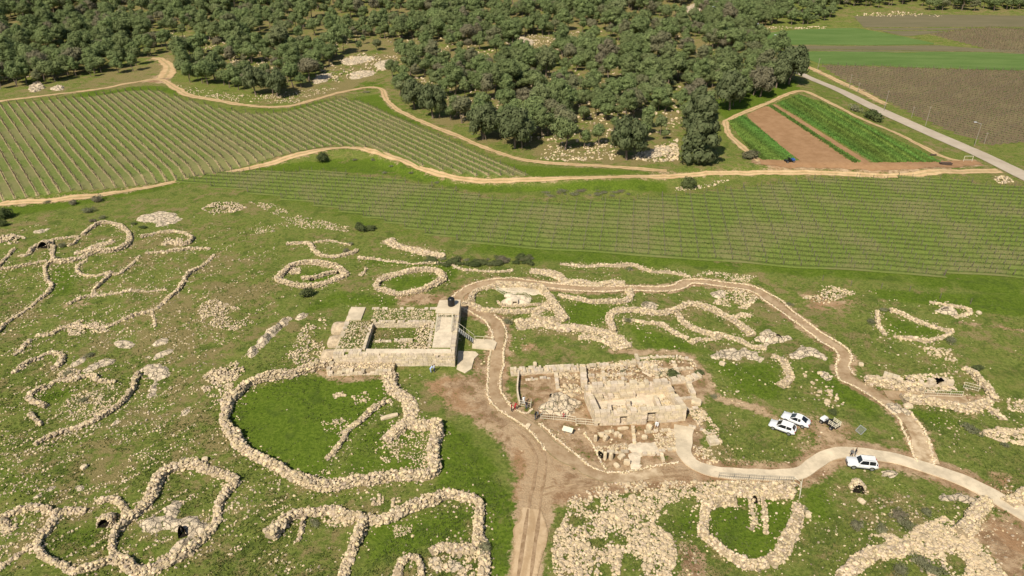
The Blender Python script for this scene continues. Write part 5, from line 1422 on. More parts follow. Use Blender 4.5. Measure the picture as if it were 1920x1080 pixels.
for a in [(10, 408, 2.6, 'wide dark bush at the left edge under the striped vineyard'), (3, 424, 1.5, 'small dark bush at the left edge just above the hilltop rubble'), (140, 383, 2.2, 'brown-green bush left of the long bush on the hilltop', True), (165, 398, 2.2, 'long dark brush on the hilltop, lower part', True), (180, 378, 2.8, 'long dark brush on the hilltop, upper part', True),
          (194, 410, 1.3, 'small brown bush just above the hilltop enclosure', True), (176, 416, .8, 'tiny dark bush left of the small brown one', False), (115, 463, 1.6, 'grey bush by the stone pillar corner', True), (108, 486, 1.1, 'dark bush at the foot of the stone pillar', True), (605, 297, 2.4, 'round green bush below the track at the vineyard corner'), (675, 433, 1.7, 'left of two green bushes by the vineyard corner'), (697, 431, 1.5, 'right of two green bushes by the vineyard corner', False, .7),
          (650, 472, 1.5, 'dark grey bush on the rim of the highest ring', True, 1.1), (658, 459, 1.0, 'small bush behind the rim of the highest ring', True), (574, 556, 1.6, 'dark green bush below the beehive ring', False, 1.1), (951, 605, 1.4, 'grey thorny bush below the cistern yard', True), (1177, 602, 1.3, 'grey bush on the inner wall of the winding enclosure', True), (1209, 572, 1.6, 'grey-green bush left of the flat white rock', True, .5),
          (1290, 352, 2.4, 'upright green bush at the rocky bank by the lower track', False, 1.3), (1640, 226, 4.0, 'dark bush on the roadside beyond the crop plot', False, .8), (1604, 208, 4.0, 'dry twiggy bush beside the road', True, .9), (1403, 297, 2.6, 'dark green bush at the corner of the left crop plot', False, .9), (688, 174, 2.0, 'low brown brush island in the upper track bend', True, .5),
          (1240, 702, 1.2, 'dark brown bush behind the house ruin', True, .7), (1262, 702, 1.5, 'wide dark green bush behind the house ruin, right', False, .45), (1166, 698, .8, 'small grey bush in the rubble behind the house', True), (1602, 987, 1.6, 'grey thorn bush in the grass below the cave arch', True), (1682, 968, 1.8, 'tall grey thorn bush right of the cave arch', True, 1.0), (1700, 985, 1.6, 'grey thorn bush just above the corner stones', True), (1738, 962, 1.4, 'grey bush below the concrete path bend', True), (1650, 995, 1.5, 'low grey bush between the two thorn bushes', True, .6),
          (1725, 1055, 2.0, 'dark grey bush among the corner stones', True, .9), (1745, 1072, 1.8, 'grey bush at the bottom edge among the corner stones', True), (1690, 1075, 1.7, 'twiggy bush at the bottom edge below the wide wall', True), (1507, 962, 1.2, 'grey bush outside the teardrop wall', True), (1450, 912, 1.2, 'dark grey bush on the bank under the railed walkway', True, .6), (912, 1030, 1.8, 'bare grey bush right of the serpentine wall', True, 1.0), (590, 985, 1.3, 'grey bush under the arch of the serpentine wall', True, .6),
          (170, 668, 1.5, 'dark brush on the pale rocks of the left slope', True, .6), (130, 700, 1.6, 'dark brush beside the rubble patch, left slope', True, .6), (158, 752, 1.4, 'brown brush inside the crescent enclosure', True, .5), (1835, 692, 1.0, 'green bush inside the tomb yard wall', False, .8), (1785, 640, 2.0, 'low grey-green brush below the right ring', True, .5), (1635, 605, 1.6, 'grey brush outside the left of the right ring', True, .6), (1655, 582, 1.3, 'grey bush at the top of the right ring', True, .7),
          (1885, 838, 1.0, 'dark bush under the right edge rubble', True), (1820, 805, 2.2, 'long low grey brush left of the right edge rubble', True, .5), (1180, 505, 1.0, 'dark small bush in the far stone line', True), (995, 497, 1.2, 'dark bush at the right end of the hedge', False), (1480, 572, 1.3, 'brown brush by the upper path bend', True, .5), (1310, 700, 1.0, 'olive bush at the thin footpath', False, .6), (1340, 745, 1.2, 'grey-green brush where the thin footpath bends', True, .4),
          (1560, 775, .9, 'small bush above the quad vehicle', False, .5), (90, 380, 1.4, 'brown bush at the hilltop left of the brush', True, .6), (250, 420, 1.0, 'dark tuft left below the white hilltop slab', False, .4), (268, 427, 1.1, 'dark tuft right below the white hilltop slab', False, .4)]:
    shrub(*a)
# hedge beyond the rings and grey brush strip below the track
for q in range(24):
    shrub(806 + q * 8.4 + 4 * math.sin(q * 5.1), 493 - abs(q - 8) * .35 + 5 * math.sin(q * 3.7), 1.4 + .5 * math.sin(q * 2.3), '%s clump from the left in the low scrub strip by the vineyard' % nth(q + 1), q % 5 == 3, .42, 'low scrub clumps by the vineyard')
for q in range(16):
    shrub(1025 + q * 10 + 4 * math.sin(q * 4.3), 362 + 5 * math.sin(q * 1.7), 1.7 + .8 * math.sin(q * 2.9), '%s low clump from the left in the brush strip below the lower track' % nth(q + 1), True, .3, 'grey brush strip below the track')
for q, (a, c) in enumerate([(700, 300), (735, 312), (770, 322), (665, 300), (820, 343), (720, 325)]):
    shrub(a, c, 1.4, '%s grey weed clump on the bank below the track bend' % nth(q + 1), True, .5, 'weed clumps on the bank')

# low crops in the garden plots
def crops(poly, n, seed, label, hmax):
    P = in_px(poly, n, seed); r = np.random.default_rng(seed); m = len(P); k = 3
    base = np.repeat(P, k, 0); nn = m * k; a = r.uniform(0, 2 * PI, nn); w = r.uniform(.15, .35, nn)
    d = np.stack([np.cos(a) * w, np.sin(a) * w, 0 * a], -1); off = np.concatenate([r.normal(0, .2, (nn, 2)), np.zeros((nn, 1))], -1)
    c = base + off; tip = c + np.stack([r.normal(0, .12, nn), r.normal(0, .12, nn), hmax * r.uniform(.4, 1, nn)], -1)
    ang = math.radians(-84); lat = -base[:, 0] * math.sin(ang) + base[:, 1] * math.cos(ang)
    tone = .55 + .75 * vnoise(lat, lat * 0, .9, seed) + .25 * vnoise(base[:, 0], base[:, 1], 5, seed) - .1
    yel = .8 + .5 * vnoise(lat, lat * 0 + 3, 2.5, seed + 1)
    cc = np.repeat(np.stack([tone * yel, tone, tone * .9], -1), 3, 0)
    b = B().add(np.stack([c - d, c + d, tip], 1).reshape(-1, 3), np.arange(nn * 3).reshape(-1, 3), cc)
    tag(b.build('crop_plants', M['crop']), label, 'crop', kind='stuff')
crops([(1367, 228), (1394, 217), (1490, 298), (1428, 300), (1400, 272)], 4200, 3, 'leafy green crop in the left garden plot', .6)
crops([(1456, 194), (1498, 178), (1540, 192), (1762, 304), (1640, 305)], 9000, 4, 'leafy green crop rows in the right garden plot', .6)
crops([(1440, 198), (1446, 197), (1612, 304), (1600, 305)], 900, 5, 'thin strip of green crop between the ploughed soils', .5)
# ------------------------------------------------------------------ masonry
def course_wall(b, A, Bp, t, z0, z1, bw=.55, bh=.34, seed=0, holes=(), ruin=.25, mi=0, tone=.16, split=None):
    """courses of separate blocks from A to Bp; holes = (u0, u1, za, zb) left open"""
    r = np.random.default_rng(seed)
    A = np.array(A, float); Bp = np.array(Bp, float); d = Bp - A; L = np.hypot(*d); d /= L; nrm = np.array([-d[1], d[0]]); rz = math.atan2(d[1], d[0])
    nc = max(1, int(round((z1 - z0) / bh))); hh = (z1 - z0) / nc
    k = split or max(1, int(round(t / .8)))
    for c in range(nc):
        za, zb = z0 + c * hh, z0 + (c + 1) * hh
        for s in range(k):
            u = -r.uniform(0, bw * .6)
            while u < L:
                w = bw * r.uniform(.6, 1.5); a, e = max(u, 0), min(u + w, L); u += w
                if e - a < .08: continue
                if c == nc - 1 and r.random() < ruin: continue
                if c == nc - 2 and r.random() < ruin * .25: continue
                segs = [(a, e)]
                for h0, h1, ha, hb in holes:
                    if hb > za + .02 and ha < zb - .02:
                        ns = []
                        for p, q in segs:
                            if q <= h0 or p >= h1: ns.append((p, q))
                            else:
                                if p < h0 - .06: ns.append((p, h0))
                                if q > h1 + .06: ns.append((h1, q))
                        segs = ns
                tt = t / k
                for p, q in segs:
                    m = A + d * (p + q) / 2 + nrm * ((s + .5) * tt - t / 2 + r.normal(0, .02))
                    br = r.uniform(1 - tone * 1.5, 1 + tone * .6)
                    g = r.uniform(.9, 1.05)
                    b.box((m[0], m[1], (za + zb) / 2 + r.normal(0, .008)), (q - p - .022, tt - .015 + r.uniform(-.03, .03), hh - .018), rz + r.normal(0, .006), (br, br * .99, br * g), mi, top=r.uniform(.95, .99))
    return b

def slab(b, poly, z0, z1, col=None, mi=0):
    """extruded polygon"""
    P = np.array(poly, float); n = len(P)
    V = np.concatenate([np.column_stack([P, np.full(n, z0)]), np.column_stack([P, np.full(n, z1)])])
    b.add(V, [(i, (i + 1) % n, n + (i + 1) % n, n + i) for i in range(n)], col, mi)
    c = P.mean(0)
    V = np.concatenate([np.column_stack([P, np.full(n, z1)]), [[c[0], c[1], z1]]])
    b.add(V, [(i, (i + 1) % n, n) for i in range(n)], col, mi)
    return b

def rubble_on(b, x0, x1, y0, y1, z, n, s0, s1, seed):
    r = np.random.default_rng(seed); n = int(n * 1.4); s = r.uniform(s0 * .65, s1 * .65, n)
    return stones(b, np.column_stack([r.uniform(x0, x1, n), r.uniform(y0, y1, n), z + s * .25]), s, seed=seed, tone=.15)

def weeds_on(b, x0, x1, y0, y1, z, n, seed, h=.3):
    r = np.random.default_rng(seed); p = np.column_stack([r.uniform(x0, x1, n), r.uniform(y0, y1, n), np.full(n, z)])
    a = r.uniform(0, 6.28, n); w = r.uniform(.12, .26, n); d = np.column_stack([np.cos(a) * w, np.sin(a) * w, 0 * a])
    tip = p + np.column_stack([r.normal(0, .1, n), r.normal(0, .1, n), r.uniform(.3, 1, n) * h])
    return b.add(np.stack([p - d, p + d, tip], 1).reshape(-1, 3), np.arange(n * 3).reshape(-1, 3))

def railing(label, pts, h=1.1, gap=2.2, mat='rail', r=.035, rails=(1.0, .55, .12), base=None, infill=True, name='railing'):
    """posts and rails through world points (x, y)"""
    pts = [np.array(p, float) for p in pts]
    zz = (lambda q: float(hgt(q[0], q[1]))) if base is None else (lambda q: base)
    e = empty(name, (pts[0][0], pts[0][1], zz(pts[0])), 0, label, 'railing')
    o3 = np.array([pts[0][0], pts[0][1], zz(pts[0])])
    tops = []
    for i in range(len(pts) - 1):
        L = np.hypot(*(pts[i + 1] - pts[i])); n = max(1, int(round(L / gap)))
        for k in range(n + (1 if i == len(pts) - 2 else 0)): tops.append(pts[i] + (pts[i + 1] - pts[i]) * k / n)
    for q in tops:
        p = np.array([q[0], q[1], zz(q)])
        B().bar(p - [0, 0, .1], p + [0, 0, h], r, 6).build('post', M[mat], e, loc=o3)
    for f in rails:
        b = B()
        for a, c in zip(tops[:-1], tops[1:]):
            b.bar((a[0], a[1], zz(a) + h * f), (c[0], c[1], zz(c) + h * f), r * .85, 5)
        b.build('rail', M[mat], e, loc=o3)
    if infill:
        b = B()
        for a, c in zip(tops[:-1], tops[1:]):
            n = max(2, int(np.hypot(*(c - a)) / .28))
            for k in range(1, n):
                q = a + (c - a) * k / n
                b.bar((q[0], q[1], zz(q) + h * .12), (q[0], q[1], zz(q) + h), .012, 3)
        tag(b.build('wire_mesh', M[mat], e, loc=o3), kind='stuff')
    return e

# ------------------------------------------------------------------ the fort
M['butt'] = stone_mat('weathered_plaster', (.47, .37, .25), scale=1.4, var=.35, use_col=False, bump=.8, spots=.6)
def build_fort():
    zb = float(hgt(-19, 102)) - .05
    Zt = zb + 2.7
    o3 = np.array([-19, 102, zb])
    e = empty('fort_ruin', o3, 0, 'large square stone fort ruin with a sunken grassy courtyard and round buttresses', 'ruin')
    def part(nm, b, mat, kind=None):
        o = b.build(nm, mat, e, loc=o3)
        if kind: tag(o, kind=kind)
        return o
    x0, x1, y0, y1 = -29.0, -9.3, 95.2, 109.8
    cx0, cx1, cy0, cy1 = -24.1, -13.9, 96.7, 105.0
    # fill of the rooms round the court
    f = B()
    for a in (((x0 + .3, y0 + .4), (cx0 - .3, y1 - .3)), ((cx0 - .3, cy1 + .3), (cx1 + .3, y1 - .3)), ((cx1 + .3, y0 + .4), (x1 - .3, y1 - .3)), ((cx0 - .3, y0 + .4), (cx1 + .3, cy0 - .3))):
        (ax, ay), (bx, by) = a
        slab(f, [(ax, ay), (bx, ay), (bx, by), (ax, by)], zb - .6, Zt - .12)
    part('room_fill', f, M['ground'])
    part('courtyard_floor', slab(B(), [(cx0 - .1, cy0 - .1), (cx1 + .1, cy0 - .1), (cx1 + .1, cy1 + .1), (cx0 - .1, cy1 + .1)], zb - .6, Zt - 1.25), M['ground'])
    # outer walls
    part('front_wall', course_wall(B(), (x0, 95.95), (x1, 95.95), 1.5, zb - .5, Zt + .05, .62, .36, 1, ruin=.15, tone=.10), M['ashlar'])
    part('right_wall', course_wall(B(), (x1 - .4, 96.7), (x1 - .4, y1), .8, zb - .5, Zt + .03, .6, .36, 2, ruin=.08, tone=.10), M['ashlar'])
    part('left_wall', course_wall(B(), (x0 + .4, 96.7), (x0 + .4, y1), .8, zb - .5, Zt, .5, .34, 3, ruin=.4), M['ashlar'])
    part('back_wall', course_wall(B(), (x0 + .8, y1 - .35), (x1 - .8, y1 - .35), .7, zb - .5, Zt, .5, .34, 4, ruin=.4), M['ashlar'])
    # faces of the court
    c = B()
    course_wall(c, (cx0, cy1 + .2), (cx1, cy1 + .2), .5, Zt - 1.4, Zt + .02, .42, .24, 5, ruin=.35)
    course_wall(c, (cx0 - .2, cy0), (cx0 - .2, cy1), .5, Zt - 1.4, Zt + .02, .42, .26, 6, ruin=.3)
    course_wall(c, (cx1 + .2, cy0), (cx1 + .2, cy1), .5, Zt - 1.4, Zt + .02, .42, .26, 7, ruin=.4)
    part('courtyard_wall', c, M['ashlar'])
    part('low_wall', course_wall(B(), (cx0 + .9, 100.6), (-16.8, 100.8), .5, Zt - 1.3, Zt - .8, .4, .25, 8, ruin=.4), M['ashlar'])
    s = B()
    rubble_on(s, -16.6, -14.1, 97.2, 105, Zt - 1.2, 170, .12, .32, 11)
    P = s.V[-1]; 
    s.V[-1][:, 2] += np.clip((P[:, 0] + 16.6) / 2.5, 0, 1) * .9
    rubble_on(s, -19, -16.6, 97.0, 100.5, Zt - 1.2, 60, .12, .28, 12)
    rubble_on(s, cx0 + .3, -16.6, 97, 104.8, Zt - 1.25, 70, .08, .22, 13)
    rubble_on(s, x0 + .4, cx0 - .4, 96.9, 105.2, Zt - .14, 300, .10, .28, 14)
    rubble_on(s, cx0 - .4, cx1, 105.4, y1 - .4, Zt - .14, 420, .10, .26, 15)
    rubble_on(s, -13.4, -10, 106.4, 107.6, Zt - .1, 110, .12, .26, 16)
    rubble_on(s, -14, -13.2, 97, 107, Zt - .1, 70, .12, .28, 17)
    part('rubble', s, M['stone'], 'stuff')
    w = B()
    weeds_on(w, x0 + .4, cx0 - .4, 96.9, 105.2, Zt - .13, 900, 21, .12); weeds_on(w, cx0, cx1, 105.4, y1 - .4, Zt - .13, 900, 22, .12); weeds_on(w, cx0 + .2, -16.6, 97, 104.7, Zt - 1.26, 900, 23, .15)
    weeds_on(w, -13.4, -10, 106.4, 107.6, Zt - .12, 120, 24)
    part('weeds', w, M['grass'], 'stuff')
    # paving: two concrete pads, the viewing terrace
    p1 = slab(B(), [(-28.9, 105.4), (-26.3, 105.5), (-26.2, 109.6), (-28.8, 109.7)], Zt - .3, Zt + .1); part('concrete_pad', p1, M['concrete'])
    p2 = slab(B(), [(-13.6, 108.0), (-12.4, 107.5), (-9.35, 107.3), (-9.35, 112.2), (-13.2, 112.0)], zb - .5, Zt + .12); part('concrete_pad', p2, M['concrete'])
    part('terrace', slab(B(), [(-13.1, 97.2), (-10.1, 97.2), (-10.1, 106.3), (-13.1, 106.3)], Zt - .4, Zt + .07), M['plaster'])
    part('front_walkway', slab(B(), [(-23.8, 95.5), (-9.9, 95.4), (-9.9, 96.5), (-23.8, 96.6)], Zt - .4, Zt + .09), M['plaster'])
    # round buttresses on the left
    for k, (yc, xe, zt) in enumerate([(105.9, -31.7, 1.75), (101.9, -31.5, 1.55), (98.1, -31.8, 1.3)]):
        b = B(); n = 9; t = np.linspace(0, PI, n)
        prof = np.column_stack([-np.cos(t) * 1.35, np.sin(t) * .9])
        R = []
        for xx, q in ((xe, .25), (xe + .25, .75), (xe + .8, 1.0), (x0 + .2, 1.0)):
            R.append(np.column_stack([np.full(n, xx), yc + prof[:, 0] * (.5 + .5 * q), zb + (zt - .9) + prof[:, 1] * q]))
        R = np.stack(R); V = R.reshape(-1, 3)
        i = np.arange(3 * (n - 1)); rr, cc = i // (n - 1), i % (n - 1); a = rr * n + cc
        b.add(V, np.stack([a, a + 1, a + 1 + n, a + n], -1))
        low = R[:, [0, -1]].copy(); low[..., 2] = zb - .8
        for side, s_ in ((0, 0), (1, n - 1)):
            V = np.concatenate([R[:, s_], low[:, side]]); j = np.arange(3)
            b.add(V, np.stack([j, j + 1, j + 5, j + 4], -1))
        V = np.concatenate([R[0], [low[0, 0], low[0, 1]]])
        b.add(V, [(i, i + 1, n) for i in range(n // 2)] + [(i, i + 1, n + 1) for i in range(n // 2, n - 1)] + [(n // 2, n + 1, n)])
        part('round_buttress', b, M['butt'])
    # broken lower wall standing out at the front
    b = B(); slab(b, [(-29.3, 93.3), (-19.0, 93.0), (-19.0, 95.4), (-29.2, 95.4)], zb - .8, zb + 1.0)
    part('lower_wall_core', b, M['core'])
    b = B(); course_wall(b, (-29.6, 93.1), (-18.8, 92.9), .7, zb - .6, zb + 1.25, .55, .38, 31, ruin=.45); course_wall(b, (-29.5, 93.2), (-29.2, 95.2), .7, zb - .6, zb + 1.3, .55, .38, 32, ruin=.4)
    part('lower_wall', b, M['ashlar'])
    s = B(); rubble_on(s, -29.2, -19.2, 93.5, 95.1, zb + 1.0, 190, .15, .36, 33); part('lower_wall_rubble', s, M['stone'], 'stuff')
    railing('pale metal railing round the plastered terrace on the fort', [(-12.95, 101.5), (-12.95, 106.1), (-10.3, 106.1), (-10.3, 101.5)], 1.1, 1.4, base=Zt + .07)
    # black water tank
    tb = np.array([-10.9, 110.2, Zt + .12])
    t = empty('water_tank', tb, 0, 'black ribbed plastic water tank on the concrete pad at the fort corner', 'water tank')
    def lathe(prof, n=20):
        b = B(); a = np.arange(n) * 2 * PI / n; m = len(prof)
        V = np.concatenate([np.column_stack([np.cos(a) * r_, np.sin(a) * r_, np.full(n, z_)]) for r_, z_ in prof])
        F = [(k * n + i, k * n + (i + 1) % n, (k + 1) * n + (i + 1) % n, (k + 1) * n + i) for k in range(m - 1) for i in range(n)]
        return b.add(V, F)
    prof = [(.6, 0)]
    for k in range(5): prof += [(.6, .08 + k * .27), (.635, .13 + k * .27), (.635, .22 + k * .27), (.6, .27 + k * .27)]
    prof += [(.58, 1.45), (.4, 1.58), (.22, 1.62), (.001, 1.62)]
    lathe(prof).build('tank_body', M['black'], t, True)
    lathe([(.24, 1.61), (.24, 1.70), (.001, 1.71)]).build('lid', M['black'], t)
    B().bar((.55, 0, .12), (.85, .1, .12), .04, 6).build('outlet_pipe', M['galv'], t)
    # steel stair and landing
    sx, sy = -9.15, 102.6
    st = empty('metal_stair', (-6.7, sy, zb), 0, 'dark open-tread metal stair down from the fort wall to the landing', 'stair')
    so = np.array([-6.7, sy, zb])
    n = 8
    for k in range(n):
        f_ = (k + .5) / n
        B().box((sx + 2.5 * f_, sy - .25 * f_, zb + 2.55 - 2.1 * f_), (.17, 1.25, .05)).build('tread', M['galv'], st, loc=so)
    for s_ in (-.66, .66):
        B().bar((sx, sy + s_, zb + 2.6), (sx + 2.6, sy - .25 + s_, zb + .35), .06, 5).build('stringer', M['chrome_dark'], st, loc=so)
        b = B().bar((sx, sy + s_, zb + 3.5), (sx + 2.6, sy - .25 + s_, zb + 1.3), .03, 5)
        for k in range(4):
            f_ = k / 3; b.bar((sx + 2.6 * f_, sy - .25 * f_ + s_, zb + 2.55 - 2.2 * f_), (sx + 2.6 * f_, sy - .25 * f_ + s_, zb + 3.5 - 2.2 * f_), .022, 4)
        b.build('handrail', M['rail'], st, loc=so)
    b = slab(B(), [(-6.8, 100.6), (-3.0, 100.0), (-2.6, 102.0), (-3.2, 102.9), (-6.7, 103.2)], zb - .6, zb + .34)
    tag(b.build('stair_landing', M['concrete'], loc=so), 'pale stone landing at the foot of the metal stair', 'platform')
    b = slab(B(), [(-9.1, 94.6), (-7.6, 93.6), (-6.6, 94.8), (-6.3, 97.5), (-5.6, 98.8), (-6.2, 99.6), (-9.1, 99.8)], zb - .5, zb + .16)
    tag(b.build('stone_pavement', M['concrete'], loc=so), 'pale paved patch against the right wall of the fort', 'pavement')
build_fort()

# ------------------------------------------------------------------ cave mouths: an arch of stones over a hollow painted black for the shade inside
def cave(label, px, py, w, h, depth=1.2, face=-PI / 2, mound=True, name='cave_mouth', tilt=.55):
    p = np.array(at(px, py))
    e = empty(name, p, face + PI / 2, label, 'cave')
    # hollow: concave half shell, opening towards local -y
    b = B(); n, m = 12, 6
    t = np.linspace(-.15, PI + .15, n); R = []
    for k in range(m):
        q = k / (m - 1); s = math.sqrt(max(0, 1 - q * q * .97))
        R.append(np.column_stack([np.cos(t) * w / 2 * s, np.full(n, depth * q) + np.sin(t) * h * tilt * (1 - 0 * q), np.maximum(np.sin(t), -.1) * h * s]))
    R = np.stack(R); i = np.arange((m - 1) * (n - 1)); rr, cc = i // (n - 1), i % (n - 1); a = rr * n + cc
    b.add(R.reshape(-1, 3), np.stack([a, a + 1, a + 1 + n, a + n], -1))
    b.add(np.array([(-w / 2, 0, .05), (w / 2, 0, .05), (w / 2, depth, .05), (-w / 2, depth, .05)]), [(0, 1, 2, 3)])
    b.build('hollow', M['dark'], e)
    tt = np.linspace(0, PI, max(7, int((w + 2 * h) / .26)))
    P = np.column_stack([np.cos(tt) * (w / 2 + .16), np.sin(tt) * h * tilt + .05, np.sin(tt) * (h + .12) + .05])
    if mound:
        stones(B(), P, .17, seed=int(px)).build('arch_stones', M['stone'], e)
        r = np.random.default_rng(int(px)); k = 90
        t = r.uniform(0.05, PI - .05, k); q = r.uniform(0, 1, k); s = np.sqrt(1 - q * q * .9)
        P = np.column_stack([np.cos(t) * (w / 2 * s + .2), depth * q + np.sin(t) * h * tilt + .25, np.sin(t) * (h * s) + .1])
        tag(stones(B(), P, r.uniform(.18, .32, k), seed=int(px) + 1).build('mound_stones', M['stone'], e), kind='stuff')
    return e
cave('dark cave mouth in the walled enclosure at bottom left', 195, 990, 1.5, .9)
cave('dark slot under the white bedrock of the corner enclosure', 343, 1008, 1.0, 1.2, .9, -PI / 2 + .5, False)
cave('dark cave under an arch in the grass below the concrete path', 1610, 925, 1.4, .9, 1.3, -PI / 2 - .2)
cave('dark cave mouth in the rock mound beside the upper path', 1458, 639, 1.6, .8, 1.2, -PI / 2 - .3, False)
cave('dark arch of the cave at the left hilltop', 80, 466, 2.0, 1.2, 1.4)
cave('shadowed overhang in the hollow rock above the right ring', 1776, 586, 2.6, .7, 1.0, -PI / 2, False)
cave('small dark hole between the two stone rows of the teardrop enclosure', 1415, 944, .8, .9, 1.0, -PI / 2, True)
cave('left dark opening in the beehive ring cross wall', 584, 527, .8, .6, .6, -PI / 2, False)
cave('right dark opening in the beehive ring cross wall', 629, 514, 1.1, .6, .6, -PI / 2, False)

# ------------------------------------------------------------------ the house
def build_house():
    A, Bq, C, D = np.array([12.0, 81.4]), np.array([25.6, 82.5]), np.array([24.3, 87.9]), np.array([11.1, 86.9])
    zb = float(hgt(18, 84)) - .05
    o3 = np.array([18, 84, zb])
    e = empty('house_ruin', o3, 0, 'roofless stone house ruin with two window openings in its front wall', 'ruin')
    def part(nm, b, mat, kind=None, par=None):
        o = b.build(nm, mat, par or e, loc=o3)
        if kind: tag(o, kind=kind)
        return o
    H = 2.75
    holes = [(3.8, 4.8, zb + .35, zb + 1.85), (7.8, 9.1, zb + .25, zb + 2.3), (.55, .85, zb + .25, zb + .65)]
    part('front_wall', course_wall(B(), A, Bq, .85, zb - .5, zb + H, .75, .42, 41, holes, .22, tone=.07), M['ashlar'])
    part('right_wall', course_wall(B(), Bq + (-.45, .45), C + (-.45, 0), .85, zb - .5, zb + H - .1, .7, .42, 42, ruin=.3, tone=.08), M['ashlar'])
    part('left_wall', course_wall(B(), D + (.45, 0), A + (.42, .45), .85, zb - .5, zb + H - .2, .7, .42, 43, ruin=.3, tone=.08), M['ashlar'])
    part('back_wall', course_wall(B(), D + (.0, .1), C + (.0, .1), .9, zb - .5, zb + 3.4, .85, .5, 44, ruin=.3, tone=.08), M['ashlar'])
    d = (Bq - A) / np.hypot(*(Bq - A)); nn = np.array([-d[1], d[0]])
    part('floor_fill', slab(B(), [A + d * .6 + nn * .9, Bq - d * 1.0 + nn * .9, C - (1.0, .3), D + (.8, -.3)], zb - .4, zb + 1.05), M['plaster'])
    # bench along the back wall, cross walls
    part('inner_bench', course_wall(B(), D + (.9, -1.0), C + (-5.5, -1.0), .8, zb + .9, zb + 1.9, .8, .5, 45, ruin=.2, tone=.08), M['ashlar'])
    for u, ln, hh, sd in ((5.6, 2.2, 1.7, 46), (9.9, 2.6, 1.8, 47), (2.6, 1.8, 1.5, 48)):
        p = A + d * u + nn * .9
        part('cross_wall', course_wall(B(), p, p + nn * ln, .6, zb + .9, zb + hh + .5, .5, .36, sd, ruin=.4, tone=.1), M['ashlar'])
    s = B()
    for k, (u, v, n) in enumerate([(1.8, 1.8, 45), (4.2, 2.2, 55), (7.4, 2.2, 60), (8.4, 1.6, 30), (11.2, 2.2, 50), (12.0, 3.5, 30)]):
        p = A + d * u + nn * v
        rubble_on(s, p[0] - 1.0, p[0] + 1.0, p[1] - .7, p[1] + .8, zb + 1.05, n, .12, .30, 50 + k)
    part('fallen_stones', s, M['stone'], 'stuff')
    # each window: jambs, lintel, rubble blocking set back, dark panel behind painting in the shade
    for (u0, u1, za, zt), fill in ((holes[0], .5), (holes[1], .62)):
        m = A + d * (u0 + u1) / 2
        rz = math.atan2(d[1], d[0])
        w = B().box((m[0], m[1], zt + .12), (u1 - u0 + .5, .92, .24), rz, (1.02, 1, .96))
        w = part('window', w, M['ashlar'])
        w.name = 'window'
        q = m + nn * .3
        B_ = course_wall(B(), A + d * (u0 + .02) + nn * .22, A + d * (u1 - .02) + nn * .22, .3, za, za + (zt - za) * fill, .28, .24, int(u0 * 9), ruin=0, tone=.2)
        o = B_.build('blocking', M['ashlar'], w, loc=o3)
        B().box((q[0] + nn[0] * .12, q[1] + nn[1] * .12, (za + zt) / 2), (u1 - u0, .06, zt - za), rz).build('shade_panel', M['dark'], w, loc=o3)
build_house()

# walls of the yard and rooms round the house
def ruin_wall(label, pts, t, h, seed, bw=.5, bh=.3, ruin=.35, tone=.1):
    w = W(pts); z = float(hgt(*w.mean(0))); loc = np.array([*w.mean(0), z]); b = B()
    for k in range(len(w) - 1): course_wall(b, w[k], w[k + 1], t, z - .4, z + h, bw, bh, seed + k, ruin=ruin, tone=tone)
    return tag(b.build('masonry_wall', M['ashlar'], loc=loc), label, 'wall')
ruin_wall('long pale back wall of the railed yard left of the house ruin', [(957, 701), (1000, 697), (1085, 693)], 1.5, .7, 61)
ruin_wall('pale cross wall between the railed yard and the rooms behind the house', [(1092, 692), (1095, 727)], 1.0, 1.0, 63, .6)
ruin_wall('low wall stub right of the house ruin back corner', [(1258, 717), (1290, 714), (1312, 706)], 1.2, .7, 64)
ruin_wall('slanting wall stump in the grass right of the house ruin', [(1290, 722), (1302, 748)], .8, .7, 66)
ruin_wall('low wall stub ending at the slanting stump', [(1275, 750), (1302, 747)], .5, .4, 67)
ruin_wall('low stone line beside the right front corner of the house ruin', [(1285, 769), (1308, 766)], .5, .4, 68)
ruin_wall('front room wall behind the house ruin', [(1100, 690), (1160, 686), (1192, 682)], .7, .5, 69, ruin=.5)
ruin_wall('slanting pale wall among the rubble behind the house ruin', [(1192, 668), (1200, 690)], .5, .6, 71)
ruin_wall('square stone base in the grass right of the house ruin yard', [(1327, 830), (1345, 827)], 1.5, .6, 73, ruin=.3)
ruin_wall('wall of squared stones along the paved rubble floor', [(1235, 847), (1268, 843)], .5, .3, 74, ruin=.2)
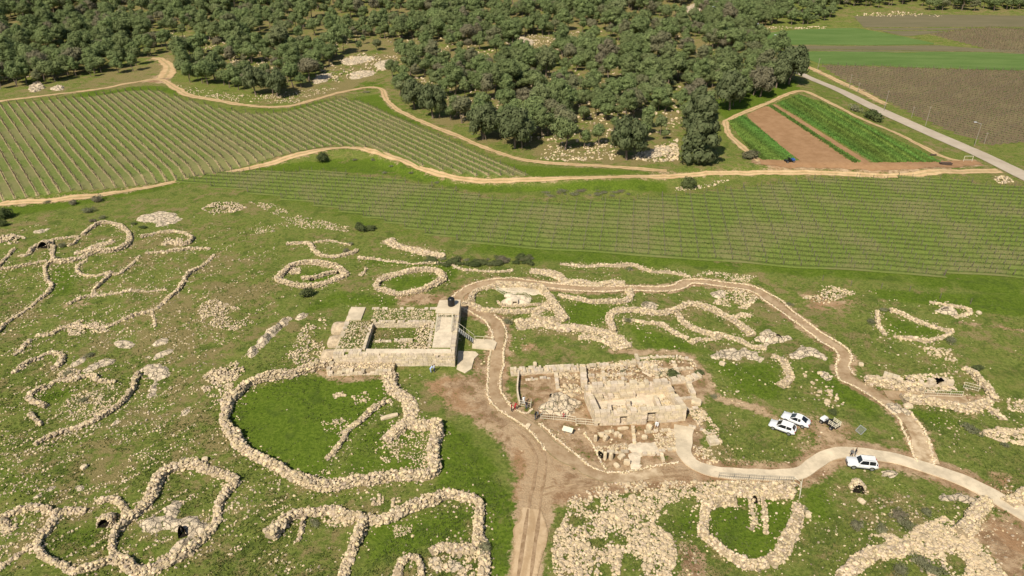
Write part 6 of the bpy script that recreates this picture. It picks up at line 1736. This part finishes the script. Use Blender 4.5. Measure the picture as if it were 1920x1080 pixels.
for _k, (_p, _t, _h, _lb) in enumerate([
    ([(1130, 692), (1133, 718)], .5, .5, 'first low partition wall from the left behind the house ruin'), ([(1165, 688), (1168, 716)], .5, .45, 'second low partition wall from the left behind the house ruin'),
    ([(1226, 682), (1232, 712)], .6, .5, 'third low partition wall from the left behind the house ruin'), ([(1262, 678), (1274, 712)], .6, .5, 'fourth low partition wall from the left behind the house ruin'),
    ([(1102, 707), (1150, 704), (1190, 703)], .5, .4, 'long low wall parallel to the back of the house ruin'), ([(1234, 697), (1300, 691)], .6, .45, 'low wall running right through the rooms behind the house ruin'),
    ([(1196, 672), (1260, 668), (1302, 676)], .6, .4, 'rearmost low wall under the thin footpath'), ([(1290, 800), (1318, 806), (1345, 828)], .6, .4, 'broken wall slanting down right of the house ruin'),
    ([(1115, 814), (1152, 811)], .5, .4, 'low wall at the top of the pedestal yard'), ([(1186, 802), (1190, 832)], .5, .4, 'low cross wall right of the pedestals'), ([(1208, 811), (1266, 806)], .5, .35, 'low wall along the top of the paved rubble floor'),
    ([(1128, 850), (1178, 848)], .5, .4, 'low wall behind the two tall pillars'), ([(1202, 853), (1240, 852), (1244, 866)], .5, .35, 'low corner wall in the grass below the paved floor'), ([(985, 713), (1032, 709)], .5, .35, 'low wall inside the railed yard, left'),
    ([(1042, 702), (1046, 732)], .6, .4, 'low cross wall inside the railed yard, right')]):
    ruin_wall(_lb, _p, _t, _h, 200 + _k * 5, .42, .24, .5, .16)
outcrop('plastered floor patch in front of the house ruin', [(1175, 838), (1200, 830), (1232, 832), (1236, 847), (1195, 852), (1178, 848)], .12, 'plaster_floor', M['plaster'])
outcrop('pale floor slab at the lower edge of the house yard', [(1182, 852), (1198, 851), (1200, 876), (1184, 878)], .15, 'plaster_floor', M['plaster'])
outcrop('plastered floor among the rubble behind the house ruin', [(1200, 678), (1215, 676), (1240, 695), (1225, 705), (1205, 700)], .15, 'plaster_floor', M['plaster'])
outcrop('rock-cut winepress block with dark holes in the railed yard', [(1012, 768), (1026, 750), (1038, 740), (1050, 738), (1064, 744), (1082, 754), (1076, 768), (1066, 780), (1040, 777)], .9, 'rock_cut_block', M['rock'])
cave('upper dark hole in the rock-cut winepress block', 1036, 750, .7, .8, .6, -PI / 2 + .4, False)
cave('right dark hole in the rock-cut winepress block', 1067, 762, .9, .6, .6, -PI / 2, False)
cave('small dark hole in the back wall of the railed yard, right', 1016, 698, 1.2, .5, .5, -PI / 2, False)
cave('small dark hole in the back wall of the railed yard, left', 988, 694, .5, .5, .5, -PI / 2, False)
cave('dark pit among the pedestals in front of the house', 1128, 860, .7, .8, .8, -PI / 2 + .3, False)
b = B(); w = W([(973, 701), (970, 735), (974, 758)]); z = float(hgt(*w[1])); loc = np.array([*w[1], z])
L = smooth_line(w, .6)
for p_, q_ in zip(L[:-1], L[1:]):
    m_ = (p_ + q_) / 2; dd_ = q_ - p_
    b.box((m_[0], m_[1], z + .35), (np.hypot(*dd_) + .02, .22, .9), math.atan2(dd_[1], dd_[0]))
tag(b.build('parapet_wall', M['plaster'], loc=loc), 'thin pale parapet curving down the left of the railed yard', 'wall')
def WP(*pts): return [tuple(v) for v in W(pts)]
railing('pale railing at the lower left corner of the yard where people stand', WP((974, 760), (995, 765), (996, 757)), 1.0, 1.5)
railing('long pale railing along the front of the railed yard', WP((1014, 785), (1038, 787), (1062, 789), (1079, 792)), 1.05, 1.8)
railing('short pale railing between the yard and the house wall', WP((1080, 795), (1098, 796), (1115, 798)), 1.05, 1.6)
railing('thin grey railing along the concrete path above the teardrop enclosure', WP((1347, 897), (1375, 899), (1403, 901), (1430, 903), (1459, 904), (1486, 905)), 1.1, 2.0, 'greyrail', .025, (1.0, .5))
railing('white handrail slanting down from the concrete path end', WP((1487, 905), (1499, 914)), 1.0, 1.6, infill=False, rails=(1.0, .3))
railing('white handrail running down beside the teardrop wall top', WP((1502, 908), (1500, 920), (1498, 936)), 1.0, 1.8, infill=False, rails=(1.0, .3))
railing('white railing in front of the tomb doorway', WP((1732, 742), (1756, 743), (1780, 744), (1803, 745)), 1.1, 2.1)
railing('white railing panel at the right of the tomb yard', WP((1806, 727), (1834, 734)), 1.1, 3.0)
railing('stair rail beside the landing of the fort stair', [(-6.4, 102.9), (-3.3, 102.6)], .9, 1.6, infill=False, rails=(1.0,))
railing('pale railing round the cistern opening', WP((931, 545), (948, 555), (966, 556), (984, 555), (995, 566)), 1.1, 1.8)

# cistern yard
stone_wall('curved plastered rim wall in front of the cistern', [(933, 567), (940, 573), (960, 576), (990, 573), (1015, 571), (1032, 569)], .5, .5, .2, ruin=.15)
outcrop('plastered cistern top behind the curved rim', [(940, 566), (948, 556), (966, 553), (985, 555), (994, 566), (975, 573), (950, 573)], .5, 'plastered_mound', M['plaster'])
outcrop('pale gravel terrace behind the cistern railing', [(928, 540), (960, 535), (1012, 541), (1020, 552), (1000, 553), (950, 548)], .12, 'gravel_terrace', M['concrete'])
def shaft(label, px, py, w, h):
    p = np.array(at(px, py)); e = empty('cistern_opening', p, 0, label, 'opening')
    b = B()
    for s_ in (-1, 1): b.box((s_ * (w / 2 + .12), .3, h / 2), (.24, .8, h), 0)
    b.box((0, .36, h + .11), (w + .5, .8, .22)); b.build('stone_frame', M['plaster'], e)
    b = B().box((0, .5, h / 2), (w, .1, h)); b.box((0, .2, .04), (w, .6, .03)); b.build('hollow', M['dark'], e)  # black lining paints in the shade of the opening
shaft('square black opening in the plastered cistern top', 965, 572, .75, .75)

# tomb
def build_tomb():
    a, c = W([(1719, 726), (1784, 722)]); z = float(hgt(*((a + c) / 2))); o3 = np.array([*((a + c) / 2), z])
    e = empty('tomb_facade', o3, 0, 'rock tomb front with a small black doorway, right of the looping path', 'tomb')
    L = np.hypot(*(c - a)); d = (c - a) / L; nn = np.array([-d[1], d[0]]); rz = math.atan2(d[1], d[0])
    u = L * (1755 - 1719) / 65.; H = 1.35
    course_wall(B(), a, c, .8, z - .3, z + H, .8, .42, 81, [(u - .42, u + .42, z + .1, z + 1.15)], .12, tone=.06).build('facade', M['ashlar'], e, loc=o3)
    q = a + d * u + nn * .2
    dr = B().box((q[0], q[1], z + .62), (.84, .06, 1.06), rz).build('doorway', M['dark'], e, loc=o3)  # black panel stands in for the shade inside the tomb
    m = a + d * u - nn * .1
    B().box((m[0], m[1], z + 1.25), (1.3, .75, .2), rz).build('lintel', M['ashlar'], dr, loc=o3)
    A2, B2 = a, a + np.array([-4.6, 4.4])
    slab(B(), [a + nn * .3, c + nn * .3, c + nn * 1.3, a + nn * 2.2 - d * 1.2, a + nn * 1.7 - d * 2.0], z - .3, z + H - .12).build('rock_roof', M['ground'], e, loc=o3)
    s = B(); r = np.random.default_rng(8); k = 120
    P = a + d * r.uniform(-2, L, k)[:, None] + nn * r.uniform(.1, 1.5, k)[:, None]
    stones(s, np.column_stack([P, np.full(k, z + H - .08)]), r.uniform(.1, .28, k), seed=9)
    tag(s.build('roof_stones', M['stone'], e, loc=o3), kind='stuff')
    course_wall(B(), a - d * .1 + nn * .2, a + nn * 3.2 - d * 3.8, .8, z - .3, z + H - .5, .7, .4, 83, ruin=.2, tone=.06).build('side_wall', M['ashlar'], e, loc=o3)
    s = B(); k = 70; r = np.random.default_rng(3)
    P = a + d * r.uniform(0, L, k)[:, None] + nn * r.uniform(-1.6, -.5, k)[:, None]
    stones(s, np.column_stack([P, hgt(P[:, 0], P[:, 1]) + .15]), r.uniform(.14, .26, k), seed=4)
    tag(s.build('threshold_stones', M['stone'], e, loc=o3), kind='stuff')
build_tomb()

# worked stones
def block(label, px, py, size, rz=0.0, tilt=0.0, lift=None, name='stone_block'):
    p = np.array(at(px, py)); b = B()
    k, _ = 0, 0
    V = ICO2[0]; m = np.abs(V).max(1)[:, None]; V = (V * .25 + V / m * .75) * np.array(size) / 2 * (1 + .03 * np.sin(V[:, :1] * 9 + px))
    b.add(V, ICO2[1], (1.0, .97, .9))
    o = b.build(name, M['ashlar']); o.location = (p[0], p[1], p[2] + (size[2] / 2 - .05 if lift is None else lift)); o.rotation_euler = (tilt, 0, rz)
    return tag(o, label, 'stone block')
block('long squared stone beam lying in the great enclosure', 730, 783, (2.7, .6, .5), .42, name='stone_beam')
block('fallen column drum lying before the house front wall', 1168, 805, (1.7, .45, .45), .12, name='stone_column')
for q, (a, c, sz, lb) in enumerate([(1116, 828, (.5, .45, 1.3), 'tilted white upright block at the left of the pedestals'), (1135, 826, (.7, .6, 1.0), 'white rounded pedestal right of the tilted block'), (1134, 862, (.45, .45, 1.5), 'left of two tall white pillars at the lower edge of the yard'), (1145, 862, (.45, .45, 1.4), 'right of two tall white pillars at the lower edge of the yard'), (1128, 818, (.7, .5, .6), 'squat block behind the white pedestals'),
                                    (1156, 817, (.8, .6, .7), 'big block in the middle of the pedestals'), (1163, 820, (.5, .5, .6), 'small block beside the big middle block'), (1187, 812, (.6, .5, .9), 'upright block left of the paved rubble floor'), (1217, 805, (.9, .7, .9), 'rounded boulder block at the left of the seated visitor'), (1208, 822, (.8, .6, .6), 'grey block at the corner of the paved rubble floor'), (1165, 858, (1.1, .7, .5), 'flat broken slab right of the tall pillars'), (1175, 870, (.6, .9, .8), 'leaning slab at the edge of the floor slab'), (1156, 875, (.9, .6, .5), 'low white block at the lower kerb'), (1305, 757, (1.6, 1.2, .8), 'big pale boulder beside the right wall of the house'), (1258, 815, (1.5, .5, .35), 'framed stone bench beside the concrete path end'), (990, 800, (.9, .7, .4), 'pale boulder on the dirt by the people'),
                                    (1003, 685, (.8, .6, .6), 'white boulder on the grass above the yard wall'), (1354, 684, (1.0, .7, .6), 'white boulder right of the thin footpath bend'), (1702, 764, (1.3, .9, .6), 'bright white boulder beside the slab bridge'), (1484, 1000, (1.1, .8, .6), 'left of two white boulders outside the teardrop wall'), (1514, 967, (.9, .7, .6), 'right of two white boulders outside the teardrop wall'), (1615, 941, (1.0, .7, .4), 'white stone before the arched cave'), (1614, 685, (.8, .7, .5), 'round white boulder right of the looping path'),
                                    (385, 864, (.8, .7, .6), 'white boulder above the corner enclosure wall'), (158, 878, (.8, .7, .5), 'white boulder on the slope left of the corner enclosure'), (1835, 588, (.8, .7, .5), 'white boulder at the far right above the ring')]):
    block(lb, a, c, sz, q * .7, .12 if 'tilted' in lb or 'leaning' in lb else 0)
# ------------------------------------------------------------------ cars
def car(label, px, py, heading, kind):
    L, Wd, Ht = {'suv': (4.5, 1.84, 1.66), 'sedan': (4.6, 1.82, 1.44), 'hatch': (4.3, 1.80, 1.50)}[kind]
    p = np.array(at(px, py)); p[2] += .12 if kind != 'suv' else .2
    e = empty('parked_car', p, heading, label, 'car'); e.scale = (.87,) * 3        # local +x is the front
    belt = {'suv': .98, 'sedan': .86, 'hatch': .90}[kind]
    hw = Wd / 2
    # lower body: stations from tail to nose
    if kind == 'sedan': top = [(-.5, .72), (-.47, .93), (-.32, 1.0), (-.20, belt + .02), (.12, belt), (.24, belt - .01), (.40, .78), (.47, .70), (.5, .50)]
    elif kind == 'hatch': top = [(-.5, .70), (-.485, .93), (-.40, belt + .06), (-.20, belt + .03), (.14, belt), (.27, belt - .03), (.42, .78), (.48, .68), (.5, .50)]
    else: top = [(-.5, .75), (-.485, 1.0), (-.40, belt + .02), (-.20, belt), (.12, belt), (.24, belt + .02), (.42, .93), (.485, .82), (.5, .60)]
    b = B(); R = []
    for i, (f, zt) in enumerate(top):
        x = f * L; k = 1 - max(0, (abs(f) - .36) / .14) ** 2 * .16
        w = hw * k; zl = .24 + max(0, abs(f) - .42) * .9
        pr = [(-w * .86, zl), (-w, zl + .12), (-w * 1.0, zt * .62), (-w * .965, zt - .10), (-w * .86, zt - .015), (0, zt + .02), (w * .86, zt - .015), (w * .965, zt - .10), (w, zt * .62), (w, zl + .12), (w * .86, zl)]
        R.append([(x, a, c) for a, c in pr])
    R = np.array(R); n, k = R.shape[:2]
    i = np.arange((n - 1) * (k - 1)); rr, cc = i // (k - 1), i % (k - 1); a = rr * k + cc
    b.add(R.reshape(-1, 3), np.stack([a, a + k, a + k + 1, a + 1], -1))
    for s_ in (0, n - 1):
        V = np.concatenate([R[s_], [R[s_].mean(0)]]); b.add(V, [(j, j + 1, k) if s_ == 0 else (j + 1, j, k) for j in range(k - 1)])
    b.build('body', M['white_paint'], e, True)
    # cabin
    cb = {'sedan': (.20, .02, -.20, -.42), 'hatch': (.22, .06, -.36, -.46), 'suv': (.17, .06, -.40, -.475)}[kind]
    xb, xr, xs, xe = [v * L for v in cb]
    zb_, zr = belt - .04, Ht
    wb, wr = hw * .90, hw * .70
    st = [(xb, zb_ + .02, wb), (xr, zr - .03, wr), ((xr + xs) / 2, zr, wr), (xs, zr - .04, wr * .98), (xe, zb_ + .07, wb * .95)]
    R = np.array([[(x, -wb * (.97 if q == 4 else 1), zb_), (x, -w_, z_ - (.05 if 0 < q < 4 else 0)), (x, -w_ * .86, z_), (x, w_ * .86, z_), (x, w_, z_ - (.05 if 0 < q < 4 else 0)), (x, wb * (.97 if q == 4 else 1), zb_)] for q, (x, z_, w_) in enumerate(st)])
    def strip(nm, cells, mat):
        bb = B()
        for q, c in cells: bb.add(np.array([R[q, c], R[q + 1, c], R[q + 1, c + 1], R[q, c + 1]]), [(0, 1, 2, 3)])
        return bb.build(nm, mat, e)
    strip('roof', [(q, c) for q in (1, 2) for c in (1, 2, 3)], M['white_paint'])
    strip('windscreen', [(0, 1), (0, 2), (0, 3)], M['glass']); strip('rear_window', [(3, 1), (3, 2), (3, 3)], M['glass'])
    for c in (0, 4):
        for q in (0, 1, 2, 3): strip('side_window', [(q, c)], M['glass'] if (q < 3 or kind == 'suv') else M['white_paint'])
    for c in (1, 4):
        k0 = 0 if c == 1 else 5
        bb = B()
        for q in range(4): bb.bar(R[q, c], R[q + 1, c], .055, 5)
        bb.build('roof_edge', M['white_paint'], e)
        B().bar(R[2, k0], R[2, c], .05, 5).build('pillar', M['white_paint'], e)
        B().bar(R[3, k0], R[3, c], .075, 5).build('pillar', M['white_paint'], e)
    roofz = zr
    for s_ in (-1, 1):
        B().box((xb - .12, s_ * (hw + .09), zb_ + .1), (.16, .2, .14), 0).build('wing_mirror', M['white_paint'], e)
        B().box((L * .455, s_ * hw * .66, .68 if kind != 'suv' else .82), (.22, .36, .13), -s_ * .35).build('headlight', M['lamp_glass'], e)
        B().box((-L * .487, s_ * hw * .70, .82 if kind != 'suv' else .95), (.12, .34, .16), s_ * .2).build('tail_light', M['tail'], e)
        for u in (.02, -.20):
            B().box((u * L, s_ * (hw + .012), belt - .18), (.18, .03, .03)).build('door_handle', M['chrome_dark'] if kind == 'suv' else M['white_paint'], e)
        B().box((0, s_ * (hw - .06), .27), (L * .5, .14, .12)).build('sill', M['chrome_dark'], e)
    B().box((L * .497, 0, .52 if kind != 'suv' else .62), (.05, hw * 1.1, .16)).build('grille', M['chrome_dark'], e)
    B().box((L * .485, 0, .30), (.12, hw * 1.5, .14)).build('front_bumper', M['chrome_dark'], e)
    B().box((-L * .49, 0, .36), (.10, hw * 1.5, .16)).build('rear_bumper', M['chrome_dark'], e)
    rw = .33 if kind != 'suv' else .37
    for fx in (.305, -.295):
        for s_ in (-1, 1):
            y = s_ * (hw - .10)
            c = np.array([fx * L, y, rw - .12])
            # tyre with a rim set into it; a dark arch above
            t_ = B().bar(c + (0, -.11, 0), c + (0, .11, 0), rw, 18).build('wheel', M['tyre'], e)
            B().bar(c + (0, s_ * .09, 0), c + (0, s_ * .125, 0), rw * .66, 14).build('rim', M['alloy'], t_)
            n_ = 10; a_ = np.linspace(0, PI, n_); V = np.concatenate([np.column_stack([c[0] + np.cos(a_) * (rw + .06), np.full(n_, s_ * (hw + .012)), c[2] + np.sin(a_) * (rw + .06)]), [[c[0], s_ * (hw + .012), c[2]]]])
            B().add(V, [(j, j + 1, n_) for j in range(n_ - 1)]).build('wheel_arch', M['chrome_dark'], e)
    if kind == 'suv':
        for s_ in (-1, 1): B().bar((xr - .1, s_ * wr * .92, zr + .05), (xs + .2, s_ * wr * .92, zr + .04), .025, 5).build('roof_rail', M['chrome_dark'], e)
    return e
car('white sedan parked on the grass, the farther of the two side by side', 1491, 792, math.radians(180 - 36), 'sedan')
car('white hatchback parked on the grass, the nearer of the two side by side', 1466, 806, math.radians(180 - 33), 'hatch')
car('white sport utility car standing on the verge of the concrete path', 1614, 875, math.radians(180 - 9), 'suv')

# ------------------------------------------------------------------ small vehicles
def buggy(label, px, py, heading, body, rack, sc=1.0):
    p = np.array(at(px, py)); e = empty('utility_buggy', p, heading, label, 'buggy'); e.scale = (sc,) * 3
    B().box((0, 0, .52), (2.4, 1.0, .22)).build('chassis', M['black'], e)
    B().box((.95, 0, .80), (.85, 1.15, .36), top=.8).build('bonnet', body, e)
    B().box((.05, 0, .78), (.55, 1.15, .28)).build('seat', M['black'], e)
    B().box((-.22, 0, 1.05), (.14, 1.1, .42)).build('backrest', M['black'], e)
    B().bar((.55, .25, .85), (.32, .25, 1.12), .03, 5).build('steering_column', M['black'], e)
    for x in (.88, -.92):
        for s_ in (-1, 1):
            t_ = B().bar((x, s_ * .55, .33), (x, s_ * .80, .33), .33, 14).build('wheel', M['tyre'], e)
            B().bar((x, s_ * .79, .33), (x, s_ * .815, .33), .17, 10).build('rim', M['alloy'], t_)
    if rack:
        B().box((-.95, 0, .74), (1.3, 1.2, .08)).build('cargo_bed', M['chrome_dark'], e)
        b = B()
        for z_ in (.95, 1.25, 1.5):
            for a, c in (((-1.6, -.62, z_), (-1.6, .62, z_)), ((-1.6, -.62, z_), (-.3, -.62, z_)), ((-1.6, .62, z_), (-.3, .62, z_))): b.bar(a, c, .045, 4)
        for x in (-1.6, -.95, -.3):
            for y in (-.62, 0, .62):
                if y == 0 and x > -1.5: continue
                b.bar((x, y, .74), (x, y, 1.55), .045, 4)
        b.build('cargo_rack', M['rail'], e)
    else:
        b = B()
        for s_ in (-1, 1): b.bar((-.6, s_ * .5, .6), (-.5, s_ * .5, 1.7), .03, 5); b.bar((-.5, s_ * .5, 1.7), (.6, s_ * .5, 1.6), .03, 5)
        b.build('roll_bar', M['black'], e)
    return e
M['blue'] = plain('blue_paint', (.03, .09, .30), .4, .4)
buggy('black and white utility buggy with a pale cargo rack beside the parked cars', 1553, 797, math.radians(122), M['white_paint'], True, .9)
buggy('small blue farm buggy at the foot of the left garden plot', 1480, 304, math.radians(10), M['blue'], False)
def grate():
    p = W([(1604, 808), (1613, 798), (1624, 806), (1614, 816)]); z = hgt(p[:, 0], p[:, 1]) + .10; o3 = np.array([*p.mean(0), float(z.mean())])
    e = empty('metal_grate', o3, 0, 'flat grey metal grate lying on the grass right of the buggy', 'grate')
    Q = np.column_stack([p, z]); b = B()
    for k in range(4): b.bar(Q[k], Q[(k + 1) % 4], .05, 5)
    b.build('frame', M['galv'], e, loc=o3); b = B()
    for k in range(1, 7):
        f = k / 7; b.bar(Q[0] * (1 - f) + Q[1] * f, Q[3] * (1 - f) + Q[2] * f, .025, 4)
    b.build('bars', M['galv'], e, loc=o3)
grate()
def logs(label, px, py, n, L, rz):
    p = np.array(at(px, py)); e = empty('log_pile', p, rz, label, 'logs'); r = np.random.default_rng(int(px))
    for k in range(n):
        y = (k % 3 - 1) * .38; z = .18 + (k // 3) * .32
        B().bar((-L / 2 + r.normal(0, .2), y, z), (L / 2 + r.normal(0, .2), y + r.normal(0, .1), z), .18, 7, r2=.14).build('log', M['log'], e)
logs('dark log pile at the front corner of the garden plots', 1772, 309, 6, 3.2, -.05)
logs('small brown log by the track at the edge of the crop plot', 1749, 291, 2, 1.8, .1)
def board(label, px, py, rz):
    p = np.array(at(px, py)); e = empty('information_board', p, rz, label, 'sign')
    for s_ in (-.5, .5): B().bar((s_, 0, -.1), (s_, 0, .75), .04, 6).build('leg', M['galv'], e)
    B().add(np.array([(-.75, -.35, .68), (.75, -.35, .68), (.75, .35, .98), (-.75, .35, .98), (-.75, -.35, .63), (.75, -.35, .63), (.75, .35, .93), (-.75, .35, .93)]), [(0, 1, 2, 3), (7, 6, 5, 4), (0, 4, 5, 1), (1, 5, 6, 2), (2, 6, 7, 3), (3, 7, 4, 0)]).build('panel', M['rail'], e)
board('pale information board on the dirt in front of the railed yard', 1064, 813, -.4)
def gate():
    a, c = W([(1806, 303), (1822, 303)]); z = float(hgt(*a)); o3 = np.array([*a, z]); e = empty('gate_frame', o3, 0, 'white frame gate by the road at the corner of the garden plots', 'gate')
    for nm, q in (('post', a), ('post', c)): B().bar((*q, z), (*q, z + 1.6), .06, 6).build(nm, M['rail'], e, loc=o3)
    B().bar((*a, z + 1.6), (*c, z + 1.6), .06, 6).build('top_bar', M['rail'], e, loc=o3); B().bar((*a, z + .5), (*c, z + .5), .05, 6).build('lower_bar', M['rail'], e, loc=o3)
gate()

# ------------------------------------------------------------------ poles
def pole(label, px, py, h, lamp=False, name='utility_pole'):
    p = np.array(at(px, py)); e = empty(name, p, 0, label, 'street lamp' if lamp else 'pole')
    B().bar((0, 0, -.3), (0, 0, h), .11, 8, r2=.07).build('shaft', M['polewood'], e)
    if lamp:
        B().bar((0, 0, h - .1), (-1.8, 0, h + .5), .06, 6).build('arm', M['galv'], e)
        B().box((-2.0, 0, h + .52), (.7, .3, .16)).build('lamp_head', M['lamp_glass'], e)
    else:
        B().box((0, 0, h - .4), (.9, .1, .1)).build('cross_arm', M['polewood'], e)
pole('street lamp nearest the road junction at right', 1827, 273, 6.6, True, 'street_lamp')
for a in [(1735, 236, 6.4, 'tall roadside pole left of the nearest lamp'), (1709, 220, 3.6, 'short pole in the vineyard edge left of the tall roadside pole'), (1845, 270, 3.6, 'short pole right of the nearest lamp'), (1657, 208, 7.0, 'tall roadside pole above the dark roadside bush'), (1592, 164, 5.0, 'far pole beside the track along the brown vineyard'), (1608, 173, 3.6, 'short far pole beside the track along the brown vineyard'), (1533, 130, 4.5, 'pole at the corner of the brown vineyard'), (1448, 166, 4.5, 'small pole in front of the dark trees by the road')]:
    pole(a[3], a[0], a[1], a[2])
for a in [(1457, 94, 6, 'white headed lamp over the trees by the far fields'), (1340, 46, 8, 'lamp rising from the wood below the gravel clearing'), (1425, 72, 6, 'lamp at the left end of the far green field')]:
    pole(a[3], a[0], a[1], a[2], True, 'street_lamp')
for q, (a, c) in enumerate([(1542, 526), (1595, 536), (1652, 541), (1705, 546), (1762, 560), (1819, 570)]):
    p = np.array(at(a, c)); o = B().box((0, 0, .55), (.09, .09, 1.3)).build('fence_post', M['post']); o.location = p
    tag(o, '%s thin post from the left in the fence line beyond the site' % nth(q + 1), 'fence post', 'fence posts beyond the site')

# ------------------------------------------------------------------ people
M['skin'] = plain('skin', (.42, .26, .17), .6, .3, var=.05)
M['hair'] = plain('dark_hair', (.02, .015, .012), .7, .3)
M['cl_white'] = plain('white_cloth', (.72, .72, .72), .9, .1, var=.05); M['cl_dark'] = plain('dark_cloth', (.025, .025, .03), .9, .1); M['cl_navy'] = plain('navy_cloth', (.04, .05, .10), .9, .1)
M['cl_red'] = plain('red_cloth', (.30, .03, .03), .9, .1); M['cl_blue'] = plain('pale_blue_cloth', (.35, .42, .62), .9, .1); M['cl_tan'] = plain('tan_cloth', (.30, .24, .17), .9, .1); M['cl_grey'] = plain('grey_cloth', (.14, .14, .14), .9, .1)
def person(label, px, py, face, shirt, legs, pose='stand', seed=0):
    r = random.Random(seed)
    p = np.array(at(px, py))
    j = {}
    bend = {'stand': 0.0, 'bend': .9, 'sit': .25}[pose]
    hipz = {'stand': .92, 'bend': .86, 'sit': .50}[pose]
    j['pel'] = (0, 0, hipz, .15, .12)
    def up(d, x=0.0, y=0.0): return (x, y + math.sin(bend) * d, hipz + math.cos(bend) * d)
    j['waist'] = (*up(.18), .135, .11); j['chest'] = (*up(.38), .165, .12); j['neck'] = (*up(.55), .06, .06)
    h0 = up(.62); j['head1'] = (h0[0], h0[1] + .02, h0[2], .08, .085); h1 = up(.75); j['head2'] = (h1[0], h1[1] + .03, h1[2], .088, .10); h2 = up(.84); j['head3'] = (h2[0], h2[1] + .02, h2[2], .06, .07)
    E = [('pel', 'waist'), ('waist', 'chest'), ('chest', 'neck'), ('neck', 'head1'), ('head1', 'head2'), ('head2', 'head3')]
    for s, n in ((-1, 'l'), (1, 'r')):
        sh = up(.49, s * .19); j['sh' + n] = (*sh, .065, .065)
        a = r.uniform(-.1, .25) + (.5 if pose != 'stand' else 0)
        el = (sh[0] + s * .06, sh[1] + math.sin(a) * .28, sh[2] - .27); j['el' + n] = (*el, .046, .046)
        wr = (el[0] - s * .02, el[1] + .12 + .1 * r.random(), el[2] - .20); j['wr' + n] = (*wr, .032, .034)
        ha = (wr[0], wr[1] + .04, wr[2] - .08); j['ha' + n] = (*ha, .03, .04)
        fi = (ha[0], ha[1] + .03, ha[2] - .08); j['fi' + n] = (*fi, .015, .03)
        E += [('chest', 'sh' + n), ('sh' + n, 'el' + n), ('el' + n, 'wr' + n), ('wr' + n, 'ha' + n), ('ha' + n, 'fi' + n)]
        if pose == 'sit': kn = (s * .14, .42, hipz + .02); an = (s * .14, .46, .09)
        else: st = s * r.uniform(-.1, .12); kn = (s * .12, .05 + st * .5, .48); an = (s * .12, st, .08)
        j['hp' + n] = (s * .10, 0, hipz - .06, .095, .10); j['kn' + n] = (*kn, .062, .066); j['an' + n] = (*an, .042, .045); j['to' + n] = (an[0], an[1] + .17, .035, .04, .035)
        E += [('pel', 'hp' + n), ('hp' + n, 'kn' + n), ('kn' + n, 'an' + n), ('an' + n, 'to' + n)]
    names = list(j); ix = {n: i for i, n in enumerate(names)}
    me = bpy.data.meshes.new('body'); me.from_pydata([j[n][:3] for n in names], [(ix[a], ix[b]) for a, b in E], []); me.update()
    o = bpy.data.objects.new('body', me); COL.objects.link(o)
    sk = o.modifiers.new('skin', 'SKIN'); o.modifiers.new('sub', 'SUBSURF').levels = 1
    for i, n in enumerate(names):
        v = me.skin_vertices[0].data[i]; v.radius = (j[n][3], j[n][4]); v.use_root = (n == 'pel')
    dg = bpy.context.evaluated_depsgraph_get(); dg.update()
    ev = bpy.data.meshes.new_from_object(o.evaluated_get(dg)); bpy.data.objects.remove(o)
    for m in (M['skin'], shirt, legs, M['tyre'], M['hair']): ev.materials.append(m)
    hp = np.array(j['pel'][:3]); hd = np.array(j['head2'][:3])
    ax = np.array([0, math.sin(bend), math.cos(bend)])
    wl, wrr = np.array(j['wrl'][:3]), np.array(j['wrr'][:3])
    for f in ev.polygons:
        c = np.array(f.center); t = np.dot(c - hp, ax)
        near_hand = min(np.linalg.norm(c - wl), np.linalg.norm(c - wrr), np.linalg.norm(c - np.array(j['fil'][:3])), np.linalg.norm(c - np.array(j['fir'][:3]))) < .10
        if t > .58: f.material_index = 4 if (np.dot(c - hd, ax) > .035 or c[1] < hd[1] - .03) else 0
        elif near_hand: f.material_index = 0
        elif c[2] < .10: f.material_index = 3
        elif t < .03 and not (abs(c[0]) > .2 and c[2] > .55): f.material_index = 2
        else: f.material_index = 1
        f.use_smooth = True
    o = bpy.data.objects.new('person', ev); COL.objects.link(o)
    o.location = p + np.array([0, 0, .03]); o.rotation_euler = (0, 0, face); o.scale = (.92,) * 3
    return tag(o, label, 'person')
W_, D_, N_, R_, BL, TN, GY = M['cl_white'], M['cl_dark'], M['cl_navy'], M['cl_red'], M['cl_blue'], M['cl_tan'], M['cl_grey']
person('person in a white top and dark trousers standing at the foot of the fort wall', 815, 698, 1.2, W_, N_, 'stand', 1)
person('person in pale blue bending down beside the fort wall', 807, 699, -1.0, BL, BL, 'bend', 2)
person('person in white standing inside the corner railing of the yard', 982, 758, .4, W_, W_, 'stand', 3)
person('person in black standing at the corner railing of the yard', 987, 767, 2.4, D_, N_, 'stand', 4)
person('person in dark red standing leftmost in the group by the yard corner', 959, 772, -1.6, R_, D_, 'stand', 5)
person('person in red and black bending beside the leftmost one', 965, 770, -.6, R_, R_, 'bend', 6)
person('person in dark clothes standing left of the long railing', 1004, 787, .9, D_, GY, 'stand', 7)
person('person in grey standing close to the left end of the long railing', 1008, 785, 2.0, GY, D_, 'stand', 8)
person('person in red behind the long railing', 1056, 786, -.3, R_, D_, 'sit', 9)
person('person in a white shirt sitting before the house front wall', 1231, 800, 2.9, W_, TN, 'sit', 10)
person('person in dark clothes behind the bonnet of the car on the path, left one', 1595, 858, 2.2, GY, D_, 'stand', 11)
person('person in dark clothes behind the bonnet of the car on the path, right one', 1602, 856, -2.2, D_, GY, 'stand', 12)
